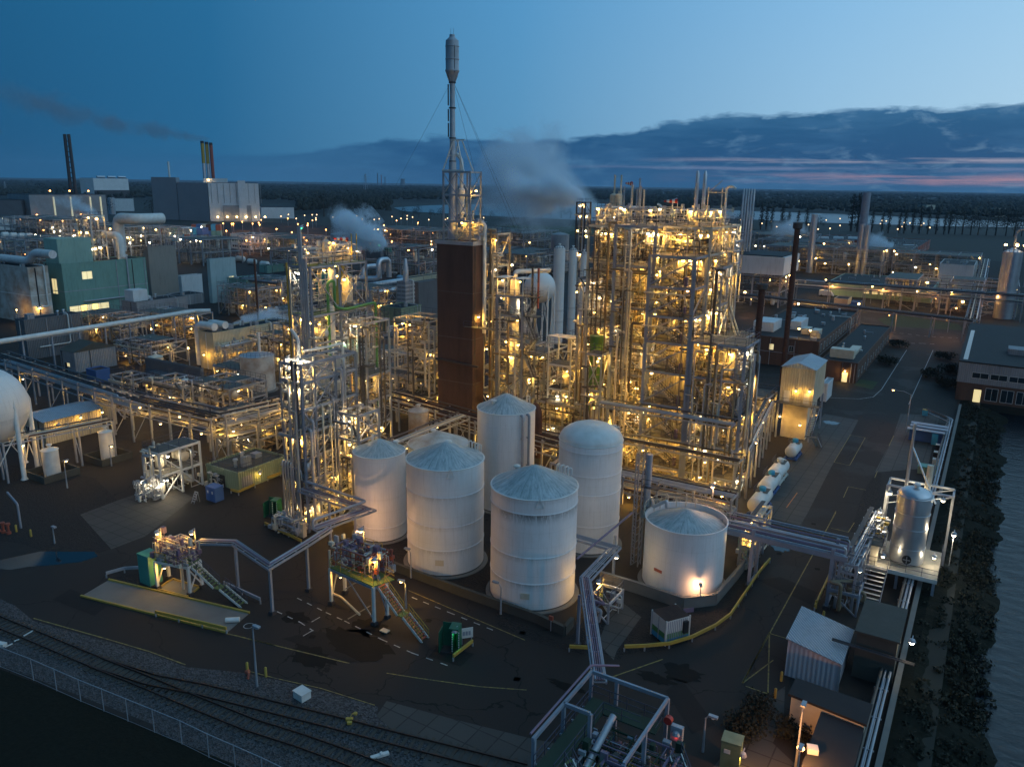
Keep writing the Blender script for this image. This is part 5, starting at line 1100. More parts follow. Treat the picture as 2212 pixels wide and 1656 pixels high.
# warehouse roof by the sphere
t,B=bld('warehouse','low cream warehouse with blue grey ribbed roof beside the sphere tank',101,962,44,217,911,'creamc','roofb',rt='gable',rise=.10,over=.4,ridge='y')
windows(t,('y',B[2]),B[0]+1,B[1]-1,1.4,2.6,3,1.2,lit=(2,))
for q in ((B[1]+.8,B[2]+2,B[4]-1.0),(B[1]+.8,B[2]+6,B[4]-.6),(B[1]+.8,B[2]+10,B[4]-.6)): lamp(t,q,'bulb',70,.18)
# left-middle group
t,B=bld('building','dark grey corrugated process hall with railed flat roof, second storey glowing',63,778,32,173,694,'dgreyc','roofd'); roofbits(t,B,4,5); b=MB(); handrail(b,[(B[0],B[2],B[4]+.3),(B[1],B[2],B[4]+.3),(B[1],B[3],B[4]+.3)],closed=False); b.build('handrail','rail',t)
t,B=bld('building','plain grey gabled shed between the dark hall and the blue skip',165,806,129,249,762,'greyc','mossc',rt='gable',rise=.18,ridge='x'); door(t,('y',B[2]),B[0]+1.5,0,1,2.1,'glass'); windows(t,('y',B[2]),B[0]+.4,B[1]-.4,1.2,2.2,1,1.4,lit=(0,))
t,B=bld('open_shelter','rusty roofed lean-to shelter against the dark ribbed wall',365,838,318,396,812,'dgreyc','rust',rt='shed',rise=.12,over=.5)
t,B=bld('boiler_house','long cream boiler hall with two fat white ducts and steam on its roof',466,800,428,620,722,'creamc','roofd',z0=0); BHB=B; roofbits(t,B,8,6)
for k in range(2):
    x=B[0]-1.4-k*0; y=B[2]+1.0+k*3.2; b=MB(); b.pipe([(B[0]+5,y,B[4]+1.6),(B[0]-1.3,y,B[4]+1.6),(B[0]-1.3,y,.5)],.95,14,bend=1.8); b.build('duct','white',t,True)
for q in ((B[1]+1,B[2]+1.5,4.5),(B[0]+3,B[2]-1.2,3.8),(B[1]+1,B[2]+7,4.0)): lamp(t,q,'bulb',320,.2)
b=MB(); clutter(b,B[1]+.2,B[1]+4,B[2],B[3],.1,6.5,240,random.Random(15),3,.22); o=b.build('pipework',['cream','steel','silver'],t); o['kind']='stuff'
flue('chimney_pipe','thin rusty brown chimney pipe in front of the boiler hall',at(562,752),.3,hg(at(562,752),560),'rust',cat='chimney')
t,B=bld('skip_container','open blue waste skip on the yard by the grey shed',437*.54+0 if False else 210,828,186,237,803,'blue','rust',rt='flat',para=.3,cat='skip')
t,B=bld('wall_panel_building','tall dark ribbed screen wall behind the rusty shelter',437,845,313,441,800,'dgreyc','roofd',cat='screen wall',depth=.8)
t,B=bld('building','long pale grey corrugated hall with railings, behind the big white pipeline',300,705,262,404,655,'greyc','roofd'); roofbits(t,B,3,7,('whitec',)); b=MB(); b.box(B[0]+.5,B[0]+5,B[2]+1,B[2]+6,B[4]+.05,B[4]+3.6); b.build('plant_room','whitec',t)
t,B=bld('building','weathered white tower building with rust streaks at the left picture edge',75,700,-30,103,580,'rusty','roofd'); lamp(t,(B[1]+.6,B[2]+2,5),'bulb',500,.28); b=MB(); b.pipe([(B[0]+2,B[2]+4,B[4]+1.6),(B[1]-6,B[2]+4,B[4]+1.6),(B[1]-2,B[2]+4,B[4]+4.5),(B[1]+8,B[2]+4,B[4]+4.5)],1.3,12,bend=2); b.build('duct','whitec',t,True)
t,B=bld('building','wide teal corrugated factory block with one lit window band',147,690,94,314,572,'teal','roofd'); TB=B
zw=B[4]*.70; windows(t,('x',B[1]),B[2]+(B[3]-B[2])*.20,B[2]+(B[3]-B[2])*.34,zw,zw+2.6,1,(B[3]-B[2])*.12,lit=(0,),off=.15); windows(t,('x',B[1]),B[2]+2,B[2]+(B[3]-B[2])*.45,B[4]*.12,B[4]*.12+2,3,6,lit=(0,1,2),off=.15)
b=MB(); b.box(B[0]+.5,B[0]+(B[1]-B[0])*.8,B[2]+.6,B[2]+12,B[4]+.1,B[4]+8); b.build('roof_block','teal2',t); windows(t,('y',B[2]),B[0]+1,B[1]-1,B[4]*.45,B[4]*.45+5,1,3,lit=(0,),off=.15); roofbits(t,B,6,9)
t,B=bld('silo_building','tall windowless beige tower block rising from the teal factory',330,650,309,379,535,'beige','roofd'); b=MB(); handrail(b,[(B[0],B[2],B[4]+.3),(B[1],B[2],B[4]+.3),(B[1],B[3],B[4]+.3)],k=.12,closed=False); b.build('handrail','rail',t)
t,B=bld('building','pale blue panelled building with a lower wing, right of the beige tower block',460,655,446,508,562,'pblue','roofd'); windows(t,('x',B[1]),B[2]+(B[3]-B[2])*.75,B[3]-2,B[4]*.45,B[4]*.45+2.2,1,2.4,lit=(0,),off=.15)
t,B=bld('building','flat teal shed with black roof in front of the container yard',535,660,491,600,606,'teal','roofd'); roofbits(t,B,5,11)
t,B=bld('building','low white box plant room beside the beige tower block',395,640,381,436,598,'whitec','roofd',depth=None)
t,B=bld('building','small teal cabin with dark roof near the white tank trailers',578,590,560,614,575,'teal','roofd')
t,B=bld('building','dark green gabled storage shed near the white two storey offices',620,548,572,652,520,'teal','teal',rt='gable',rise=.22,ridge='x')
t,B=bld('office_building','white two storey office block with rows of small windows by the container yard',540,540,498,588,508,'whitec','roofd'); windows(t,('y',B[2]),B[0]+1,B[1]-1,1.2,2.8,7,2); windows(t,('x',B[1]),B[2]+1,B[3]-1,1.2,2.8,5,2); windows(t,('y',B[2]),B[0]+1,B[1]-1,4.8,6.4,7,2); windows(t,('x',B[1]),B[2]+1,B[3]-1,4.8,6.4,5,2)
t,B=bld('building','blue site container cabin at the foot of the green gabled shed',700,552,668,735,541,'lblue','lblue',cat='cabin')
# cooling louvre tower with conical stack, grey houses centre
t,B=bld('louvre_tower','grey louvred cooling tower on green cladding, with cone topped stack',877,700,858,895,611,'greyc','greyc')
b=MB(); 
for k in range(7): b.box(B[0]-.12,B[1]+.12,B[2]-.12,B[3]+.12,B[4]-9+k*1.3,B[4]-9+k*1.3+.5)
b.build('louvre','silver',t)
b=MB(); xm,ym=(B[0]+B[1])/2,(B[2]+B[3])/2; r=(B[1]-B[0])*.28; h2=hg((xm,ym),558); b.lathe((xm,ym,B[4]),[(r,0),(r,(h2-B[4])*.55),(r*.45,h2-B[4])],20); b.build('cone_stack','silver',t,True)
t,B=bld('building','green clad plinth building under the louvred tower',868,720,823,910,668,'greenc','roofd')
t,B=bld('building','dark grey panelled house left of the brick tower',905,690,890,950,612,'dgreyc','dgreyc')
t,B=bld('building','low white flat box building left of the brick tower pipe unit',860,745,833,912,712,'whitec','roofd')
t,B=bld('building','low dark workshop with flat black roof right of the rear left tower',838,790,800,945,735,'dgreyc','roofd'); windows(t,('x',B[1]),B[2]+2,B[3]-1,1,2.8,4,2)
t,B=bld('office_building','low cream office cabins with small windows behind the grey house',880,625,862,960,603,'creamc','roofd'); windows(t,('x',B[1]),B[2]+1,B[3]-1,1,2.2,6,1.2,lit=(2,))
# ---------------------------------------------------------------- power station far left
def fb(name,label,p0,p1,depth,ty,wm,rm='roofd',cat='building',dark=None,z0=0,shift=0):
    """far building: front face between two ground pixels"""
    a=at(*p0,z0);c=at(*p1,z0); d=(c-a); d.z=0; n=Vector((-d.y,d.x,0)).normalized(); h=hg(a,ty)
    if n.dot(a)<0: n=-n
    e=c+n*depth; f=a+n*depth; t=thing(name,label,cat,tuple(a)); b=MB(); b.prism([(q.x,q.y) for q in (a,c,e,f)],z0,h); b.build('wall',wm,t)
    b=MB(); b.prism([(q.x,q.y) for q in (a-n*.0+d.normalized()*.5+n*.5,c-d.normalized()*.5+n*.5,e-d.normalized()*.5-n*.5,f+d.normalized()*.5-n*.5)],h,h+.4); b.build('roof',rm,t)
    return t,a,c,n,d.normalized(),h
PS=fb('power_station','big white and grey power station hall with sloping dark side wings',(455,478),(563,478),85,395,'whitec')
t,a,c,n,d,h=PS
b=MB(); q=a-d*.0; b.prism([((a-d*.6).x,(a-d*.6).y),((a-d*.6+n*85).x,(a-d*.6+n*85).y),((a-d*34+n*85).x,(a-d*34+n*85).y),((a-d*34+n*30).x,(a-d*34+n*30).y)],0,h*1.0); b.build('side_wing','sidec',t)
b=MB(); b.prism([((a-d*34.6+n*32).x,(a-d*34.6+n*32).y),((a-d*34.6+n*85).x,(a-d*34.6+n*85).y),((a-d*62+n*85).x,(a-d*62+n*85).y),((a-d*62+n*50).x,(a-d*62+n*50).y)],0,h*1.13); b.build('side_wing','sidec',t)
b=MB(); b.prism([((c-d*22-n*4).x,(c-d*22-n*4).y),((c-d*14-n*4).x,(c-d*14-n*4).y),((c-d*14+n*10).x,(c-d*14+n*10).y),((c-d*22+n*10).x,(c-d*22+n*10).y)],0,h*1.07); b.build('stair_shaft','whitec',t)
b=MB(); b.prism([(a.x+d.x*14-n.x*3,a.y+d.y*14-n.y*3),(a.x+d.x*44-n.x*3,a.y+d.y*44-n.y*3),(a.x+d.x*44-n.x*.4,a.y+d.y*44-n.y*.4),(a.x+d.x*14-n.x*.4,a.y+d.y*14-n.y*.4)],0,h*.42); b.build('lower_face','greyc',t)
for k in range(9):
    q=a+d*(3+k*6.5)-n*.3; b=MB(); b.bar((q.x,q.y,h*.48),(q.x,q.y,h-.5),.35); b.build('panel_joint','greyc',t)
for k in range(6):
    q=a+d*(8+k*10)-n*6; lamp(t,(q.x,q.y,5),'bulb',9000,1.0)
q=a+n*30-d*6; b=MB(); b.prism([(q.x,q.y),(q.x+d.x*26,q.y+d.y*26),(q.x+d.x*26+n.x*14,q.y+d.y*26+n.y*14),(q.x+n.x*14,q.y+n.y*14)],h,h*1.12); b.build('roof_house','whitec',t); lamp(t,(q.x+d.x*6-n.x*2,q.y+d.y*6-n.y*2,h+3),'bulb',6000,.9)
S=at(454,478,0)+n*60; 
t=thing('chimney','triple flue chimney with yellow bands beside the power station','chimney',(S.x,S.y,0)); ht=hg(S,305)
for k in range(3):
    q=S+d*(k*4.6-4.6)+n*(k%2)*2; hh=ht-k*.8; b=MB(); b.lathe((q.x,q.y,0),[(1.9,0),(1.9,hh*.72)],16); b.build('flue_pipe',('silver','silver','redb')[k],t,True)
    b=MB(); b.lathe((q.x,q.y,0),[(1.95,hh*.72),(1.95,hh*.80),(1.9,hh*.80),(1.9,hh*.87),(1.95,hh*.87),(1.95,hh*.97)],16); b.build('yellow_band','ywl' if k<2 else 'redb',t,True); b=MB(); b.lathe((q.x,q.y,0),[(2.0,hh*.97),(2.0,hh)],16); b.build('cap','black',t,True)
P=at(374,470); flue('chimney','thin white chimney left of the power station',P,1.1,hg(P,349),'white',cat='chimney')
t,a,c,n,d,h=fb('building','low white clad hall right of the power station',(565,472),(636,472),40,448,'whitec')
t,a,c,n,d,h=fb('factory_hall','long grey panelled factory hall with glowing slots, left of the power station',(70,482),(234,478),60,421,'greyc')
for k,f in enumerate((.30,.52,.78,.92)):
    q=a+d*((c-a).length*f)-n*.5; b=MB(); b.bar((q.x,q.y,2),(q.x,q.y,h-2),1.6,1); b.build('slot','litw2',t)
for f in (.05,.25,.5,.62,.75): q=a+d*((c-a).length*f)-n*4; lamp(t,(q.x,q.y,h+4 if f in (.25,.5,.75) else 8),'bulbo',5000,.9)
t,a,c,n,d,h=fb('factory_hall','white raised bunker on a dark frame above the factory hall',(206,432),(281,431),40,385,'whitec',z0=0)
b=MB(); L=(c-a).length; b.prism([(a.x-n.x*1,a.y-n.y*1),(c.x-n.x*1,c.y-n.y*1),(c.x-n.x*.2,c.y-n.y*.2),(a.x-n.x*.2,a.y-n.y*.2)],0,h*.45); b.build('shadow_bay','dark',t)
for k in range(3): q=a+d*(L*(.2+.3*k))+n*10; b=MB(); b.pipe([(q.x,q.y,h+3),(q.x+d.x*L*.22,q.y+d.y*L*.22,h+3)],2.2,12); b.build('roof_drum','silver',t,True)
t,a,c,n,d,h=fb('building','pale cube building right of the factory hall',(247,456),(290,456),30,429,'whitec')
P=at(243,464); C,r=cyl(235,251,464); flue('silo','grey silo between the factory hall and the pale cube',C,r,hg(C,427),'silver',cat='silo')
t,a,c,n,d,h=fb('building','grey hall with teal pipes at the far left picture edge',(-30,482),(52,482),60,432,'dgreyc')
t,a,c,n,d,h=fb('building','low white hall at the far left picture edge',(-40,498),(34,497),40,470,'whitec')
P=at(166,478); t=thing('chimney','leaning twin flue chimney in a dark red lattice, left of the factory hall roof','chimney',tuple(P)); ht=hg(P,290)
for k in (-1,1):
    b=MB(); dd=Vector((R_.x,R_.y,0)).normalized()*2.1*k; b.pipe([P+dd*1.35,P+dd+Z_*ht],1.6,12); b.build('flue_pipe','dark',t,True)
b=MB(); dd=Vector((R_.x,R_.y,0)).normalized()*2.1
for k in range(16): z_=ht*.95*k/16; b.bar(P+dd*1.3+Z_*z_,P-dd*1.3+Z_*(z_+ht*.06),.35); b.bar(P-dd*1.3+Z_*z_,P+dd*1.3+Z_*(z_+ht*.06),.35)
b.build('lattice','rust',t)
# containers: 24 in two stacks rows
cols=['redb','blue','teal','whitec','orange','lblue','rust','cream']
rr=random.Random(12); k=0
CL=['dull red','dark blue','teal','white','orange','light blue','rust brown','cream']
for row,(pa,pb,n_) in enumerate((((290,512),(345,512),5),((345,520),(440,522),7),((415,512),(478,512),6))):
    A=at(*pa);Bq=at(*pb)
    for i in range(n_):
        for lv in range(2):
            ci=rr.randrange(8); p=A+(Bq-A)*(i/n_); d=(Bq-A).normalized(); L=(Bq-A).length/n_*.93; hh=(2.6 if row!=9 else 2)*1.9
            b=MB(); n2=Vector((-d.y,d.x,0)); 
            if n2.dot(p)<0: n2=-n2
            q=[p,p+d*L,p+d*L+n2*10,p+n2*10]; b.prism([(v.x,v.y) for v in q],lv*hh+.1,lv*hh+hh); t=thing('shipping_container','%s container, %s from left, %s tier of the %s container stack'%(CL[ci],['one','two','three','four','five','six','seven'][i],['lower','upper'][lv],['left','middle','right'][row]),'container',tuple(p),'shipping containers stacked in the far yard'); b.build('body',cols[ci],t)
            b=MB(); b.prism([(v.x,v.y) for v in ((p-n2*.1)+d*.3,(p-n2*.1)+d*(L-.3),(p-n2*.02)+d*(L-.3),(p-n2*.02)+d*.3)],lv*hh+.4,lv*hh+hh-.3); b.build('door','greyc' if ci==3 else cols[ci],t)
# ---------------------------------------------------------------- pipe racks
def rack(name,label,p0,p1,w,zs,npipes=7,span=5,seed=0,lamps=2,lk='bulb',lw=260,pm=('steel','silver','cream','dark'),cm='steel',legs=True,br=.17,tray=True,zl=0,group=None,wide=1.0):
    rr=random.Random(seed); p=Vector((p0[0],p0[1],0));q=Vector((p1[0],p1[1],0)); d=q-p; L=d.length; d.normalize(); n=Vector((-d.y,d.x,0)); t=thing(name,label,'pipe rack',(p.x,p.y,0),group)
    N=max(1,round(L/span))
    for i in range(N+1):
        c=p+d*(L*i/N)
        b=MB()
        for s in (-w/2,w/2):
            if legs: b.bar(c+n*s+Z_*zl,c+n*s+Z_*(zs[-1]+.1),.26)
        for z in zs: b.bar(c-n*w/2+Z_*(z-.13),c+n*w/2+Z_*(z-.13),.2,.24)
        if legs and i%2==0: b.bar(c-n*w/2+Z_*(zl+.3),c+n*w/2+Z_*(zs[0]-.2),.1)
        b.build('trestle',cm,t)
    for z in zs:
        for s in (-w/2,w/2): b=MB(); b.bar(p+n*s+Z_*(z-.35),q+n*s+Z_*(z-.35),.14,.22); b.build('longitudinal_beam',cm,t)
        us=[-w/2+w*(k+.5)/npipes for k in range(npipes)]
        for u in us:
            if rr.random()<.18: continue
            r=rr.choice((.06,.08,.11,.15,.2))*wide; r=min(r,w/npipes*.45); a=0 if rr.random()<.8 else L*rr.uniform(.05,.3); c=L if rr.random()<.8 else L*rr.uniform(.6,.95); b=MB(); pts=[p+n*u+d*a+Z_*(z+r),p+n*u+d*c+Z_*(z+r)]
            if a>0: pts=[pts[0]-Z_*1.2]+pts
            if c<L: pts=pts+[pts[-1]+Z_*rr.choice((-1.1,.8))]
            b.pipe(pts,r,8,bend=.3); b.build('pipe',rr.choice(pm),t,True)
    if tray: b=MB(); b.bar(p+n*(w/2-.35)+Z_*(zs[-1]+.55),q+n*(w/2-.35)+Z_*(zs[-1]+.55),.5,.08); b.build('cable_tray','dark',t)
    for k in range(lamps):
        c=p+d*(L*(k+.5)/max(1,lamps))+n*(w/2)*rr.choice((-1,1)); lamp(t,(c.x,c.y,rr.choice(zs)-.9),lk,lw,.17)
    return t
def g2(px,py,z): P=at(px,py,z); return (P.x,P.y)
rack('pipe_rack','dark elevated pipe rack running from the left edge towards the left towers',g2(0,761,8),g2(300,855,8),3.4,[5.5,7.6],8,6,1,2)
rack('pipe_rack','dark elevated pipe rack between the screen wall and the green workshop',g2(300,855,8),g2(474,893,8),3.6,[5.5,7.6],8,5,2,4)
rack('pipe_rack','broad pipe rack turning away behind the green workshop towards the boiler hall',g2(474,893,8),g2(612,862,8),3.6,[4,6,7.8],9,5,3,5,lw=300)
rack('pipe_rack','low pipe rack passing over the two small upright tanks',g2(0,952,6.5),g2(236,905,6.5),2.2,[6.3],6,6,4,3,pm=('cream','steel','rust'))
rack('pipe_rack','pipe rack with dark trays behind the tank group, below the brick tower',g2(840,850,6),g2(1240,960,6) ,3.6,[4.2,6.0],9,5,5,6,lw=300,pm=('steel','rust','dark','cream'))
rack('pipe_rack','pipe rack crossing from the front left tower to the beige tank roof',g2(810,968,7),g2(1000,893,7),2.6,[6.6],8,5,6,2,pm=('dark','steel','cream'))
rack('pipe_rack','long pipe rack in front of the canopy platform and the green tank',g2(1130,778,7),g2(1375,835,7),4,[4.5,6.5],9,5,7,6,lw=360,pm=('rust','steel','cream'))
rack('pipe_rack','railed pipe bridge on the front face of the main plant above the domed tank',(-49,107.2),(-28.5,107.2),2.0,[12.6],6,5,8,2,legs=False,pm=('steel','silver','dark'))
rack('pipe_rack','lower pipe bridge on the front face of the main plant above the short wide tank',(-46,107.0),(-27,107.0),2.2,[7.6],7,5,9,2,legs=False,pm=('steel','silver','dark'))
rack('pipe_rack','low ground level pipe rack between the domed tank and the main plant',(-47,101.5),(-26,101.5),3.0,[2.2,4.2],9,5,10,5,pm=('steel','rust','cream'))
rack('pipe_rack','pipe rack behind the overflow pipe tank towards the main plant',(-50,96),(-50,117),3.0,[3.2,5.6],8,5,101,4,pm=('rust','steel','cream'))
b=MB(); P=onY(1156,830,106); b.pipe([(P.x-1.5,108,9.5),(P.x-.2,107,10.3),(P.x+.8,106,9.0),(P.x+.8,106,2)],.62,14,bend=1.2); tag(b.build('hot_duct','rust',smooth=True,loc=(P.x,106,0)),'bent rusty brown duct between the column tower and the overflow pipe tank','duct')
# big white pipeline, upper left
a=at(-20,741,9);c=at(420,672,9); t=thing('pipeline','fat white pipeline striding across the left of the works','pipeline',(a.x,a.y,0)); b=MB(); b.pipe([a,c,c+Vector((3,3,0))],.62,14); b.build('pipe','white',t,True)
for k in range(9): q=a+(c-a)*(k/8); b=MB(); b.bar((q.x,q.y,0),(q.x,q.y,8.4),.35); b.build('support','bluegrey',t)
# low process units filling the left middle
def unit(label,px,py,w,d,zs,seed,**k):
    P=at(px,py); nx=max(1,round(w/4.5)); ny=max(1,round(d/4.5)); kw=dict(cm='steel',density=30,vess=.5,lamps=1.2,lw=300,npipe=8,open_decks=.45,railed=True,vm=('cream','silver','white')); kw.update(k)
    return frame('process_unit',label,'process structure',[P.x-w+w*i/nx for i in range(nx+1)],[P.y+d*i/ny for i in range(ny+1)],zs,seed=seed,**kw)
unit('open piping unit with white portal frames left of the rust streaked tank',500,905,12,9,[3.2,6],201)
unit('tangle of yellow lit piping right below the dark pipe rack, behind the green workshop',560,985,13,8,[3,5.5],202,lamps=1.6)
unit('piping unit under the elevated rack in front of the screen wall',400,890,12,7,[3.0,5.2],203,lamps=1.62)
unit('dim piping unit between the warehouse and the elevated rack',270,905,9,6,[3.2],204,lamps=1)
unit('crowded dark piping unit left of the brick tower, behind the pipe rack',930,900,16,9,[4,7.5],205,lamps=1.4,lw=330)
unit('crowded piping unit between the left towers and the brick tower',850,845,14,9,[4,8],206,lamps=1.0)
unit('dim blue piping unit behind the boiler hall',655,735,16,10,[4,8],207,lamps=0.90)
unit('dim piping unit left of the boiler hall ducts',400,735,20,10,[4,7],208,lamps=0.90)
unit('piping unit with grey ducts behind the rear left tower',800,690,22,14,[5,10],209,lamps=1.08)
unit('dark piping unit between the louvred tower and the brick tower',930,790,12,10,[4,8],210,lamps=1.62)
unit('blue tangle of low pipework between the grey gabled shed and the boiler hall',330,795,14,10,[3,5.5],220,lamps=0.90)
unit('piping unit crammed beside the thin rusty chimney pipe',600,800,9,8,[4,8],221,lamps=1.44)
unit('steel piping deck right of the dark grey process hall',262,742,18,8,[4,7.5],222,lamps=0.72)
unit('low railed unit in front of the grey gabled shed',290,850,8,5,[3.2],223,lamps=1.2)
unit('portal framed pipe unit beyond the boiler hall roof',560,690,20,10,[5,10],224,lamps=0.72)
unit('tall thin piping bay behind the rust streaked grey tank',640,810,7,9,[4,8,12],225,lamps=1.62)
unit('piping unit on the far side of the teal shed',610,668,20,14,[5,10],226,lamps=0.90)
unit('silver piping unit beside the louvred tower plinth',760,745,18,9,[4,8],227,lamps=1.08)
unit('lit piping under the elevated boiler hall floor',520,832,9,5,[3.6],228,lamps=2)
for i,(px,py,r_,h_,m_,lab) in enumerate(((340,815,1.6,5,'cream','round cream tank left of the rusty shelter'),(235,905,1.4,4.5,'greyc','squat grey tank under the elevated pipe rack'),(690,905,1.6,7,'silver','silver column between the left towers and the beige tank'),(905,955,1.8,6,'rusty','rusty drum tank below the pipe rack near the beige tank'),(600,720,2.2,7,'silver','silver round tank right of the boiler hall roof'),(700,640,3.2,9,'tealp','teal painted tank behind the rear left tower'))):
    P=at(px,py); tank(lab,(P.x,P.y),r_,h_,h_+.6,m=m_,rm=m_,foot=False,vents=((0,.02),),n=28)
for i,(px,py,lx,rx,ty,wm,lab) in enumerate(((455,745,420,500,712,'greyc','small grey pump house between the long grey hall and the boiler hall'),(680,690,655,720,668,'whitec','low white equipment house behind the boiler steam'),(560,655,530,590,640,'pblue','low pale blue annex in front of the flat teal shed'),(760,640,735,790,618,'teal','teal control room behind the rear left tower'),(140,742,95,190,716,'dgreyc','dark low annex between the rusty white tower and the dark hall'),(395,660,360,440,640,'greyc','beige grey low annex below the white box plant room'),(730,860,700,760,838,'greyc','small grey hut behind the side wing of piping'),(1010,640,985,1030,622,'cream','small cream hut right behind the brick tower'),(480,610,450,505,592,'teal2','pale teal hut beyond the pale blue panelled building'))):
    bld('building',lab,px,py,lx,rx,ty,wm,'roofd')
# white steel frame and ducts on the teal factory
xT,yT,hT=TB[1]-6,TB[2]+(TB[3]-TB[2])*.5,TB[4]
frame('roof_frame','white open steel frame full of lit pipes standing on the teal factory roof','steel frame',[xT-8,xT-4,xT],[yT,yT+5],[hT+5,hT+10,hT+15],seed=230,cm='white',col=.4,density=10,vess=.6,lamps=2.4,lw=900,npipe=10,zb=hT+.1,bright=2)
dt=thing('duct','fat white duct bent down the front of the teal factory roof frame','duct',(xT,yT+8,hT)); b=MB(); b.pipe([(xT-6,yT+8,hT+8),(xT+3,yT+8,hT+8),(xT+3,yT+8,hT-6)],1.3,12,bend=2.5); b.build('pipe','white',dt,True); b=MB(); b.pipe([(xT-16,yT+20,hT+1),(xT-16,yT+20,hT+13),(xT-4,yT+20,hT+13),(xT-4,yT+30,hT+13)],2.0,14,bend=3); b.build('pipe','white',dt,True)
# silver looping ducts behind rear left tower
t=thing('duct_loop','huge looping silver ducts behind the rear left tower','duct',tuple(at(810,640)))
o=at(830,655); 
b=MB(); b.pipe([(o.x-10,o.y,7),(o.x-10,o.y,13),(o.x-10,o.y+9,13),(o.x-10,o.y+9,8)],1.1,14,bend=2.4); b.build('duct','silver',t,True)
b=MB(); b.pipe([(o.x-6,o.y-2,6.5),(o.x-6,o.y+22,6.5),(o.x-14,o.y+26,6.5)],1.1,14,bend=2.4); b.build('duct','silver',t,True)
b=MB(); b.pipe([(o.x-2,o.y-6,4.2),(o.x-2,o.y+18,4.2)],.9,14); b.build('duct','silver',t,True)
b=MB(); b.pipe([(o.x-16,o.y-6,9),(o.x-4,o.y+2,9),(o.x-4,o.y+2,16),(o.x-4,o.y+8,16),(o.x-4,o.y+8,9)],1.0,14,bend=2); b.build('duct','silver',t,True)
# cooling tower with teal fans + white tank behind steam
t,B=bld('cooling_tower','steaming cooling tower with a row of teal fan stacks',840,580,790,850,545,'dgreyc','dgreyc')
for k in range(5): b=MB(); b.lathe((B[0]+(B[1]-B[0])*(k+.5)/5,(B[2]+B[3])/2,B[4]),[(2.0,0),(1.7,1.2),(1.9,2.4)],16,cap=False); b.build('fan_stack','tealp',t,True)
lamp(t,(B[0]+8,B[2]+2,B[4]+3.2),'bulbg',2500,.6)
C,r=cyl(716,782,560); tank('broad pale grey tank half veiled by steam behind the rear left tower',(C.x,C.y),r,hg(C-Vector((C.x,C.y,0)).normalized()*r,507),hg(C,500),m='greyc',rm='greyc',foot=False,vents=(),n=40)
P=at(1208,585); tank('pale tank in the steam behind the three white silos',(P.x,P.y),19/FPX*(P-C0).length,hg(P,506),hg(P,501),m='greyc',rm='greyc',foot=False,vents=(),n=40)
# ---------------------------------------------------------------- far lit process areas
def far_unit(label,px,py,w,d,zs,seed,**k):
    kw=dict(density=3.0,col=.55,vess=.5,lamps=.36,lw=1100,npipe=6,bright=2.2,railed=False,xbr=.3,open_decks=.5); kw.update(k)
    P=at(px,py); nx=max(1,round(w/11)); ny=max(1,round(d/11))
    return frame('process_unit',label,'process structure',[P.x-w+w*i/nx for i in range(nx+1)],[P.y+d*i/ny for i in range(ny+1)],zs,seed=seed,cm='steel',vm=('cream','silver','white'),**kw)
FU=[('hazy lit process unit at the far left, behind the rusty white tower',60,575,40,34,[7,13]),
('lit process unit behind the teal factory block',250,560,52,30,[7,13,18]),
('lit process unit right of the beige tower block',440,575,30,26,[7,14]),
('far lit pipe unit in front of the factory hall',120,520,80,40,[8,15]),
('far lit pipe unit below the power station',330,545,60,30,[8,15]),
('far unit of pipes left of the cooling tower',700,600,36,26,[6,12]),
('far lit unit left of the brick tower top',905,600,34,24,[7,14]),
('far lit unit of silver ducts behind the cooling tower',930,545,60,40,[8,14]),
('far lit piping field between the brick tower and the silos',1175,600,50,40,[6,11]),
('far lit piping field beyond the white sphere',1130,545,70,50,[7,13]),
('far lit piping unit with steam behind the five flues',1745,560,60,36,[8,15]),
('lit process floor under the white panelled hall',1680,665,42,24,[6,12]),
('dim far piping unit with twin silver drums',1960,590,70,40,[7,13]),
('dim far piping unit at the right, near the railed silo',2110,610,40,30,[7,13]),
('far lit piping unit between the workshop halls and the river',1900,600,60,30,[7,14]),
('far lit piping unit left of the twin thin chimneys',1820,580,50,30,[8,15]),
('far lit unit behind the black roofed building',2190,690,44,26,[6,12]),
('far lit unit at the left edge of the lake road',640,560,50,34,[6,12])]
for i,(lab,px,py,w,d,zs) in enumerate(FU): far_unit(lab,px,py,w,d,zs,300+i,**(dict(lk='bulb') if px>1000 else dict(lk='bulbo' if i%3==0 else 'bulb')))
# right hand side: white hall, flues
P=at(1680,665); w=42
t=thing('panelled_hall','long white panelled upper hall carried above a lit process floor','building',(P.x-w,P.y,12.4)); z1=hg(P,541+20)
z0=12.6; zt=hg(P,556); b=MB(); b.box(P.x-w-1,P.x+1,P.y-1,P.y+25,z0,zt); b.build('wall','whitec',t); b=MB(); b.box(P.x-w,P.x,P.y,P.y+24,zt,zt+.4); b.build('roof','roofd',t); b=MB(); b.box(P.x-w-1,P.x-w+16,P.y+3,P.y+20,zt+.4,zt+6); b.build('roof_block','whitec',t)
g5=thing('flue_cluster','cluster of five slim grey flues above the white panelled hall','flue',(P.x-w+10,P.y+30,0))
for k in range(5):
    q=onY(1598+k*5.6,520,P.y+14); b=MB(); b.lathe((q.x,P.y+14,zt+.4),[(.40,0),(.40,onY(1600,417+.3*k,P.y+14).z-zt),(.2,onY(1600,415,P.y+14).z-zt+1)],10); b.build('flue_pipe','silver',g5,True)
for (px,yb,yt,r,lab,m) in ((1747,560,463,1.7,'thick silver chimney behind the tall brown stack','silver'),(1852,560,416,2.1,'tallest blue grey chimney on the lake side','bluegrey'),(1851,595,484,1.3,'left one of twin thin silver chimneys','silver'),(1863,596,486,1.3,'right one of twin thin silver chimneys','silver')):
    P=at(px,yb+30 if yb<590 else yb); flue('chimney',lab,P,r,hg(P,yt),m,cat='chimney')
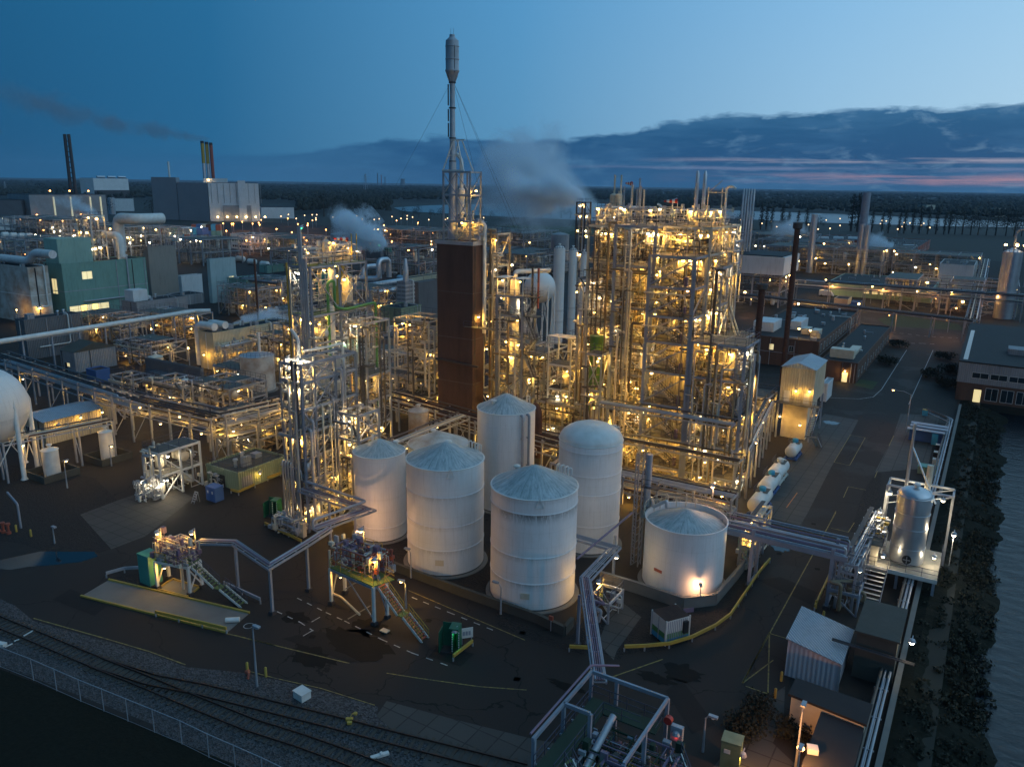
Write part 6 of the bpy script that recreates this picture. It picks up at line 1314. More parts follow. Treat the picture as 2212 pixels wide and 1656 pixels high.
for (px,py,yt,r,lab) in ((1688,835,480,.62,'tall slim dark brown chimney right of the main plant'),(1630,800,612,.8,'shorter dark brown chimney with flared top, next to the tall slim one')):
    P=at(px,py); h=hg(P,yt); t=flue('chimney',lab,P,r,h,'rust',cat='chimney',rings=8); b=MB(); b.lathe((P.x,P.y,h-1.6),[(r,0),(r*1.7,.3),(r*1.7,1.5),(r,1.6)],14); b.build('cap','dark',t,True)
t,B=bld('brick_office','brick laboratory block with plant rooms on its flat roof, right of the brown chimneys',1763,800,1598,1853,742,'brick2','roofd',para=.5); windows(t,('x',B[1]),B[2]+1,B[3]-1,B[4]-2.6,B[4]-.6,14,1.6,fx=None); windows(t,('y',B[2]),B[0]+6,B[0]+16,B[4]-3,B[4]-1.4,2,1.2,lit=(0,))
for (a,c,e,f,h) in ((.05,.32,.25,.5,2.6),(.45,.6,.45,.7,2.4),(.66,.76,.3,.42,1.6),(.80,.9,.26,.38,1.6)):
    b=MB(); b.box(B[0]+(B[1]-B[0])*a,B[0]+(B[1]-B[0])*c,B[2]+(B[3]-B[2])*e*.6,B[2]+(B[3]-B[2])*f*.6,B[4]+.06,B[4]+h); b.build('roof_plant','whitec' if a<.5 else 'cream',t)
lamp(t,(B[0]+(B[1]-B[0])*.7,B[2]+4,B[4]+2.6),'bulb',420,.3); lamp(t,(B[0]+(B[1]-B[0])*.85,B[2]+3,B[4]+2.6),'bulb',420,.3); roofbits(t,B,8,31)
t,B=bld('brick_office','low brick office with black roof and lit green doorway beside the road',1848,828,1774,1923,787,'brick2','roofd',para=.3); windows(t,('x',B[1]),B[2]+1,B[3]-1,1,2.6,12,1.6); door(t,('y',B[2]),B[1]-3.2,0,1.2,2.3,lit=True); lamp(t,(B[1]-2.6,B[2]-.5,2.8),'bulb',200,.2)
b=MB(); b.box(B[0]+1,B[0]+6.5,B[2]+5,B[2]+8,B[4]+.06,B[4]+2.2); b.box(B[0]+4,B[0]+6.2,B[2]+8.2,B[2]+20,B[4]+.06,B[4]+.9); b.build('roof_plant','cream',t)
# cream cladded tower house with stairs
P=at(1745,955); h=hg(P,800); T=(P.x,P.y,h); w=abs(axd(T,1690,(1,0,0))); d=abs(axd(T,1786,(0,1,0)))
t=thing('tower_house','cream clad gabled plant house raised on a lit steel floor beside the road','building',(P.x-w,P.y,0)); zm=h*.52
b=MB(); b.box(P.x-w,P.x,P.y,P.y+d,zm,h); b.build('wall','creamc',t)
b=MB(); k=1.0; b.v=[(P.x-w-.2,P.y-.2,h),(P.x-w*.5,P.y-.2,h+k),(P.x+.2,P.y-.2,h),(P.x-w-.2,P.y+d+.2,h),(P.x-w*.5,P.y+d+.2,h+k),(P.x+.2,P.y+d+.2,h)]; b.face(0,1,2); b.face(5,4,3); b.face(0,3,4,1); b.face(1,4,5,2); b.face(2,5,3,0); b.build('roof','roofb',t)
b=MB(); b.box(P.x-w+.6,P.x-.8,P.y+1,P.y+d-.5,0,zm-.4); b.build('ground_floor','cream',t)
for x in (P.x-w,P.x): 
    for y in (P.y,P.y+d): b=MB(); b.bar((x,y,0),(x,y,zm),.3); b.build('column','bluegrey',t)
b=MB(); b.box(P.x-w-.5,P.x+1.6,P.y-1.6,P.y,zm-.1,zm); b.build('deck','deck',t); b=MB(); handrail(b,[(P.x-w-.5,P.y-1.6,zm),(P.x+1.6,P.y-1.6,zm),(P.x+1.6,P.y,zm)],closed=False); b.build('handrail','rail',t)
stairs(t,(P.x+1.2,P.y-7,zm*.48),(P.x+1.2,P.y-1.6,zm)); stairs(t,(P.x+2.2,P.y-1.5,0),(P.x+2.2,P.y-7,zm*.48)); b=MB(); b.box(P.x+.7,P.x+2.8,P.y-8,P.y-7,zm*.48-.08,zm*.48); b.build('landing','deck',t)
door(t,('y',P.y),P.x-1.6,zm,1,2.1); door(t,('y',P.y),P.x-w+.8,zm,1,2.1)
for q in ((P.x-.6,P.y-.5,zm+2.6),(P.x+1.2,P.y-1,zm*.8),(P.x-1.6,P.y-.6,zm*.45),(P.x-w+.6,P.y-.7,zm*.6),(P.x-w*.5,P.y-.6,zm+2.4)): lamp(t,q,'bulb',120,.2)
frame('process_unit','lit piping between the cream tower house and the main plant','process structure',[P.x-w-9.5,P.x-w-5,P.x-w-1.2],[P.y-3,P.y+3],[4,8],seed=91,cm='steel',density=34,vess=.5,lamps=2,lw=330,npipe=8)
rack('pipe_rack','pipe bridge from the main plant annex to the cream tower house',(-27.9,112),(P.x-w-1,P.y-3.5),1.6,[7.4],5,5,92,2,pm=('dark','silver','steel'))
t,B=bld('building','small white and red cabin between the cream tower house and the brick office',1784,868,1775,1800,832,'whitec','roofb')
t,B=bld('building','pale green ribbed house squeezed behind the process annex',1612,935,1570,1623,815,'greenc','roofb')
# big black roofed building at right edge over the canal end
P=at(2060,862); h=hg(P,781); t=thing('canal_building','long black roofed brick and panel building at the right picture edge','building',tuple(P)); LX2,LY2=34,(at(2108,735)-P).length*.8
LY2=60
b=MB(); b.box(P.x,P.x+LX2,P.y,P.y+LY2,h*.48,h); b.build('upper_wall','greyc',t); b=MB(); b.box(P.x+.15,P.x+LX2,P.y+.15,P.y+LY2,0,h*.48-.003); b.build('lower_wall','brick2',t)
b=MB(); b.box(P.x-.1,P.x+LX2+.1,P.y-.1,P.y+LY2+.1,h,h+.3); b.build('roof','roofd',t); windows(t,('y',P.y),P.x+2.6,P.x+20,h*.62,h*.62+1.3,5,3.2,lit=(),off=.06); windows(t,('y',P.y+.15),P.x+5.5,P.x+20,.6,h*.40,5,2.4); door(t,('y',P.y+.15),P.x+3.6,0,1.4,2.8,lit=True)
b=MB(); b.box(P.x+9,P.x+13,P.y+14,P.y+19,h+.3,h+1.6); b.build('roof_plant','greyc',t); b=MB(); b.box(P.x+.6,P.x+1.5,P.y+2,P.y+46,h+.31,h+.325); b.build('wet_gutter','puddle',t)
# railed silo far right
P=at(2163,690); C,r=cyl(2143,2186,690); h=hg(C-Vector((C.x,C.y,0)).normalized()*r,545); t=tank('fat grey silo with lamp lit railed top at the far right',(C.x,C.y),r,h,h+1.5,m='silver',rm='silver',foot=False,vents=(),n=40,name='silo'); b=MB(); hr_ring(b,(C.x,C.y),r*1.02,h,2,16,.15); b.build('handrail','rail',t)
for k in range(4): lamp(t,(C.x+r*math.cos(k*1.3-2.6),C.y+r*math.sin(k*1.3-2.6),h+2.4),'bulb',1200,.5)
b=MB(); b.pipe([(C.x,C.y,h+1),(C.x,C.y,h+8),(C.x+5,C.y-2,h+8),(C.x+5,C.y-2,h-12)],.4,8,bend=2); b.build('pipe','steel',t,True)
rack('pipe_rack','elevated pipe bridge crossing the far road behind the black roofed building',g2(1650,600,9),g2(2212,640,9),5,[7,9],7,14,111,5,lk='bulbo',lw=1200,br=.3,wide=2)
rack('pipe_rack','pipe bridge on tall posts beyond the lawn, in front of the far piping units',g2(1585,632,7),g2(2105,690,7),3.5,[6.5],6,12,112,5,lk='bulbo',lw=900,wide=1.6)
rack('pipe_rack','pipe bridge running away along the far road towards the lake',g2(2100,690,7),g2(2130,560,7),4,[7],7,14,113,3,lk='bulbo',lw=1000,wide=1.8)
t,B=bld('building','wide low green hall with black solar roof panels behind the far pipe bridge',2010,655,1790,2030,625,'teal2','roofd'); windows(t,('y',B[2]),B[0]+14,B[0]+40,2,3.4,8,2.4,lit=(0,1,2,3,4),off=.2)
t,B=bld('building','pale grey box hall at the right end of the far units',2096,632,2030,2110,575,'whitec','roofd')
for k,(px,py,lx,rx,ty) in enumerate(((1850,545,1758,1880,520),(1975,560,1870,2010,538))):
    t,B=bld('workshop_hall',('left' if k==0 else 'right')+' wide dark workshop hall with rounded rooflights by the lake',px,py,lx,rx,ty,'redb','roofd')
    for j in range(3): b=MB(); y=B[2]+3+j*7; b.pipe([(B[0]+3+(B[1]-B[0])*j*.3,y,B[4]+.2),(B[0]+3+(B[1]-B[0])*(j*.3+.22),y,B[4]+.2)],1.6,12); b.build('rooflight','whitec',t,True)
t,B=bld('cabin','small beige cabin near the far lawn',1830,660,1802,1840,648,'cream','roofd'); t,B=bld('cabin','blue container cabin beside the far pipe posts',1855,668,1838,1862,655,'blue','blue')
# delivery van
P=at(1800,642); t=thing('delivery_van','white delivery van parked by the far piping floor','van',tuple(P)); b=MB(); b.box(P.x-6,P.x-1.6,P.y,P.y+2.2,.5,2.6); b.hexa([(P.x-1.6,P.y,.5),(P.x,P.y,.5),(P.x,P.y+2.2,.5),(P.x-1.6,P.y+2.2,.5),(P.x-1.6,P.y,2.6),(P.x-.7,P.y,1.5),(P.x-.7,P.y+2.2,1.5),(P.x-1.6,P.y+2.2,2.6)]); b.build('body','whitec',t)
for x in (-5,-1.2):
    for y in (0,2.0): b=MB(); b.lathe((P.x+x,P.y+y,.42),[(.42,0),(.42,.22)],14,axis='y'); b.build('wheel','black',t)
# blocks of flats across the river
for i,(px,ty,py) in enumerate(((1972,446,460),(1990,442,461),(2140,449,468))):
    t,a,c,n,d,h=fb('apartment_block',['left small pale flat block','taller pale flat block with lit windows','distant flat block at the right, lone'][i]+' beyond the river',(px-9,py),(px+9,py+1),20,ty,'cream')
    for k in range(4):
        q=a+d*(3+k*((c-a).length-5)/4)-n*.4; b=MB(); b.bar((q.x,q.y,3),(q.x,q.y,h-2),2.4,.4); b.build('balcony_column','dgreyc',t)
    for k in range(2): q=a+d*(6+k*10)-n*.9; b=MB(); b.cbox((q.x,q.y,h*.35+6*k),(2.2,.6,1.8),math.atan2(d.y,d.x)); b.build('window','litw',t)
# distant power plant on the horizon
P=at(870,392+9); 
def hcool(b,c,r,h): b.lathe(c,[(r,0),(r*.8,h*.35),(r*.66,h*.7),(r*.72,h)],24)
c=at(870,402.5); t=thing('cooling_tower','hyperbolic cooling tower on the horizon','cooling tower',tuple(c)); b=MB(); sc=(c-C0).length/FPX; hcool(b,c,6.5*sc,15*sc+0); b.build('shell','dgreyc',t,True)
for k,(px,h) in enumerate(((816,25),(824,22),(832,18))):
    c=at(px,401.5); flue('chimney',['left','middle red banded','right'][k]+' distant chimney on the horizon beside the cooling tower',c,1.0*(c-C0).length/FPX,h*(c-C0).length/FPX,('dgreyc','redb','dgreyc')[k],cat='chimney')
def pylon(px,py,ty,lab):
    P=at(px,py); h=hg(P,ty); t=thing('pylon',lab,'pylon',tuple(P),'high voltage pylons'); b=MB(); w=h*.11; k=h*.006
    for a,c in ((1,1),(1,-1),(-1,1),(-1,-1)): b.bar((P.x+a*w,P.y+c*w,0),(P.x+a*w*.16,P.y+c*w*.16,h),k*2)
    for i in range(9):
        f=i/9;g=(i+1)/9; u=w*(1-.84*f);v=w*(1-.84*g)
        for s in (1,-1): b.bar((P.x-u,P.y+s*u,h*f),(P.x+v,P.y+s*v,h*g),k); b.bar((P.x+u,P.y+s*u,h*f),(P.x-v,P.y+s*v,h*g),k)
    b.build('lattice_mast','steel',t); b=MB(); d=Vector((R_.x,R_.y,0)).normalized()
    for z,L in ((.72,.24),(.86,.19),(.97,.10)): b.bar(P-d*h*L+Z_*h*z,P+d*h*L+Z_*h*z,k*2)
    b.build('cross_arm','steel',t)
pylon(790,415,376,'lattice pylon left of the distant cooling tower'); pylon(1371,412,396,'small distant pylon left of the slim flues'); pylon(13,418,392,'distant pylon at the far left')
# ---------------------------------------------------------------- trees, forest
def tree(name,label,P,h,r,seed,kind='round',group='trees by the lake'):
    rr=random.Random(seed); t=thing(name,label,'tree',tuple(P),group); b=MB(); b.lathe(P,[(h*.028,0),(h*.02,h*.4),(h*.006,h*.95)],7)
    for k in range(9):
        a=rr.random()*6.28; z=h*(.25+.07*k); L=r*(1-.06*k) if kind=='round' else r*.8; b.bar((P[0],P[1],P[2]+z),(P[0]+L*math.cos(a)*.8,P[1]+L*math.sin(a)*.8,P[2]+z+h*.14),h*.009)
    b.build('trunk','bark',t); b=MB()
    for k in range(15 if kind=='round' else 22):
        a=rr.random()*6.28; 
        if kind=='round': z=h*rr.uniform(.4,.95); q=r*rr.random()**.5*math.sqrt(max(.05,1-((z/h-.62)/.42)**2))*.75; s=r*.38
        else: z=h*(.15+.8*k/22); q=r*.35*rr.random(); s=r*.5*(1-.5*abs(k/22-.4))
        leafclump(b,(P[0]+q*math.cos(a),P[1]+q*math.sin(a),P[2]+z),s,(26 if kind=='round' else 11),rr,h*.022,1.1)
    b.build('crown','tree',t); return t
proto={}
for i in range(3): pass
rr=random.Random(44)
names=['bare poplar in the row along the river, behind the far workshop halls','spreading dark tree at the works edge beside the lake']
pk=tree('poplar_tree',names[0],at(1600,497),26,4.2,1,'pop','poplars along the river'); pr=tree('broadleaf_tree',names[1],at(905,470),15,8,2,'round','trees at the edge of the works')
pop_x=[1610,1625,1645,1655,1668,1690,1702,1722,1742,1838,1850,1862,1880,1902,1921,1938,1953,1970,1987,2004,2022,2036,2050]
for i,x in enumerate(pop_x):
    P=at(x+rr.uniform(-3,3),494+(x-1600)*.026+rr.uniform(-1,2)); c=copy_tree(pk,None,P); s=rr.uniform(.8,1.15)*(1.5 if 1835<x<1870 else 1); c.scale=(s*1.1,s*1.1,s); c.rotation_euler.z=rr.random()*6
rx=[870,893,930,955,1020,1040,1060,1170,1190,1212,1232,2062,2078,2096,2112,2130,2150,2172,2190,2206,1700,1765,1600,215,330,700,720,745]
for i,x in enumerate(rx):
    P=at(x,(472 if x<1300 else 506+(x-2050)*.03) if x>800 else 468); c=copy_tree(pr,None,P); s=rr.uniform(.6,1.1)*(1.9 if x>2040 or 200<x<800 else 1); c.scale=(s*1.2,s*1.2,s); c.rotation_euler.z=rr.random()*6
# woodland beyond the works
b=MB(); rr=random.Random(5)
ICO=[(0,0,1),(.894,0,.447),(.276,.851,.447),(-.724,.526,.447),(-.724,-.526,.447),(.276,-.851,.447),(.724,.526,-.2),(-.276,.851,-.2),(-.894,0,-.2),(-.276,-.851,-.2),(.724,-.526,-.2)]
IF=[(0,1,2),(0,2,3),(0,3,4),(0,4,5),(0,5,1),(1,6,2),(2,7,3),(3,8,4),(4,9,5),(5,10,1),(2,6,7),(3,7,8),(4,8,9),(5,9,10),(1,10,6)]
def clump(P,r,h):
    k=len(b.v); 
    for v in ICO: j=rr.uniform(.7,1.25); b.v.append((P.x+v[0]*r*j,P.y+v[1]*r*j,h*(.55+.45*v[2]*j)))
    for f in IF: b.face(*[k+i for i in f])
def inlake(x,y): return (845<x<1340 and y>436.5) or (x>1535 and (453+(x-1560)*.042)<y)
n=0
while n<12000:
    x=rr.uniform(-150,2400); u=rr.random(); hy=391+.0135*x-3; y=hy+5+ (u**1.6)*(62 if x<700 else 60)
    if x>1400: y=hy+5+(u**1.4)*(100)
    if inlake(x,y) or (x<640 and y>hy+42) or (560<x<1560 and y>hy+66 and rr.random()<.8): continue
    P=at(x,y); D=P.length
    if D>15000 or P.y<0: continue
    r=max(3.6,min(D*.0030,26))*rr.uniform(.6,1.5); clump(P,r,rr.uniform(11,19)*(1.0 if D<4000 else 1.25)); n+=1
o=b.build('woodland','tree'); tag(o,'dark far woodland stretching to the horizon behind the works and lakes','woodland',kind='stuff')
sheet('far_field',[at(*p) for p in [(1050,424),(1300,424),(1330,430),(1040,429)]],.4,'grassm')
sheet('far_lawn',[at(*p) for p in [(1075,488),(1400,490),(1420,512),(1075,505)]],.4,'lawn')
# ---------------------------------------------------------------- loading platforms with stairs
def cone_leg(b,p,h,w=.28): b.bar((p[0],p[1],.35),(p[0],p[1],h),w); 
def platform(name,label,legs,zd,deckm='gdeck',lk='bulb'):
    t=thing(name,label,'loading platform',tuple(legs[0]))
    for p in legs:
        b=MB(); b.bar((p.x,p.y,.35),(p.x,p.y,zd),.28); b.build('leg','white',t); b=MB(); b.cbox((p.x,p.y,0),(.55,.55,.4)); b.build('footing','dark',t)
    return t
# left platform
L_=[gz('E',937,600),gz('E',1005,540),gz('E',1200,592),gz('E',1130,640)]
zd=hg(L_[3],Z('E',1110,470)[1])
PA=platform('loading_platform','left loading platform with white legs and green stairs beside the teal cabin',L_,zd)
b=MB(); b.prism([(p.x,p.y) for p in (L_[0],L_[3],L_[2],L_[1])],zd,zd+.1); b.build('deck','gdeck',PA)
for i in range(4):
    p,q=L_[i],L_[(i+1)%4]; b=MB(); b.bar(p+Z_*(zd-.15),q+Z_*(zd-.15),.16,.26); b.build('beam','white',PA)
    if i in (0,2): b=MB(); b.bar(p+Z_*.5,q+Z_*(zd-.3),.12); b.build('brace','white',PA)
b=MB(); b.bar(L_[3]+Z_*.5,L_[2]+Z_*(zd-.3),.12); b.build('brace','white',PA)
b=MB(); handrail(b,[tuple(p+Z_*zd) for p in (L_[0],L_[1],L_[2])],closed=False); handrail(b,[tuple(p+Z_*zd) for p in (L_[0],L_[3])],closed=False); b.build('handrail','ywl',PA)
lo=gz('E',1450,700); lo2=gz('E',1440,680); top=gz('E',1150,440,zd); mid=(lo*.42+Vector((top.x,top.y,0))*.58); 
s0=Vector((lo.x,lo.y,0)); s1=Vector((L_[3].x+.4,L_[3].y+.6,zd)); mm_=s0.lerp(s1,.5); m1=mm_-(s1-s0).normalized()*.0; pa_=Vector((s0.lerp(s1,.44).x,s0.lerp(s1,.44).y,zd*.46)); pb_=Vector((s0.lerp(s1,.56).x,s0.lerp(s1,.56).y,zd*.46))
stairs(PA,s0,pa_,1.0,'white','gdeck'); stairs(PA,pb_,s1,1.0,'white','gdeck'); b=MB(); b.bar(pa_,pb_,1.0,.08); b.build('landing','gdeck',PA)
b=MB(); rr=random.Random(2); 
for i in range(2): clutter(b,min(p.x for p in L_)+.1,max(p.x for p in L_)-.2,min(p.y for p in L_)+.3,max(p.y for p in L_)-.1,zd+.1,zd+2.4,45,rr,3,.1)
o=b.build('pipework',['steel','purple','cream'],PA); o['kind']='stuff'
b=MB(); p=L_[2]; b.cbox((p.x-.5,p.y-.5,zd+.15),(.9,.6,1.4)); b.build('cabinet','cream',PA)
lamp(PA,(L_[0].x+.3,L_[0].y+.4,zd+3.2),'bulb',300,.18,post=2.8); lamp(PA,(L_[2].x-.8,L_[2].y-.2,zd+3),'bulb',300,.18,post=2.6); lamp(PA,(L_[0].x+.8,L_[0].y+.5,zd-.9),'bulb',200,.16)
b=MB(); b.pipe([L_[0].lerp(L_[3],.6)+Vector((0,.8,.1)),L_[0].lerp(L_[3],.6)+Vector((0,.8,zd))],.16,8); b.build('riser_pipe','cream',PA,True)
c=gz('E',880,570); t=thing('equipment_cabin','rounded teal equipment cabin standing by the left loading platform','cabin',tuple(c)); b=MB(); h_=hg(c,Z('E',0,385)[1]); b.cbox((c.x,c.y+.4,.15),(1.9,1.6,h_-.5),0); b.build('body','tealp',t); b=MB(); b.cbox((c.x,c.y+.4,h_-.35),(1.95,1.65,.2)); b.build('roof','tealp',t); b=MB(); b.cbox((c.x,c.y+.4,0),(2.0,1.7,.15)); b.build('base','dark',t)
# middle platform
L_=[gz('F',485,690),gz('F',565,625),gz('F',815,772),gz('F',738,812)]
zd=hg(L_[3],Z('F',720,590)[1]); PB=platform('loading_platform','middle loading platform with yellow rails and red tread stairs near the slim tank',L_,zd)
b=MB(); b.prism([(p.x,p.y) for p in (L_[0],L_[3],L_[2]+Vector((.6,.6,0)),L_[1]+Vector((.3,.8,0)))],zd,zd+.1); b.build('deck','gdeck',PB)
for i in range(4):
    p,q=L_[i],L_[(i+1)%4]; b=MB(); b.bar(p+Z_*(zd-.15),q+Z_*(zd-.15),.16,.26); b.build('beam','bluegrey',PB)
    b=MB(); b.bar(p+Z_*.5,p.lerp(q,.6)+Z_*(zd-.3),.11); b.build('brace','bluegrey',PB)
b=MB(); handrail(b,[tuple(p+Z_*zd) for p in (L_[3],L_[0],L_[1]+Vector((.3,.8,0)),L_[2]+Vector((.6,.6,0)))],closed=False); b.build('handrail','ywl',PB)
s0=gz('F',1040,905); s1=Vector((L_[3].x+.5,L_[3].y+.7,zd)); a_=s0.lerp(s1,.44);c_=s0.lerp(s1,.56); pa_=Vector((a_.x,a_.y,zd*.46)); pb_=Vector((c_.x,c_.y,zd*.46))
stairs(PB,s0,pa_,1.05,'white','redb','ywl'); stairs(PB,pb_,s1,1.05,'white','redb','ywl'); b=MB(); b.bar(pa_,pb_,1.05,.08); b.build('landing','gdeck',PB)
p=L_[1]+Vector((2.2,.6,0)); b=MB(); b.bar((p.x,p.y,zd+1.5),(p.x+2.4,p.y,zd+1.5),1.2,.08); b.build('upper_deck','gdeck',PB); b=MB(); handrail(b,[(p.x,p.y+.6,zd+1.5),(p.x+2.4,p.y+.6,zd+1.5),(p.x+2.4,p.y-.6,zd+1.5)],closed=False); b.build('handrail','ywl',PB); stairs(PB,(p.x-1.6,p.y,zd+.1),(p.x,p.y,zd+1.5),.8,'steel','gdeck','ywl')
b=MB(); clutter(b,min(q.x for q in L_)+.4,max(q.x for q in L_)-.6,min(q.y for q in L_)+.9,max(q.y for q in L_)+.4,zd+.1,zd+2.6,90,random.Random(6),4,.12); o=b.build('pipework',['steel','purple','cream','redb'],PB); o['kind']='stuff'
b=MB(); b.cbox((L_[1].x+.6,L_[1].y-.2,zd+.3),(1.0,.35,1.4)); b.build('cabinet','steel',PB); b=MB(); 
for k in range(9): a=k*.7; b.bar((L_[0].x+1.6+.45*math.cos(a),L_[0].y+.6,zd+1+.45*math.sin(a)),(L_[0].x+1.6+.45*math.cos(a+.7),L_[0].y+.6,zd+1+.45*math.sin(a+.7)),.09)
b.build('hose_coil','white',PB)
lamp(PB,(L_[3].x-.3,L_[3].y+.6,zd+2.6),'bulb',330,.18,post=2.4); lamp(PB,(L_[1].x+1.2,L_[1].y+1.6,zd+2.9),'bulb',420,.2,post=3); lamp(PB,(L_[0].x+1.0,L_[0].y+.5,zd-1.0),'bulb',160,.15)
b=MB(); p=L_[0]; b.pipe([p+Vector((-.2,.2,zd+2)),p+Vector((-.2,.2,1.2)),p+Vector((1.2,.2,1.2)),p+Vector((5.2,-1.2,1.0))],.12,8,bend=.4); b.build('pipe','cream',PB,True)
# green cage cabin with notice and green box by the left tower
def cage(label,P,w=1.9,d=1.3,h=2.6,rz=.35,lit=True):
    t=thing('cage_cabin',label,'cabin',tuple(P)); ca,sa=math.cos(rz),math.sin(rz)
    def pt(x,y,z): return (P.x+x*ca-y*sa,P.y+x*sa+y*ca,z)
    for (x,y,ww,dd,nm) in ((0,d/2,w,.06,'back_panel'),(w/2,0,.06,d-.08,'side_panel'),(w*.18,0,.06,d-.08,'divider')):
        b=MB(); q=pt(x,y,0); b.cbox((q[0],q[1],.05),(ww,dd,h),rz); b.build(nm,'green',t)
    b=MB(); q=pt(-w*.5,-.2,0); b.cbox((q[0],q[1],.05),(.06,d,h*.86),rz); b.build('door','green',t); b=MB(); q=pt(w*.25,0,0); b.cbox((q[0],q[1],h),(w*.5,d,.15),rz); b.build('roof','green',t); b=MB(); q=pt(0,0,0); b.cbox((q[0],q[1],0),(w,d,.05),rz); b.build('floor','dark',t)
    b=MB()
    for k in range(9):
        for x in (w*.18,w*.53): q=pt(x,-d*.5-.01,0); b.cbox((q[0],q[1],.25+k*.26),(.10,.03,.13),rz)
    b.build('hazard_marking','white',t)
    if lit: q=pt(w*.3,-d*.35,h-.35); lamp(t,q,'bulbg',14,.11)
    return t
c=gz('F',1190,960); cage('green steel cage cabin with a lit green lamp below the red tread stairs',c)
t=thing('notice_board','white notice board beside the green lit cage cabin','sign',tuple(gz('F',1290,930))); c=gz('F',1285,925); b=MB(); b.cbox((c.x,c.y,.7),(1.3,.06,1.1),.85); b.build('board','white',t)
b=MB(); 
for s_ in (-.5,.5): b.bar((c.x+s_*.66,c.y+s_*.75,0),(c.x+s_*.66,c.y+s_*.75,.8),.07)
b.build('post','steel',t); b=MB()
for k in range(3): b.cbox((c.x+(-.3+.3*k)*.66+.03,c.y+(-.3+.3*k)*.75-.04,1.0),(.22,.02,.45),.85)
b.build('pictogram','bluegrey',t)
c=gz('F',140,170); cage('green steel cage cabin with hazard stripes beside the front left tower',c,1.9,1.4,2.5,.3,lit=False)
# pipe bridge joining the platforms and the left tower
zt=6.1
def tray_bridge(name,label,pts,w,n,pm,seed=0,legs=(),up=None):
    rr=random.Random(seed); t=thing(name,label,'pipe bridge',(pts[0].x,pts[0].y,0))
    dirs=[]
    for k in range(n+2):
        u=(k/(n+1)-.5)*w; L=[]
        for i,p in enumerate(pts):
            d1=(pts[i]-pts[i-1]) if i else (pts[1]-pts[0]); d2=(pts[i+1]-pts[i]) if i<len(pts)-1 else d1
            d=(d1.normalized()+d2.normalized()); d.z=0; d.normalize(); c=max(.5,d.dot(Vector((d1.x,d1.y,0)).normalized())); nn=Vector((-d.y,d.x,0))/c; L.append(p+nn*u)
        b=MB()
        if k in (0,n+1):
            for p,q in zip(L[:-1],L[1:]): b.bar(p-Z_*.16,q-Z_*.16,.12,.24)
            b.build('edge_beam','bluegrey',t)
        else:
            r=rr.choice((.05,.07,.09)); b.pipe([q+Z_*(r+.05) for q in L],r,7); b.build('pipe',rr.choice(pm),t,True)
    for p,q in zip(pts[:-1],pts[1:]):
        d=(q-p); m=max(1,round(d.length/2.2)); n2=Vector((-d.y,d.x,0)).normalized()*w/2; b=MB()
        for i in range(m+1): c=p+d*i/m; b.bar(c-n2-Z_*.1,c+n2-Z_*.1,.09)
        b.build('cross_bar','bluegrey',t)
    for (x,y,h) in legs:
        b=MB(); b.bar((x,y,.3),(x,y,h-.28),.26); b.build('leg','bluegrey',t); b=MB(); b.cbox((x,y,0),(.6,.6,.35)); b.build('footing','dark',t)
    return t
lg=[gz('E',1415,605),gz('F',135,748),gz('F',350,612)]
pts=[gz('E',1185,315,zt-.5),Vector((lg[0].x,lg[0].y,zt-.2)),Vector((lg[1].x,lg[1].y,5.7)),Vector((lg[2].x,lg[2].y,5.9)),gz('F',470,240,6.0)]
tray_bridge('pipe_bridge','blue grey pipe bridge on tall legs linking the left platform with the middle platform',pts,.9,4,['purple','bluegrey','steel'],3,[(q.x,q.y,5.8) for q in lg])
c1=gz('F',375,245,6.2); c2=gz('F',690,130,6.2); c3=gz('F',330,10,6.2)
tray_bridge('pipe_bridge','square looping pipe bridge between the front left tower and the slim white tank',[c1,c2,c3,c3+Vector((-.6,3,0))],1.6,7,['purple','bluegrey','steel','purple'],4,[(gz('F',480,330).x,gz('F',480,330).y,6.0),(gz('F',628,330).x,gz('F',628,330).y,6.0)])
b=MB(); p=[c1+Z_*1.1,c2+Z_*1.1,c3+Z_*1.1]; b.pipe([c1+Z_*0]+p+[p[-1]+Vector((2,0,0))],.16,8,bend=.4); tag(b.build('stand_pipe','bluegrey',smooth=True,loc=tuple(c1)),'raised blue grey pipe above the square looping pipe bridge','pipe')
# street and yard lamps by name
def LP(k,a,c,tk,ta,tc,label,**kw):
    P=gz(k,a,c); h=hg(P,Z(tk,ta,tc)[1]); street_lamp(tuple(P),h,label,**kw)
LP('F',42,1178,'F',0,835,'tall lamp post on the ballast beside the yellow bollards',light=False,W_=0,arm=.5,kind='steel')
LP('F',925,715,'F',920,572,'lit lamp post beside the red tread stairs',kind='bulb',W_=420,arm=.5,dirx=(-1,-.3))
LP('F',1487,750,'F',1480,588,'unlit lamp post in front of the dirt streaked tank',light=False,arm=.7,dirx=(-1,0),kind='white')
LP('F',955,535,'F',945,385,'unlit lamp post in front of the wide tank by the wall',light=False,arm=.5,dirx=(-1,0),kind='white')
LP('K',1298,610,'K',1290,500,'small lit lamp on the wall of the short wide tank',kind='bulbp',W_=300,arm=.35,dirx=(-.4,.9))
LP('K',1320,1555,'K',1350,1335,'curved lamp post left of the tall green cabinet',light=False,arm=.6,kind='white')
LP('J',1240,600,'J',1185,325,'orange lit street lamp leaning over the road near the blue shelter',kind='bulbo',W_=650,arm=3.2,dirx=(-1,.1),r=.26)
LP('L',365,1880,'L',370,1570,'street lamp glowing orange above the low brick shed',kind='bulbo',W_=1500,arm=.35,r=.3,dirx=(0,1))
LP('L',372,1700,'L',392,1290,'taller grey street lamp with dark head above the low brick shed',light=False,arm=.4,dirx=(0,1),kind='white')
LP('I',1620,1215,'I',1645,1030,'orange street lamp at the end of the far pipe bridge',kind='bulbo',W_=900,arm=1.5,r=.35)
LP('E',325,330,'E',285,245,'thin leaning post at the edge of the dark soil',light=False,arm=.3,kind='white')
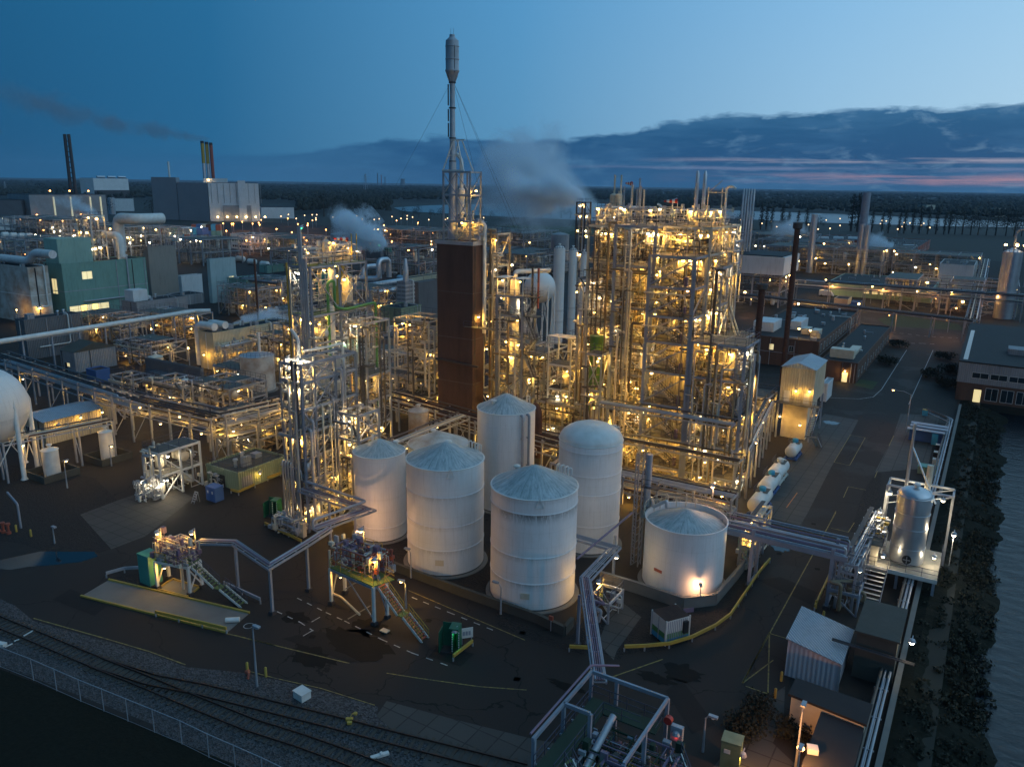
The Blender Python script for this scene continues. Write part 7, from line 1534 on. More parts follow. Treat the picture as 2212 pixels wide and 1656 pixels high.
LP('F',632,430,'F',640,262,'lit post lamp against the slim white tank',kind='bulbp',W_=700,arm=.5,dirx=(1,.2),r=.22)
def bollard(k,a,c,lab,i=0):
    P=gz(k,a,c); b=MB(); b.lathe(tuple(P),[(.13,0),(.13,.95),(.08,1.02),(.01,1.04)],10); t=tag(b.build('bollard','ywl',smooth=True,loc=tuple(P)),lab,'bollard','yellow bollards round the yard')
bollard('F',95,1120,'yellow bollard right of the tall lamp post on the ballast'); bollard('E',1468,1090,'yellow bollard left of the tall lamp post, by the red valves'); bollard('E',185,290,'yellow bollard right of the red pumps at the far left'); bollard('E',98,262,'yellow bollard amid the red pumps at the far left')
bollard('L',243,1205,'yellow bollard at the corner of the low brick shed'); bollard('L',283,1095,'yellow bollard at the foot of the lilac shed'); bollard('L',557,695,'yellow bollard behind the lilac shed roof'); bollard('L',508,622,'yellow bollard at the end of the road guardrail')
c=gz('E',1470,1110); b=MB(); b.pipe([c,c+Z_*.5,c+Vector((.5,-.3,.5)),c+Vector((.6,-.5,.1))],.12,8,bend=.1); b.lathe((c.x,c.y,.3),[(.25,0),(.25,.15),(.1,.2)],10); tag(b.build('hydrant','redb',loc=tuple(c)),'dull red hydrant pipes on the ballast by the lamp post','hydrant')
t=thing('water_tank_wagon','red pumps and a pale blue standpipe at the left picture edge','pump set',tuple(gz('E',20,270))); c=gz('E',10,270)
for k in range(3): b=MB(); q=c+Vector((-.8+k*.9,.2*k,0)); b.lathe((q.x,q.y,0),[(.3,0),(.3,.3),(.16,.35),(.16,1.2),(.3,1.25),(.3,1.5)],12); b.build('pump','redb',t,True)
q=gz('E',125,240); b=MB(); b.pipe([q,q+Z_*3.4,q+Vector((-4,.8,3.9))],.14,8,bend=.4); b.build('standpipe','bluegrey',t,True)
c=gz('E',1380,800); b=MB(); b.pipe([c+Vector((-.6,-.4,.3)),c+Vector((.5,.5,.3))],.28,10); tag(b.build('wrapped_bundle','white',smooth=True,loc=tuple(c)),'white wrapped bundle lying at the end of the loading pad','bundle')
for (a,c_) in ((1475,820),): 
    p=gz('E',a,c_); b=MB(); n=24
    for i in range(n):
        a0,a1=i*2*math.pi/n,(i+1)*2*math.pi/n; k=len(b.v); b.v+=[(p.x+.55*math.cos(a0),p.y+.55*math.sin(a0),.05),(p.x+.45*math.cos(a0),p.y+.45*math.sin(a0),.05),(p.x+.45*math.cos(a1),p.y+.45*math.sin(a1),.05),(p.x+.55*math.cos(a1),p.y+.55*math.sin(a1),.05)]; b.face(k,k+3,k+2,k+1)
    structure(b.build('painted_ring','whl'))
# ---------------------------------------------------------------- small painted container
c0=gz('K',1085,868)*1; dx=Vector((-.84,.545,0)); dy=Vector((.545,.84,0)); c0=gz('K',1075,868)
t=thing('shipping_container','small white container with green and blue bands and a rusty roof','container',tuple(c0)); Wc,Lc,Hc=2.44,2.9,2.6
def cp(u,v,z): q=c0+dx*u+dy*v; return (q.x,q.y,z+.15)
for (z0,z1,m,nm) in ((0,.55,'lblue','blue_band'),(.55,1.15,'gpipe','green_band'),(1.15,Hc,'white','upper_wall')):
    b=MB(); b.hexa([cp(0,0,z0),cp(Wc,0,z0),cp(Wc,Lc,z0),cp(0,Lc,z0),cp(0,0,z1),cp(Wc,0,z1),cp(Wc,Lc,z1),cp(0,Lc,z1)]); b.build(nm,m,t)
b=MB()
for k in range(14): v=.1+k*(Lc-.2)/14; b.hexa([cp(.05,v,Hc),cp(Wc-.05,v,Hc),cp(Wc-.05,v+.1,Hc),cp(.05,v+.1,Hc),cp(.05,v,Hc+.05),cp(Wc-.05,v,Hc+.05),cp(Wc-.05,v+.1,Hc+.05),cp(.05,v+.1,Hc+.05)])
b.hexa([cp(-.02,-.02,Hc),cp(Wc,-.02,Hc),cp(Wc,Lc,Hc),cp(-.02,Lc,Hc)]+[cp(-.02,-.02,Hc+.02),cp(Wc,-.02,Hc+.02),cp(Wc,Lc,Hc+.02),cp(-.02,Lc,Hc+.02)]); b.build('roof','rust',t)
b=MB()
for k in range(11): v=.2+k*(Lc-.4)/11; b.hexa([cp(-.05,v,.05),cp(-.003,v,.05),cp(-.003,v+.08,.05),cp(-.05,v+.08,.05),cp(-.05,v,Hc-.1),cp(-.003,v,Hc-.1),cp(-.003,v+.08,Hc-.1),cp(-.05,v+.08,Hc-.1)])
b.build('rib','bluegrey',t)
b=MB(); q=cp(-.15,Lc-.6,.9); b.cbox(q,(.3,.55,1.3),math.atan2(dx.y,dx.x)); b.build('cooler_unit','black',t)
for u in (.1,Wc*.5,Wc-.1): b=MB(); b.bar(cp(u,-.04,.05),cp(u,-.04,Hc-.05),.07); b.build('lock_bar','steel',t)
for (u,v) in ((0,0),(Wc,0),(0,Lc),(Wc,Lc)): b=MB(); b.bar(cp(u,v,-.15),cp(u,v,Hc+.05),.14); b.build('corner_post','white',t)
# ---------------------------------------------------------------- pipe bridge down to the front loading rack
z5=6.0
pA=gz('K',650,1095,z5); pB=gz('K',555,425,z5); pC=gz('K',745,225,z5); 
tray_bridge('pipe_bridge','blue grey pipe bridge with purple pipes dropping towards the camera beside the dirt streaked tank',[pA,pB],1.1,5,['purple','bluegrey','purple','steel'],7,[(gz('K',505,868).x,gz('K',505,868).y,z5),(gz('K',570,868).x,gz('K',570,868).y,z5)])
tray_bridge('pipe_bridge','short pipe bridge between the dirt streaked tank and the short wide tank',[pB,pC,gz('K',480,150,z5)],1.2,5,['bluegrey','steel'],8,[(gz('K',735,440).x,gz('K',735,440).y,z5)])
b=MB(); b.pipe([gz('K',500,300,z5+1),gz('K',860,0,z5+2.5)],.12,8); tag(b.build('stay_pipe','purple',smooth=True,loc=tuple(pB)),'straight purple pipe slanting up to the lattice mast','pipe')
t=frame('valve_station','small lit valve station with stairs between the dirt streaked tank and the wide tank','process structure',[gz('K',500,868).x-1.5,gz('K',640,760).x+.4],[gz('K',600,640).y-1.5,gz('K',600,640).y+2.2],[2.4],seed=401,cm='steel',col=.2,density=50,vess=0,lamps=0,npipe=4,open_decks=1,pm=('white','steel','purple'))
p=gz('K',634,600); lamp(t,(p.x,p.y,2.7),'bulb',330,.2,post=2.4); lamp(t,(p.x+.5,p.y+3.5,4.4),'bulbw',150,.2)
stairs(t,gz('K',720,640),gz('K',655,535,1.5)+Vector((0,0,0)),.9,'white','gdeck'); 
LM=thing('lattice_mast','slender blue grey lattice mast beside the short wide tank','mast',tuple(gz('K',855,360))); P=gz('K',850,340); h=14.5
b=MB()
for (a,c) in ((0,0),(.9,0),(.9,.9),(0,.9)): b.bar((P.x+a,P.y+c,0),(P.x+a,P.y+c,h),.13)
for k in range(16):
    z0=h*k/16;z1=h*(k+1)/16; b.bar((P.x,P.y,z0),(P.x+.9,P.y,z1),.06); b.bar((P.x+.9,P.y,z0),(P.x+.9,P.y+.9,z1),.06); b.bar((P.x,P.y+.9,z0),(P.x,P.y,z1),.06)
b.build('lattice','bluegrey',LM); b=MB(); b.lathe((P.x+1.5,P.y+.4,6.5),[(.35,0),(.35,8)],14); b.build('column','steel',LM,True); b=MB(); b.bar((P.x+.9,P.y+.4,10.5),(P.x+3,P.y+.4,10.5),1.4,.1); b.build('platform','dark',LM); b=MB(); handrail(b,[(P.x+.9,P.y-.3,10.5),(P.x+3,P.y-.3,10.5),(P.x+3,P.y+1.1,10.5)],closed=False); b.build('handrail','rail',LM)
# front loading rack at the bottom edge (stairs, cages, arms)
O=gz('K',655,1215,5.2); FR=thing('loading_rack','front loading rack with dark green walkways and yellow cage rails at the bottom edge','loading rack',(O.x,O.y,0))
b=MB(); b.box(O.x-.7,O.x+.9,O.y-9.5,O.y,5.1,5.2); b.build('walkway','dgreen',FR); b=MB(); b.box(O.x+.9,O.x+5.2,O.y-1.5,O.y,5.1,5.2); b.build('walkway','dgreen',FR)
b=MB(); handrail(b,[(O.x-.7,O.y-9.5,5.2),(O.x-.7,O.y,5.2),(O.x+5.2,O.y,5.2),(O.x+5.2,O.y-1.5,5.2)],closed=False); handrail(b,[(O.x+.9,O.y-9.5,5.2),(O.x+.9,O.y-1.5,5.2),(O.x+4,O.y-1.5,5.2)],closed=False); b.build('handrail','rail',FR)
for (x,y) in ((-1.0,.3),(1.2,.3),(5.4,.3),(-1.0,-4.5),(1.2,-4.5),(-1.0,-9),(5.4,-4.2),(5.4,-8)): b=MB(); b.bar((O.x+x,O.y+y,.1),(O.x+x,O.y+y,7.2),.26); b.build('column','bluegrey',FR)
for (p,q) in (((-1,.3),(5.4,.3)),((-1,.3),(-1,-9.2)),((1.2,-4.5),(-1,-4.5)),((5.4,.3),(5.4,-8))): b=MB(); b.bar((O.x+p[0],O.y+p[1],7.2),(O.x+q[0],O.y+q[1],7.2),.2,.3); b.build('top_beam','bluegrey',FR)
b=MB(); b.pipe([(O.x-1.2,O.y-9.2,7.6),(O.x-1.2,O.y+.5,7.6),(O.x+.4,O.y+2.5,7.0)],.09,8,bend=.3); b.build('pipe','purple',FR,True)
for k in range(6): b=MB(); x_=O.x+1.6+k*.7; b.pipe([(x_,O.y-8.5,3.0+.3*(k%3)),(x_,O.y-3.2,3.0+.3*(k%3)),(x_+.4,O.y-2.2,1.0)],.08,8,bend=.4); b.build('pipe',['bluegrey','darkp','purple'][k%3],FR,True)
for k in range(5): b=MB(); b.bar((O.x-1.0,O.y-1.2-k*1.9,4.9),(O.x+1.2,O.y-1.2-k*1.9,4.9),.14); b.bar((O.x+1.2,O.y-1.2-k*1.9,4.9),(O.x+1.2,O.y-2.2-k*1.9,2.4),.1); b.build('bracket','bluegrey',FR)
b=MB(); b.pipe([(O.x+1.9,O.y-6.5,4.2),(O.x+1.9,O.y-1.8,5.6)],.28,12); b.build('loading_arm','steel',FR,True)
for (x,y,w_,d_,z_) in ((4.6,-5.2,2.2,2.0,3.6),(2.6,-6.6,2.6,2.2,3.2)):
    b=MB(); handrail(b,[(O.x+x,O.y+y,z_),(O.x+x+w_,O.y+y,z_),(O.x+x+w_,O.y+y+d_,z_),(O.x+x,O.y+y+d_,z_)],k=.06); b.build('cage_rail','ywl',FR); b=MB(); b.box(O.x+x,O.x+x+w_,O.y+y,O.y+y+d_,z_-.1,z_); b.build('deck','deck',FR)
b=MB(); clutter(b,O.x+1.4,O.x+8.0,O.y-9.5,O.y-2,.6,4.9,260,random.Random(21),4,.12); o=b.build('pipework',['purple','darkp','bluegrey','dgreen'],FR); o['kind']='stuff'
b=MB(); b.cbox((O.x+6.6,O.y-.6,4.7),(.9,.4,1.2)); b.cbox((O.x+6.2,O.y-1.6,4.1),(.6,.4,1.0)); b.build('control_box','steel',FR); lamp(FR,(O.x+6.6,O.y-.85,5.2),'bulbr',4,.07); lamp(FR,(O.x+2.6,O.y-6.8,4.4),'bulbg',4,.07)
b=MB(); b.pipe([(O.x+5.9,O.y-.5,6.2),(O.x+5.9,O.y-.9,6.2)],.32,14); b.build('hose_reel','red',FR,True)
stairs(FR,(O.x+11.5,O.y-6.5,1.5),(O.x+7.2,O.y-2.6,5.0),.9,'white','deck'); stairs(FR,(O.x+3.2,O.y-8.5,3.4),(O.x+1.0,O.y-7.5,5.1),.7,'white','gdeck')
c=gz('K',1500,1640); h=hg(c,Z('K',1500,1470)[1]); t=thing('green_cabinet','tall pale green cabinet with a lamp on its side, bottom right of the loading rack','cabinet',tuple(c)); b=MB(); b.cbox((c.x,c.y,0),(1.5,1.3,h),.1); b.build('body','gcab',t); b=MB(); b.cbox((c.x,c.y,h),(1.6,1.4,.08),.1); b.build('roof','gcab',t); lamp(t,(c.x+.95,c.y-.3,1.4),'bulb',90,.15); b=MB(); b.cbox((c.x-.2,c.y-.68,h*.6),(.5,.04,.35),.1); b.build('sign','white',t)
# ---------------------------------------------------------------- big pipe bridge over the road
zg=6.3
gA=gz('L',75,478); gA2=gz('L',180,322); gB=gz('L',575,628); gB2=gz('L',690,440)
gx0,gx1,gy0=gA.x,gB.x,gB.y+.2; wY=3.0
GB=thing('pipe_bridge','broad blue grey pipe bridge spanning the road towards the canal side tank','pipe bridge',(gx0,gy0,0))
for x in (gx0,gx1):
    for y in (gy0,gy0+wY): b=MB(); b.bar((x,y,.35),(x,y,zg+.9),.34); b.build('leg','bluegrey',GB); b=MB(); b.cbox((x,y,0),(.7,.7,.4)); b.build('footing','dark',GB)
    b=MB(); b.bar((x,y-wY,.9),(x,y,zg-.3),.14); b.bar((x,y-wY,zg-.2),(x,y,.9),.14); b.build('brace','bluegrey',GB); b=MB(); b.bar((x,gy0,zg-.5),(x,gy0+wY,zg-.5),.3); b.build('cross_beam','bluegrey',GB); b=MB(); b.bar((x,gy0-.3,.4),(x,gy0+wY+.3,.4),.2); b.build('foot_beam','bluegrey',GB)
for y in (gy0,gy0+wY): b=MB(); b.bar((gx0-3,y,zg),(gx1+1.5,y,zg),.28,.6); b.build('main_beam','bluegrey',GB)
rr=random.Random(5)
for k in range(11):
    y=gy0+.2+k*(wY-.4)/10; r=rr.choice((.06,.09,.12)); zz=zg+.35+rr.choice((0,0,.75)); b=MB(); b.pipe([(gx0-4,y,zz),(gx1+1.2,y,zz),(gx1+1.2,y,zz-1.2)],r,8,bend=.3); b.build('pipe',rr.choice(['bluegrey','purple','steel','purple','silver']),GB,True)
for y in (gy0+.1,gy0+wY-.1): b=MB(); b.bar((gx0-3,y,zg+1.3),(gx1+1,y,zg+1.3),.16); b.build('upper_beam','bluegrey',GB)
qa=gz('K',1590,385); qb=gz('K',1500,110); rack('pipe_rack','lit pipe rack with green lamps beside the short wide tank, feeding the road bridge',(gx0-1.6,qa.y+.5),(gx0-1.6,qa.y+9),1.4,[3.0,5.4],7,3,121,3,lw=260,pm=('cream','steel','purple','silver'))
t=rack('pipe_rack','silver pipe rack running along the canal side tank from the road bridge',(gx1+1.6,gy0+.6),(C8.x-4.3,C8.y+5.2),1.7,[4.6,5.6],7,3,122,3,lk='bulbw',lw=120,pm=('silver','bluegrey','steel'),br=.1)
b=MB(); clutter(b,gx0-2.6,gx0-.8,qa.y+.5,qa.y+8,.2,4.8,90,random.Random(31),3,.1); o=b.build('pipework',['cream','steel','silver'],t); o['kind']='stuff'; lamp(t,(gx0-1.2,qa.y+1,3.8),'bulb',300,.2); lamp(t,(gx0-2.4,qa.y+2,3.2),'bulbg',30,.14); lamp(t,(gx0-1,qa.y+.3,5.0),'bulbg',20,.12)
# canal side tank skid
x0,x1,y0,y1=C8.x-4.6,C8.x+3.6,C8.y-3.6,C8.y+4.6
SK=thing('tank_skid','brightly lit white deck on stilts carrying the aluminium tank by the canal','platform',(x0,y0,0))
b=MB(); b.box(x0,x1,y0,y1,2.2,2.38); b.build('deck','deckl',SK); b=MB(); handrail(b,[(x0,y0,2.4),(x1,y0,2.4),(x1,y1,2.4)],closed=False); b.build('handrail','rail',SK)
for x in (x0+.3,(x0+x1)/2,x1-.3):
    for y in (y0+.3,y1-.3): b=MB(); b.bar((x,y,0),(x,y,2.2),.3); b.build('leg','bluegrey',SK)
b=MB(); b.box(x0,x1,y0-.12,y0-.003,1.9,2.38); b.build('edge_beam','white',SK)
b=MB(); b.cbox((x0+1.0,y0+1.6,2.4),(1.5,1.6,2.2)); b.build('pump_house','cream',SK)
b=MB(); b.box(x0-.2,x0+2.2,y0+.2,y0+2.8,4.75,4.85); b.build('upper_deck','deck',SK); b=MB(); handrail(b,[(x0-.2,y0+.2,4.85),(x0+2.2,y0+.2,4.85),(x0+2.2,y0+2.8,4.85),(x0-.2,y0+2.8,4.85)]); b.build('handrail','rail',SK)
b=MB(); clutter(b,x0,x0+2,y0+2.5,y1,2.5,5.4,80,random.Random(41),3,.12); o=b.build('pipework',['silver','steel','ywl'],SK); o['kind']='stuff'
for q in ((x0+.6,y0+3.6,5.4),(x0+1.4,y0+2.2,4.2),(x0+.9,y1-1.2,6.4),(C8.x+2.9,C8.y-.4,3.6),(x0+2.4,y0+.3,3.6)): lamp(SK,q,'bulbw',110,.2)
lamp(SK,(x1+.9,y0+5.4,6.0),'bulbw',420,.22,post=4)
fzT=hg((x0+1.2,y1+.8,0),Z('J',1100,890)[1])
for x in (x0+1.2,x1+.2):
    for y in (y1+.8,y1+3.6): b=MB(); b.bar((x,y,0),(x,y,9.4),.26); b.build('column','steel',SK)
for y in (y1+.8,y1+3.6): b=MB(); b.bar((x0+1.2,y,9.4),(x1+.2,y,9.4),.24); b.bar((x0+1.2,y,7.0),(x1+.2,y,9.3),.12); b.build('top_beam','steel',SK)
for x in (x0+1.2,x1+.2): b=MB(); b.bar((x,y1+.8,9.2),(x,y1+3.6,9.2),.2); b.build('top_beam','steel',SK)
for q in ((x0+1.6,y1+.5,8.4),(C8.x-.6,y1+2,8.8),(x1-.8,y1+.4,8.8),(C8.x-.2,y1+.3,7.8)): lamp(SK,q,'bulbw',170,.22)
b=MB(); b.lathe((C8.x+.9,y1+2.6,7),[(.38,0),(.36,5.2),(.36,5.3)],14); b.build('vent_stack','cream',SK,True); b=MB(); b.lathe((C8.x-1.4,y1+1.6,2),[(.25,0),(.16,15.5)],12); b.build('mast','silver',SK,True); b=MB(); b.bar((C8.x-1.3,y1+1.6,14.5),(C8.x+2.1,y1-.6,8.6),.16); b.build('stay','silver',SK)
stairs(SK,(x0+1.6,y0-6.4,.2),(x0+1.6,y0-.2,2.3),3.0,'bluegrey','steel','rail')
for k in range(5): b=MB(); b.bar((x0-2.2,y0-1-k*.7,3.6-k*.3),(x0-.9,y0-1-k*.7,3.6-k*.3),.3,.08); b.build('tray_step','bluegrey',SK)
frame('steel_frame','dark scaffold like frame under the stairs between the road bridge and the canal tank','steel frame',[x0-1.8,x0+1.2],[y0-9,y0-5.5],[2.6],seed=402,cm='bluegrey',col=.18,density=30,vess=0,lamps=0,npipe=3,open_decks=1)
# canal wall and long pipes
wx=-2.4; t=thing('canal_wall','long low concrete wall between the works and the canal bank','wall',(wx,20,0)); b=MB(); b.box(wx-.15,wx+.15,20,188,0,.9); b.build('wall_panel','conc',t); b=MB(); b.box(wx-.25,wx+.25,20,188,.9,1.0); b.build('coping','conc',t)
t=thing('pipeline','bundle of pipes following the canal wall on low supports','pipeline',(-3.4,20,0))
for k,(dx_,r,zz,m) in enumerate(((-.0,.12,1.6,'steel'),(-.4,.09,1.6,'bluegrey'),(-.75,.14,1.7,'darkp'),(-.35,.09,.8,'steel'))):
    b=MB(); b.pipe([(wx-.7+dx_,18,zz),(wx-.7+dx_,172,zz),(wx-5+dx_,176+k*.5,zz)],r,8,bend=1); b.build('pipe',m,t,True)
for k in range(34): b=MB(); b.bar((wx-1.6,20+k*4.6,0),(wx-1.6,20+k*4.6,1.5),.12); b.bar((wx-1.7,20+k*4.6,1.42),(wx-.5,20+k*4.6,1.42),.12); b.build('support','steel',t)
# iso tank containers
def iso(label,P,yaw,L=5.6,r=1.15,blue=True):
    t=thing('tank_container',label,'tank container',tuple(P),'white tank containers by the road'); d=Vector((math.cos(yaw),math.sin(yaw),0)); n=Vector((-d.y,d.x,0)); c=P+Z_*(r+.55)
    b=MB(); a=d; pr=[(-L/2-.35,.02),(-L/2-.28,r*.6),(-L/2-.08,r*.92),(-L/2+.1,r),(L/2-.1,r),(L/2+.08,r*.92),(L/2+.28,r*.6),(L/2+.35,.02)]; ks=[b.ring(c+d*s,n,Z_,rr2,28) for s,rr2 in pr]
    for k0,k1 in zip(ks[:-1],ks[1:]):
        for j in range(28): b.face(k0+j,k0+(j+1)%28,k1+(j+1)%28,k1+j)
    b.build('vessel','white',t,True)
    b=MB()
    for s in (-1,1): b.bar(P+n*s*.9-d*L/2+Z_*.3,P+n*s*.9+d*L/2+Z_*.3,.2,.3)
    for s in (-.5,0,.5): b.bar(P-n*1.1+d*L*s*.9+Z_*.3,P+n*1.1+d*L*s*.9+Z_*.3,.2,.3); b.bar(P-n*.8+d*L*s*.9+Z_*.3,P-n*.6+d*L*s*.9+Z_*.9,.3)
    b.build('chassis','blue' if blue else 'white',t)
    b=MB(); q=P+d*.8+Z_*(2*r+.5); b.lathe((q.x,q.y,q.z),[(.45,0),(.5,.1),(.5,.55),(.3,.68),(.02,.7)],18); b.build('dome','lblue' if blue else 'white',t,True)
    b=MB(); b.cbox((q.x+d.x*.2,q.y+d.y*.2,q.z-.02),(2.2,1.8,.05),yaw); b.build('walkway','deck',t); b=MB(); e=q-d*1.6; handrail(b,[tuple(e+n*.9),tuple(e+n*.9+d*2.6)],h=.8,k=.04,closed=False); b.build('handrail','rail',t)
yaw=math.pi/2
iso('white tank container with blue dome lid nearest the pipe bridge',gz('J',140,1228)+Vector((-.3,2.6,0)),yaw); iso('second white tank container with darker blue dome, behind the nearest one',gz('J',205,1110)+Vector((-.4,3.4,0)),yaw); iso('third white tank container with white dome and yellow rails, farthest in the row',gz('J',270,1010)+Vector((-.4,3.6,0)),yaw,blue=False); iso('single white tank container standing alone under the cream tower house stairs',gz('J',395,820)+Vector((-.3,2.6,0)),yaw,4.4,1.0)
# ---------------------------------------------------------------- sheds lower right
P=gz('L',645,1165); h=hg(P,Z('L',688,985)[1]); T=(P.x,P.y,h); w=abs(axd(T,Z('L',325,0)[0],(1,0,0))); d=abs(axd(T,Z('L',745,0)[0],(0,1,0)))
t=thing('shed','tall lilac ribbed shed with blue steel roof sloping to the canal','shed',(P.x-w,P.y,0)); x0,x1,y0,y1=P.x-w,P.x,P.y,P.y+max(d,4.2); d=y1-y0
hl=hg((x0,y0,0),Z('L',325,820)[1]); b=MB(); b.hexa([(x0,y0,0),(x1,y0,0),(x1,y1,0),(x0,y1,0),(x0,y0,hl),(x1,y0,h),(x1,y1,h),(x0,y1,hl)]); b.build('wall','pink',t)
b=MB(); o=.2; b.hexa([(x0-o,y0-o,hl+.03),(x1+o,y0-o,h+.0),(x1+o,y1+o,h),(x0-o,y1+o,hl+.03),(x0-o,y0-o,hl+.15),(x1+o,y0-o,h+.12),(x1+o,y1+o,h+.12),(x0-o,y1+o,hl+.15)]); b.build('roof','roofb',t); b=MB(); b.bar((x1+.08,y0-.08,0),(x1+.08,y0-.08,h-.1),.12); b.build('downpipe','steel',t)
P=gz('L',1000,1140); h=hg(P,Z('L',1045,845)[1]); T=(P.x,P.y,h); w=abs(axd(T,Z('L',780,0)[0],(1,0,0))); x0,x1,y0,y1=P.x-w,P.x,P.y,P.y+6.5
t=thing('block_shed','dark concrete block shed with mossy flat roof behind the lilac shed','shed',(x0,y0,0)); b=MB(); b.box(x0,x1,y0,y1,0,h); b.build('wall','mossc',t); b=MB(); b.box(x0-.2,x1+.2,y0-.25,y1+.2,h,h+.18); b.build('roof','mossc',t); lamp(t,(x1+1.1,y0+.6,4.8),'bulbw',130,.24)
b=MB()
for k in range(2): b.pipe([(x0-2,y0-.5-.3*k,3.6),(x1+1.6,y0-.5-.3*k,3.4)],.08,8)
b.build('pipe','dark',t,True)
P=gz('L',300,1340); A=gz('L',330,1190,2.9); h=2.9; c1=gz('L',380,1085,h);c2=gz('L',880,1260,h);c3=gz('L',840,1395,h);c4=gz('L',330,1190,h)
t=thing('brick_shed','low tan walled shed with wide black flat roof at the bottom right','shed',(c4.x,c4.y,0)); b=MB(); pp=[(c4.x+.25,c4.y+.15),(c3.x-.2,c3.y+.15),(c2.x-.2,c2.y-.2),(c1.x+.2,c1.y-.2)]; b.prism(pp,0,h); b.build('wall','cream',t); b=MB(); b.prism([(q.x,q.y) for q in (c4,c3,c2,c1)],h,h+.22); b.build('roof','roofd',t)
q1=gz('L',545,1290,2.7);q2=gz('L',835,1400,2.7); b=MB(); b.prism([(q1.x,q1.y-14),(q2.x,q2.y-14),(q2.x-.1,q2.y-.1),(q1.x,q1.y-.1)],0,2.7); b.build('rear_wing','roofd',t); b=MB(); b.bar((c4.x+1.6,c4.y+.12,1.7),(c4.x+2.6,c4.y+.12,1.7),.06,.6); b.build('window','black',t)
b=MB(); u=gz('L',487,1555,2.72); b.cbox((u.x,u.y,2.72),(.8,.7,.45),.3); b.build('roof_unit','white',t)
# hedge bushes
for i,(k,a,c,n) in enumerate((('L',130,1290,3),('L',60,1400,3),('L',330,1460,3),('L',10,1440,2))):
    b=MB(); P=gz(k,a,c); rr=random.Random(60+i)
    for j in range(n*5): leafclump(b,(P.x+rr.uniform(-1.1,1.1),P.y+rr.uniform(-1.5,1.5),.7),.8,60,rr,.12)
    tag(b.build('bush','leaf',loc=tuple(P)),['dark clipped bush nearest the lilac shed','dark bush between the paving and the road','dark bush under the orange street lamp','dark bush beside the tall pale green cabinet'][i],'bush')
for i,(k,a,c) in enumerate((('J',1430,200),('J',1560,160),('J',1545,270),('I',1240,1330),('I',1150,1460),('I',1600,1420))):
    b=MB(); P=gz(k,a,c); rr=random.Random(80+i)
    for j in range(16): leafclump(b,(P.x+rr.uniform(-2,2),P.y+rr.uniform(-3,3),1.2),1.3,50,rr,.2)
    tag(b.build('bush','leaf',loc=tuple(P)),['dark bush left of the black roofed building','pale grassy bush at the wall of the black roofed building','bush by the lit doorway of the black roofed building','bush beside the low brick office gable','bush below the low brick office','bush by the far road junction'][i],'bush')
# blue shelter and things at the canal fence
P=gz('J',1415,690); t=thing('blue_shelter','blue storage shelter with striped roofs and an open pale blue door','shelter',tuple(P)); x1=gz('J',1500,690).x; x0=gz('J',1265,640).x; y0=P.y
b=MB(); b.box(x0,x1,y0+.6,y0+3.6,0,2.3); b.build('body','blue',t); b=MB(); b.box(x0-.4,x1+.4,y0-.6,y0+.8,2.35,2.45); b.build('canopy','roofb',t)
for k in range(2): b=MB(); b.box(x0-.1,x1+.8,y0+1.2+k*1.6,y0+2.6+k*1.6,2.5+k*.12,2.6+k*.12); b.build('roof','bluegrey',t)
b=MB(); b.box(x1-1.6,x1-.6,y0-.6,y0-.52,.1,2.2); b.build('door','lblue',t)
for k,(a,c,m,lab) in enumerate((1470,745,'black','dark waste bin with white lid nearest the blue shelter'),) if False else []: pass
for (a,c,m,lab,nm,cat,s) in ((1475,740,'black','dark round bin with white cover by the blue shelter','waste_bin','bin',(.9,.8,1.1)),(1462,790,'roofd','dark crate with white bag on top beside the canal fence','crate','crate',(.9,.9,1.0)),(1455,850,'white','white caged liquid cube nearest the aluminium tank','liquid_cube','container',(1.0,1.0,1.15)),(1395,905,'greenc','green slatted cover roof behind the aluminium tank frame','slatted_cover','cover',(2.8,1.8,1.2)),(1378,480,'lblue','blue and yellow box near the far corner of the canal fence','storage_box','box',(1.0,1.0,1.2))):
    P=gz('J',a,c); t=thing(nm,lab,cat,tuple(P)); b=MB(); b.cbox((P.x,P.y,0),s); b.build('body',m,t); b=MB(); b.cbox((P.x,P.y,s[2]),(s[0]*1.05,s[1]*1.05,.1)); b.build('lid','white' if nm not in('slatted_cover','storage_box') else ('tealp' if nm[0]=='s' and nm[1]=='l' else 'ywl'),t)
for (k,a,c,m_,lab) in (('K',770,655,'white','small white instrument box on a post right of the valve station'),('K',330,770,'redb','red sign board on the mossy containment wall'),('B',1420,1500,'steel','small wheeled step ladder in front of the blue cabinet'),('F',800,855,'cream','small yellowish drain slab box beside the red tread stairs')):
    P=gz(k,a,c); t=thing('instrument_box' if m_!='steel' else 'step_ladder',lab,'box' if m_!='steel' else 'ladder',tuple(P))
    if m_=='steel':
        for s_ in (-.3,.3): b=MB(); b.bar((P.x+s_,P.y,0),(P.x+s_,P.y+.8,1.6),.06); b.bar((P.x+s_,P.y+1.0,0),(P.x+s_,P.y+.8,1.6),.06); b.build('side_frame','steel',t)
        b=MB(); [b.cbox((P.x,P.y+.16*j,.3*j),(.6,.22,.04)) for j in range(1,6)]; b.build('tread','steel',t)
    else:
        hh=1.3 if m_!='cream' else .12; b=MB(); b.bar((P.x,P.y,0),(P.x,P.y,hh),.08); b.build('post','steel',t); b=MB(); b.cbox((P.x,P.y,hh),(.45,.2,.45) if m_!='cream' else (.9,.6,.1)); b.build('body',m_,t)
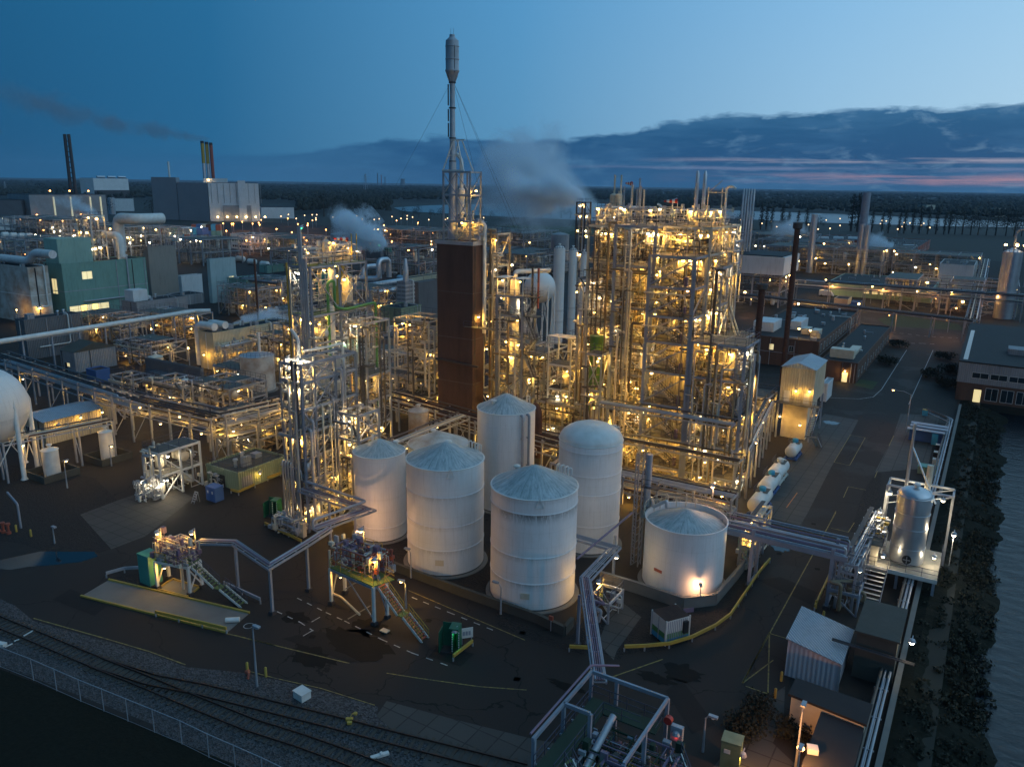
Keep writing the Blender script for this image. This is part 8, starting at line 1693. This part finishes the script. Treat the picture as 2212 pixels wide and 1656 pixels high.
# ---------------------------------------------------------------- far street lamps
def far_lamps(label,pts,kind,h,group,r,lights=0,W_=1800):
    first=None
    for i,(px,py) in enumerate(pts):
        P=at(px,py)
        if first is None:
            first=thing('street_lamp',label,'lamp',tuple(P),group); b=MB(); b.lathe(tuple(P),[(.12,0),(.09,h)],6); b.build('pole','steel',first); b=MB(); b.ball((P.x,P.y,h),r,8,5); b.build('bulb',kind,first); t=first
        else: t=copy_tree(first,None,P)
        if lights and i%lights==0:
            k=('far',kind,W_); ld=LN.get(k)
            if ld is None: ld=bpy.data.lights.new('lamp_light','POINT'); ld.energy=W_; ld.color=LCOL[kind]; ld.shadow_soft_size=.3; LN[k]=ld
            lo=bpy.data.objects.new('lamp_light',ld); SC.collection.objects.link(lo); lo.parent=t; lo.location=(0,0,h-.6)
rr=random.Random(99)
pts=[(rr.uniform(480,940),rr.uniform(488,560)) for _ in range(46)]
far_lamps('small orange lamp on a pole in the far yard left of the flare stack',pts,'bulbo',8,'orange lamps in the far yard',.5,3,2600)
pts=[(rr.uniform(0,470),rr.uniform(500,560)) for _ in range(26)]
far_lamps('small white lamp on a pole in the far left works',pts,'bulbw',9,'white lamps in the far left works',.42,3,1500)
pts=[(rr.uniform(1590,2010),rr.uniform(484,512)) for _ in range(30)]
far_lamps('small warm lamp on the riverside road beyond the workshop halls',pts,'bulbf',7,'lamps on the riverside road',.62,0)
pts=[(rr.uniform(600,1100),rr.uniform(476,492)) for _ in range(26)]
far_lamps('small warm lamp on the road along the lake',pts,'bulbf',7,'lamps on the lake road',.62,0)
pts=[(rr.uniform(1550,2210),rr.uniform(428,452)) for _ in range(34)]
far_lamps('tiny lamp in the village beyond the river',pts,'bulbf',6,'lamps of the far village',1.0,0)
pts=[(1660,640),(1780,640),(1880,655),(1975,668),(1720,700),(1850,700),(2050,668),(1925,620),(2005,600),(1830,600),(1760,585),(1700,560),(2090,600)]
far_lamps('warm lamp on a pole among the far pipe bridges at the right',pts,'bulb',7,'lamps among the far pipe bridges',.34,1,1500)
pts=[(40,700),(150,735),(240,790),(330,745),(410,790),(205,900),(330,930),(455,960),(610,770),(700,760)]
far_lamps('yellow lamp on a short pole in the left works yard',pts,'bulb',4.5,'yellow lamps in the left works',.2,1,420)
# ---------------------------------------------------------------- white road tankers by the teal cabin
for i,(px,py) in enumerate(((12,516),(30,517),(48,518),(64,518),(520,566),(545,572),(572,577),(75,498),(58,497))):
    P=at(px,py); s=(P-C0).length/FPX; t=thing('rail_tank_wagon',['first','second','third','fourth','first','second','third','upper right','upper left'][i]+(' white tank wagon in the far left row' if i<4 else ' white road tanker near the teal cabin' if i<7 else ' tank wagon stacked behind the far left row'),'tank wagon',tuple(P),'far white tankers'); b=MB(); r=5.5*s; hvessel(b,(P.x,P.y,r*1.2),r,10*s if i in(0,1,2,3,7,8) else 18*s,'y' if i<4 or i>6 else 'x',14); b.build('vessel','white',t,True); b=MB(); b.box(P.x-r,P.x+r,P.y-r,P.y+r,0,r*.4); b.build('chassis','dark',t)
# ---------------------------------------------------------------- steam and smoke
def steam(name,label,cols_,dens,scale,seed,pts,colr=(.84,.93,1.0),step=None):
    """pts: list of (center, radius) chain -> one closed tube with drifting vapour inside"""
    b=MB(); n=16; up=None; C=[Vector(p) for p,_ in pts]; ks=[]
    for i,(p,r) in enumerate(pts):
        d=(C[min(i+1,len(C)-1)]-C[max(i-1,0)]).normalized(); a=d.cross(Z_ if abs(d.z)<.9 else X_).normalized(); c=d.cross(a); ks.append(b.ring(C[i],a,c,r,n))
    for k0,k1 in zip(ks[:-1],ks[1:]):
        for j in range(n): b.face(k0+j,k0+(j+1)%n,k1+(j+1)%n,k1+j)
    b.face(*[ks[0]+n-1-j for j in range(n)]); b.face(*[ks[-1]+j for j in range(n)])
    m=bpy.data.materials.new(name); m.use_nodes=True; t=NT(m.node_tree); t.n.remove(t.n['Principled BSDF']); out=t.n['Material Output']
    g=t.new('ShaderNodeNewGeometry'); ax0=C[0]; ax1=C[-1]; L=(ax1-ax0).length; dd=(ax1-ax0)/L
    rel=t.new('ShaderNodeVectorMath',operation='SUBTRACT'); t.l.new(g.outputs['Position'],rel.inputs[0]); rel.inputs[1].default_value=ax0
    s_=t.new('ShaderNodeVectorMath',operation='DOT_PRODUCT'); t.l.new(rel.outputs[0],s_.inputs[0]); s_.inputs[1].default_value=dd
    f=t.math('DIVIDE',s_.outputs['Value'],L,clamp=True)
    # distance from the polyline centre, interpolated by ramps of offset and radius
    def offr(ch):
        st=[]
        for i,p in enumerate(C):
            o=(p-ax0)-dd*((p-ax0).dot(dd)); st.append((min(1,max(0,(p-ax0).dot(dd)/L)),o[ch]))
        mn=min(v for _,v in st);mx=max(v for _,v in st)+1e-4
        return t.math('MULTIPLY_ADD',t.ramp(f,[(a,((v-mn)/(mx-mn),)*3) for a,v in st],'EASE'),mx-mn,mn)
    ctr=t.new('ShaderNodeCombineXYZ',{0:offr(0),1:offr(1),2:offr(2)}).outputs[0]
    ons=t.new('ShaderNodeVectorMath',operation='SCALE'); ons.inputs[0].default_value=dd; t.l.new(s_.outputs['Value'],ons.inputs['Scale'])
    q=t.new('ShaderNodeVectorMath',operation='SUBTRACT'); t.l.new(rel.outputs[0],q.inputs[0]); t.l.new(ons.outputs[0],q.inputs[1])
    q2=t.new('ShaderNodeVectorMath',operation='SUBTRACT'); t.l.new(q.outputs[0],q2.inputs[0]); t.l.new(ctr,q2.inputs[1])
    ln=t.new('ShaderNodeVectorMath',operation='LENGTH'); t.l.new(q2.outputs[0],ln.inputs[0])
    rmx=max(r for _,r in pts); rad_=t.math('MULTIPLY',t.ramp(f,[(min(1,max(0,(p-ax0).dot(dd)/L)),(r/rmx,)*3) for p,(_,r) in zip(C,pts)]),rmx*.95)
    fall=t.math('SUBTRACT',1,t.math('DIVIDE',ln.outputs['Value'],rad_),clamp=True)
    nz=t.noise(g.outputs['Position'],scale,7,.64,.8)
    dn=t.math('SUBTRACT',t.math('ADD',t.math('MULTIPLY',fall,1.0),t.math('MULTIPLY',nz,2.9)),1.78,clamp=True)
    ends=t.math('MULTIPLY',t.math('MULTIPLY',t.math('SUBTRACT',1,f),3.2,clamp=True),t.math('POWER',t.math('SUBTRACT',1,f),.8))
    dn=t.math('MULTIPLY',t.math('MULTIPLY',dn,ends),dens)
    v=t.new('ShaderNodeVolumePrincipled'); v.inputs['Color'].default_value=(*colr,1); v.inputs['Anisotropy'].default_value=0; t.l.new(dn,v.inputs['Density']); t.l.new(v.outputs[0],out.inputs['Volume'])
    o=b.build(name,m); tag(o,label,'steam',kind='stuff'); return o
def ch(L,D=None): return [((onY(px,py,Y).x,Y,onY(px,py,Y).z),r) for px,py,Y,r in L]
steam('smoke_plume','long grey smoke plume drifting left from the triple chimney',None,.05,.028,1,ch([(455,302,700,3),(430,300,705,7),(370,288,715,13),(300,276,725,18),(220,262,740,24),(120,235,760,32),(0,195,790,40),(-60,180,800,42)]),(.42,.45,.52))
steam('steam_cloud','thick steam cloud rising from the cooling tower behind the rear left tower',None,2.6,.11,2,ch([(836,530,250,3),(805,515,250,9),(765,492,250,12),(738,466,250,9),(722,440,250,5)]))
steam('steam_cloud','steam drifting over the boiler hall roof',None,1.6,.3,3,ch([(505,700,146,1.0),(540,692,146,3.0),(580,686,146,4.2),(620,690,146,3.6),(665,696,146,1.8)]))
steam('steam_cloud','wide steam veil behind the three white silos, over the lake',None,.42,.030,4,ch([(1300,455,300,5),(1255,425,300,18),(1195,392,300,30),(1120,378,300,30),(1040,375,300,20),(985,372,300,10)]))
steam('steam_cloud','dense steam jet from the left end of the main plant',None,2.4,.07,5,ch([(1262,432,240,2),(1225,415,240,7),(1180,415,240,11),(1130,412,240,11),(1095,388,240,9),(1080,372,240,6)]))
steam('steam_cloud','steam over the far right units behind the five flues',None,.7,.08,6,ch([(1750,505,420,4),(1715,492,420,9),(1680,495,420,9),(1650,500,420,5)]))
steam('steam_cloud','small steam wisps left of the twin thin chimneys',None,1.2,.1,7,ch([(1930,530,500,3),(1895,522,500,8),(1865,514,500,6)]))
steam('steam_cloud','steam by the far left factory hall',None,.4,.06,8,ch([(225,480,420,3),(190,455,420,9),(150,435,420,12),(110,430,420,8)]))
# ---------------------------------------------------------------- air
hz_=MB(); hz_.box(-9000,4000,-60,11000,-5,215); 
m=bpy.data.materials.new('haze'); m.use_nodes=True; t=NT(m.node_tree); t.n.remove(t.n['Principled BSDF']); v=t.new('ShaderNodeVolumePrincipled'); v.inputs['Color'].default_value=(.55,.75,1,1); v.inputs['Density'].default_value=.00004; t.l.new(v.outputs[0],t.n['Material Output'].inputs['Volume'])
HAZE=True
if HAZE: o=hz_.build('haze',m); o['kind']='stuff'
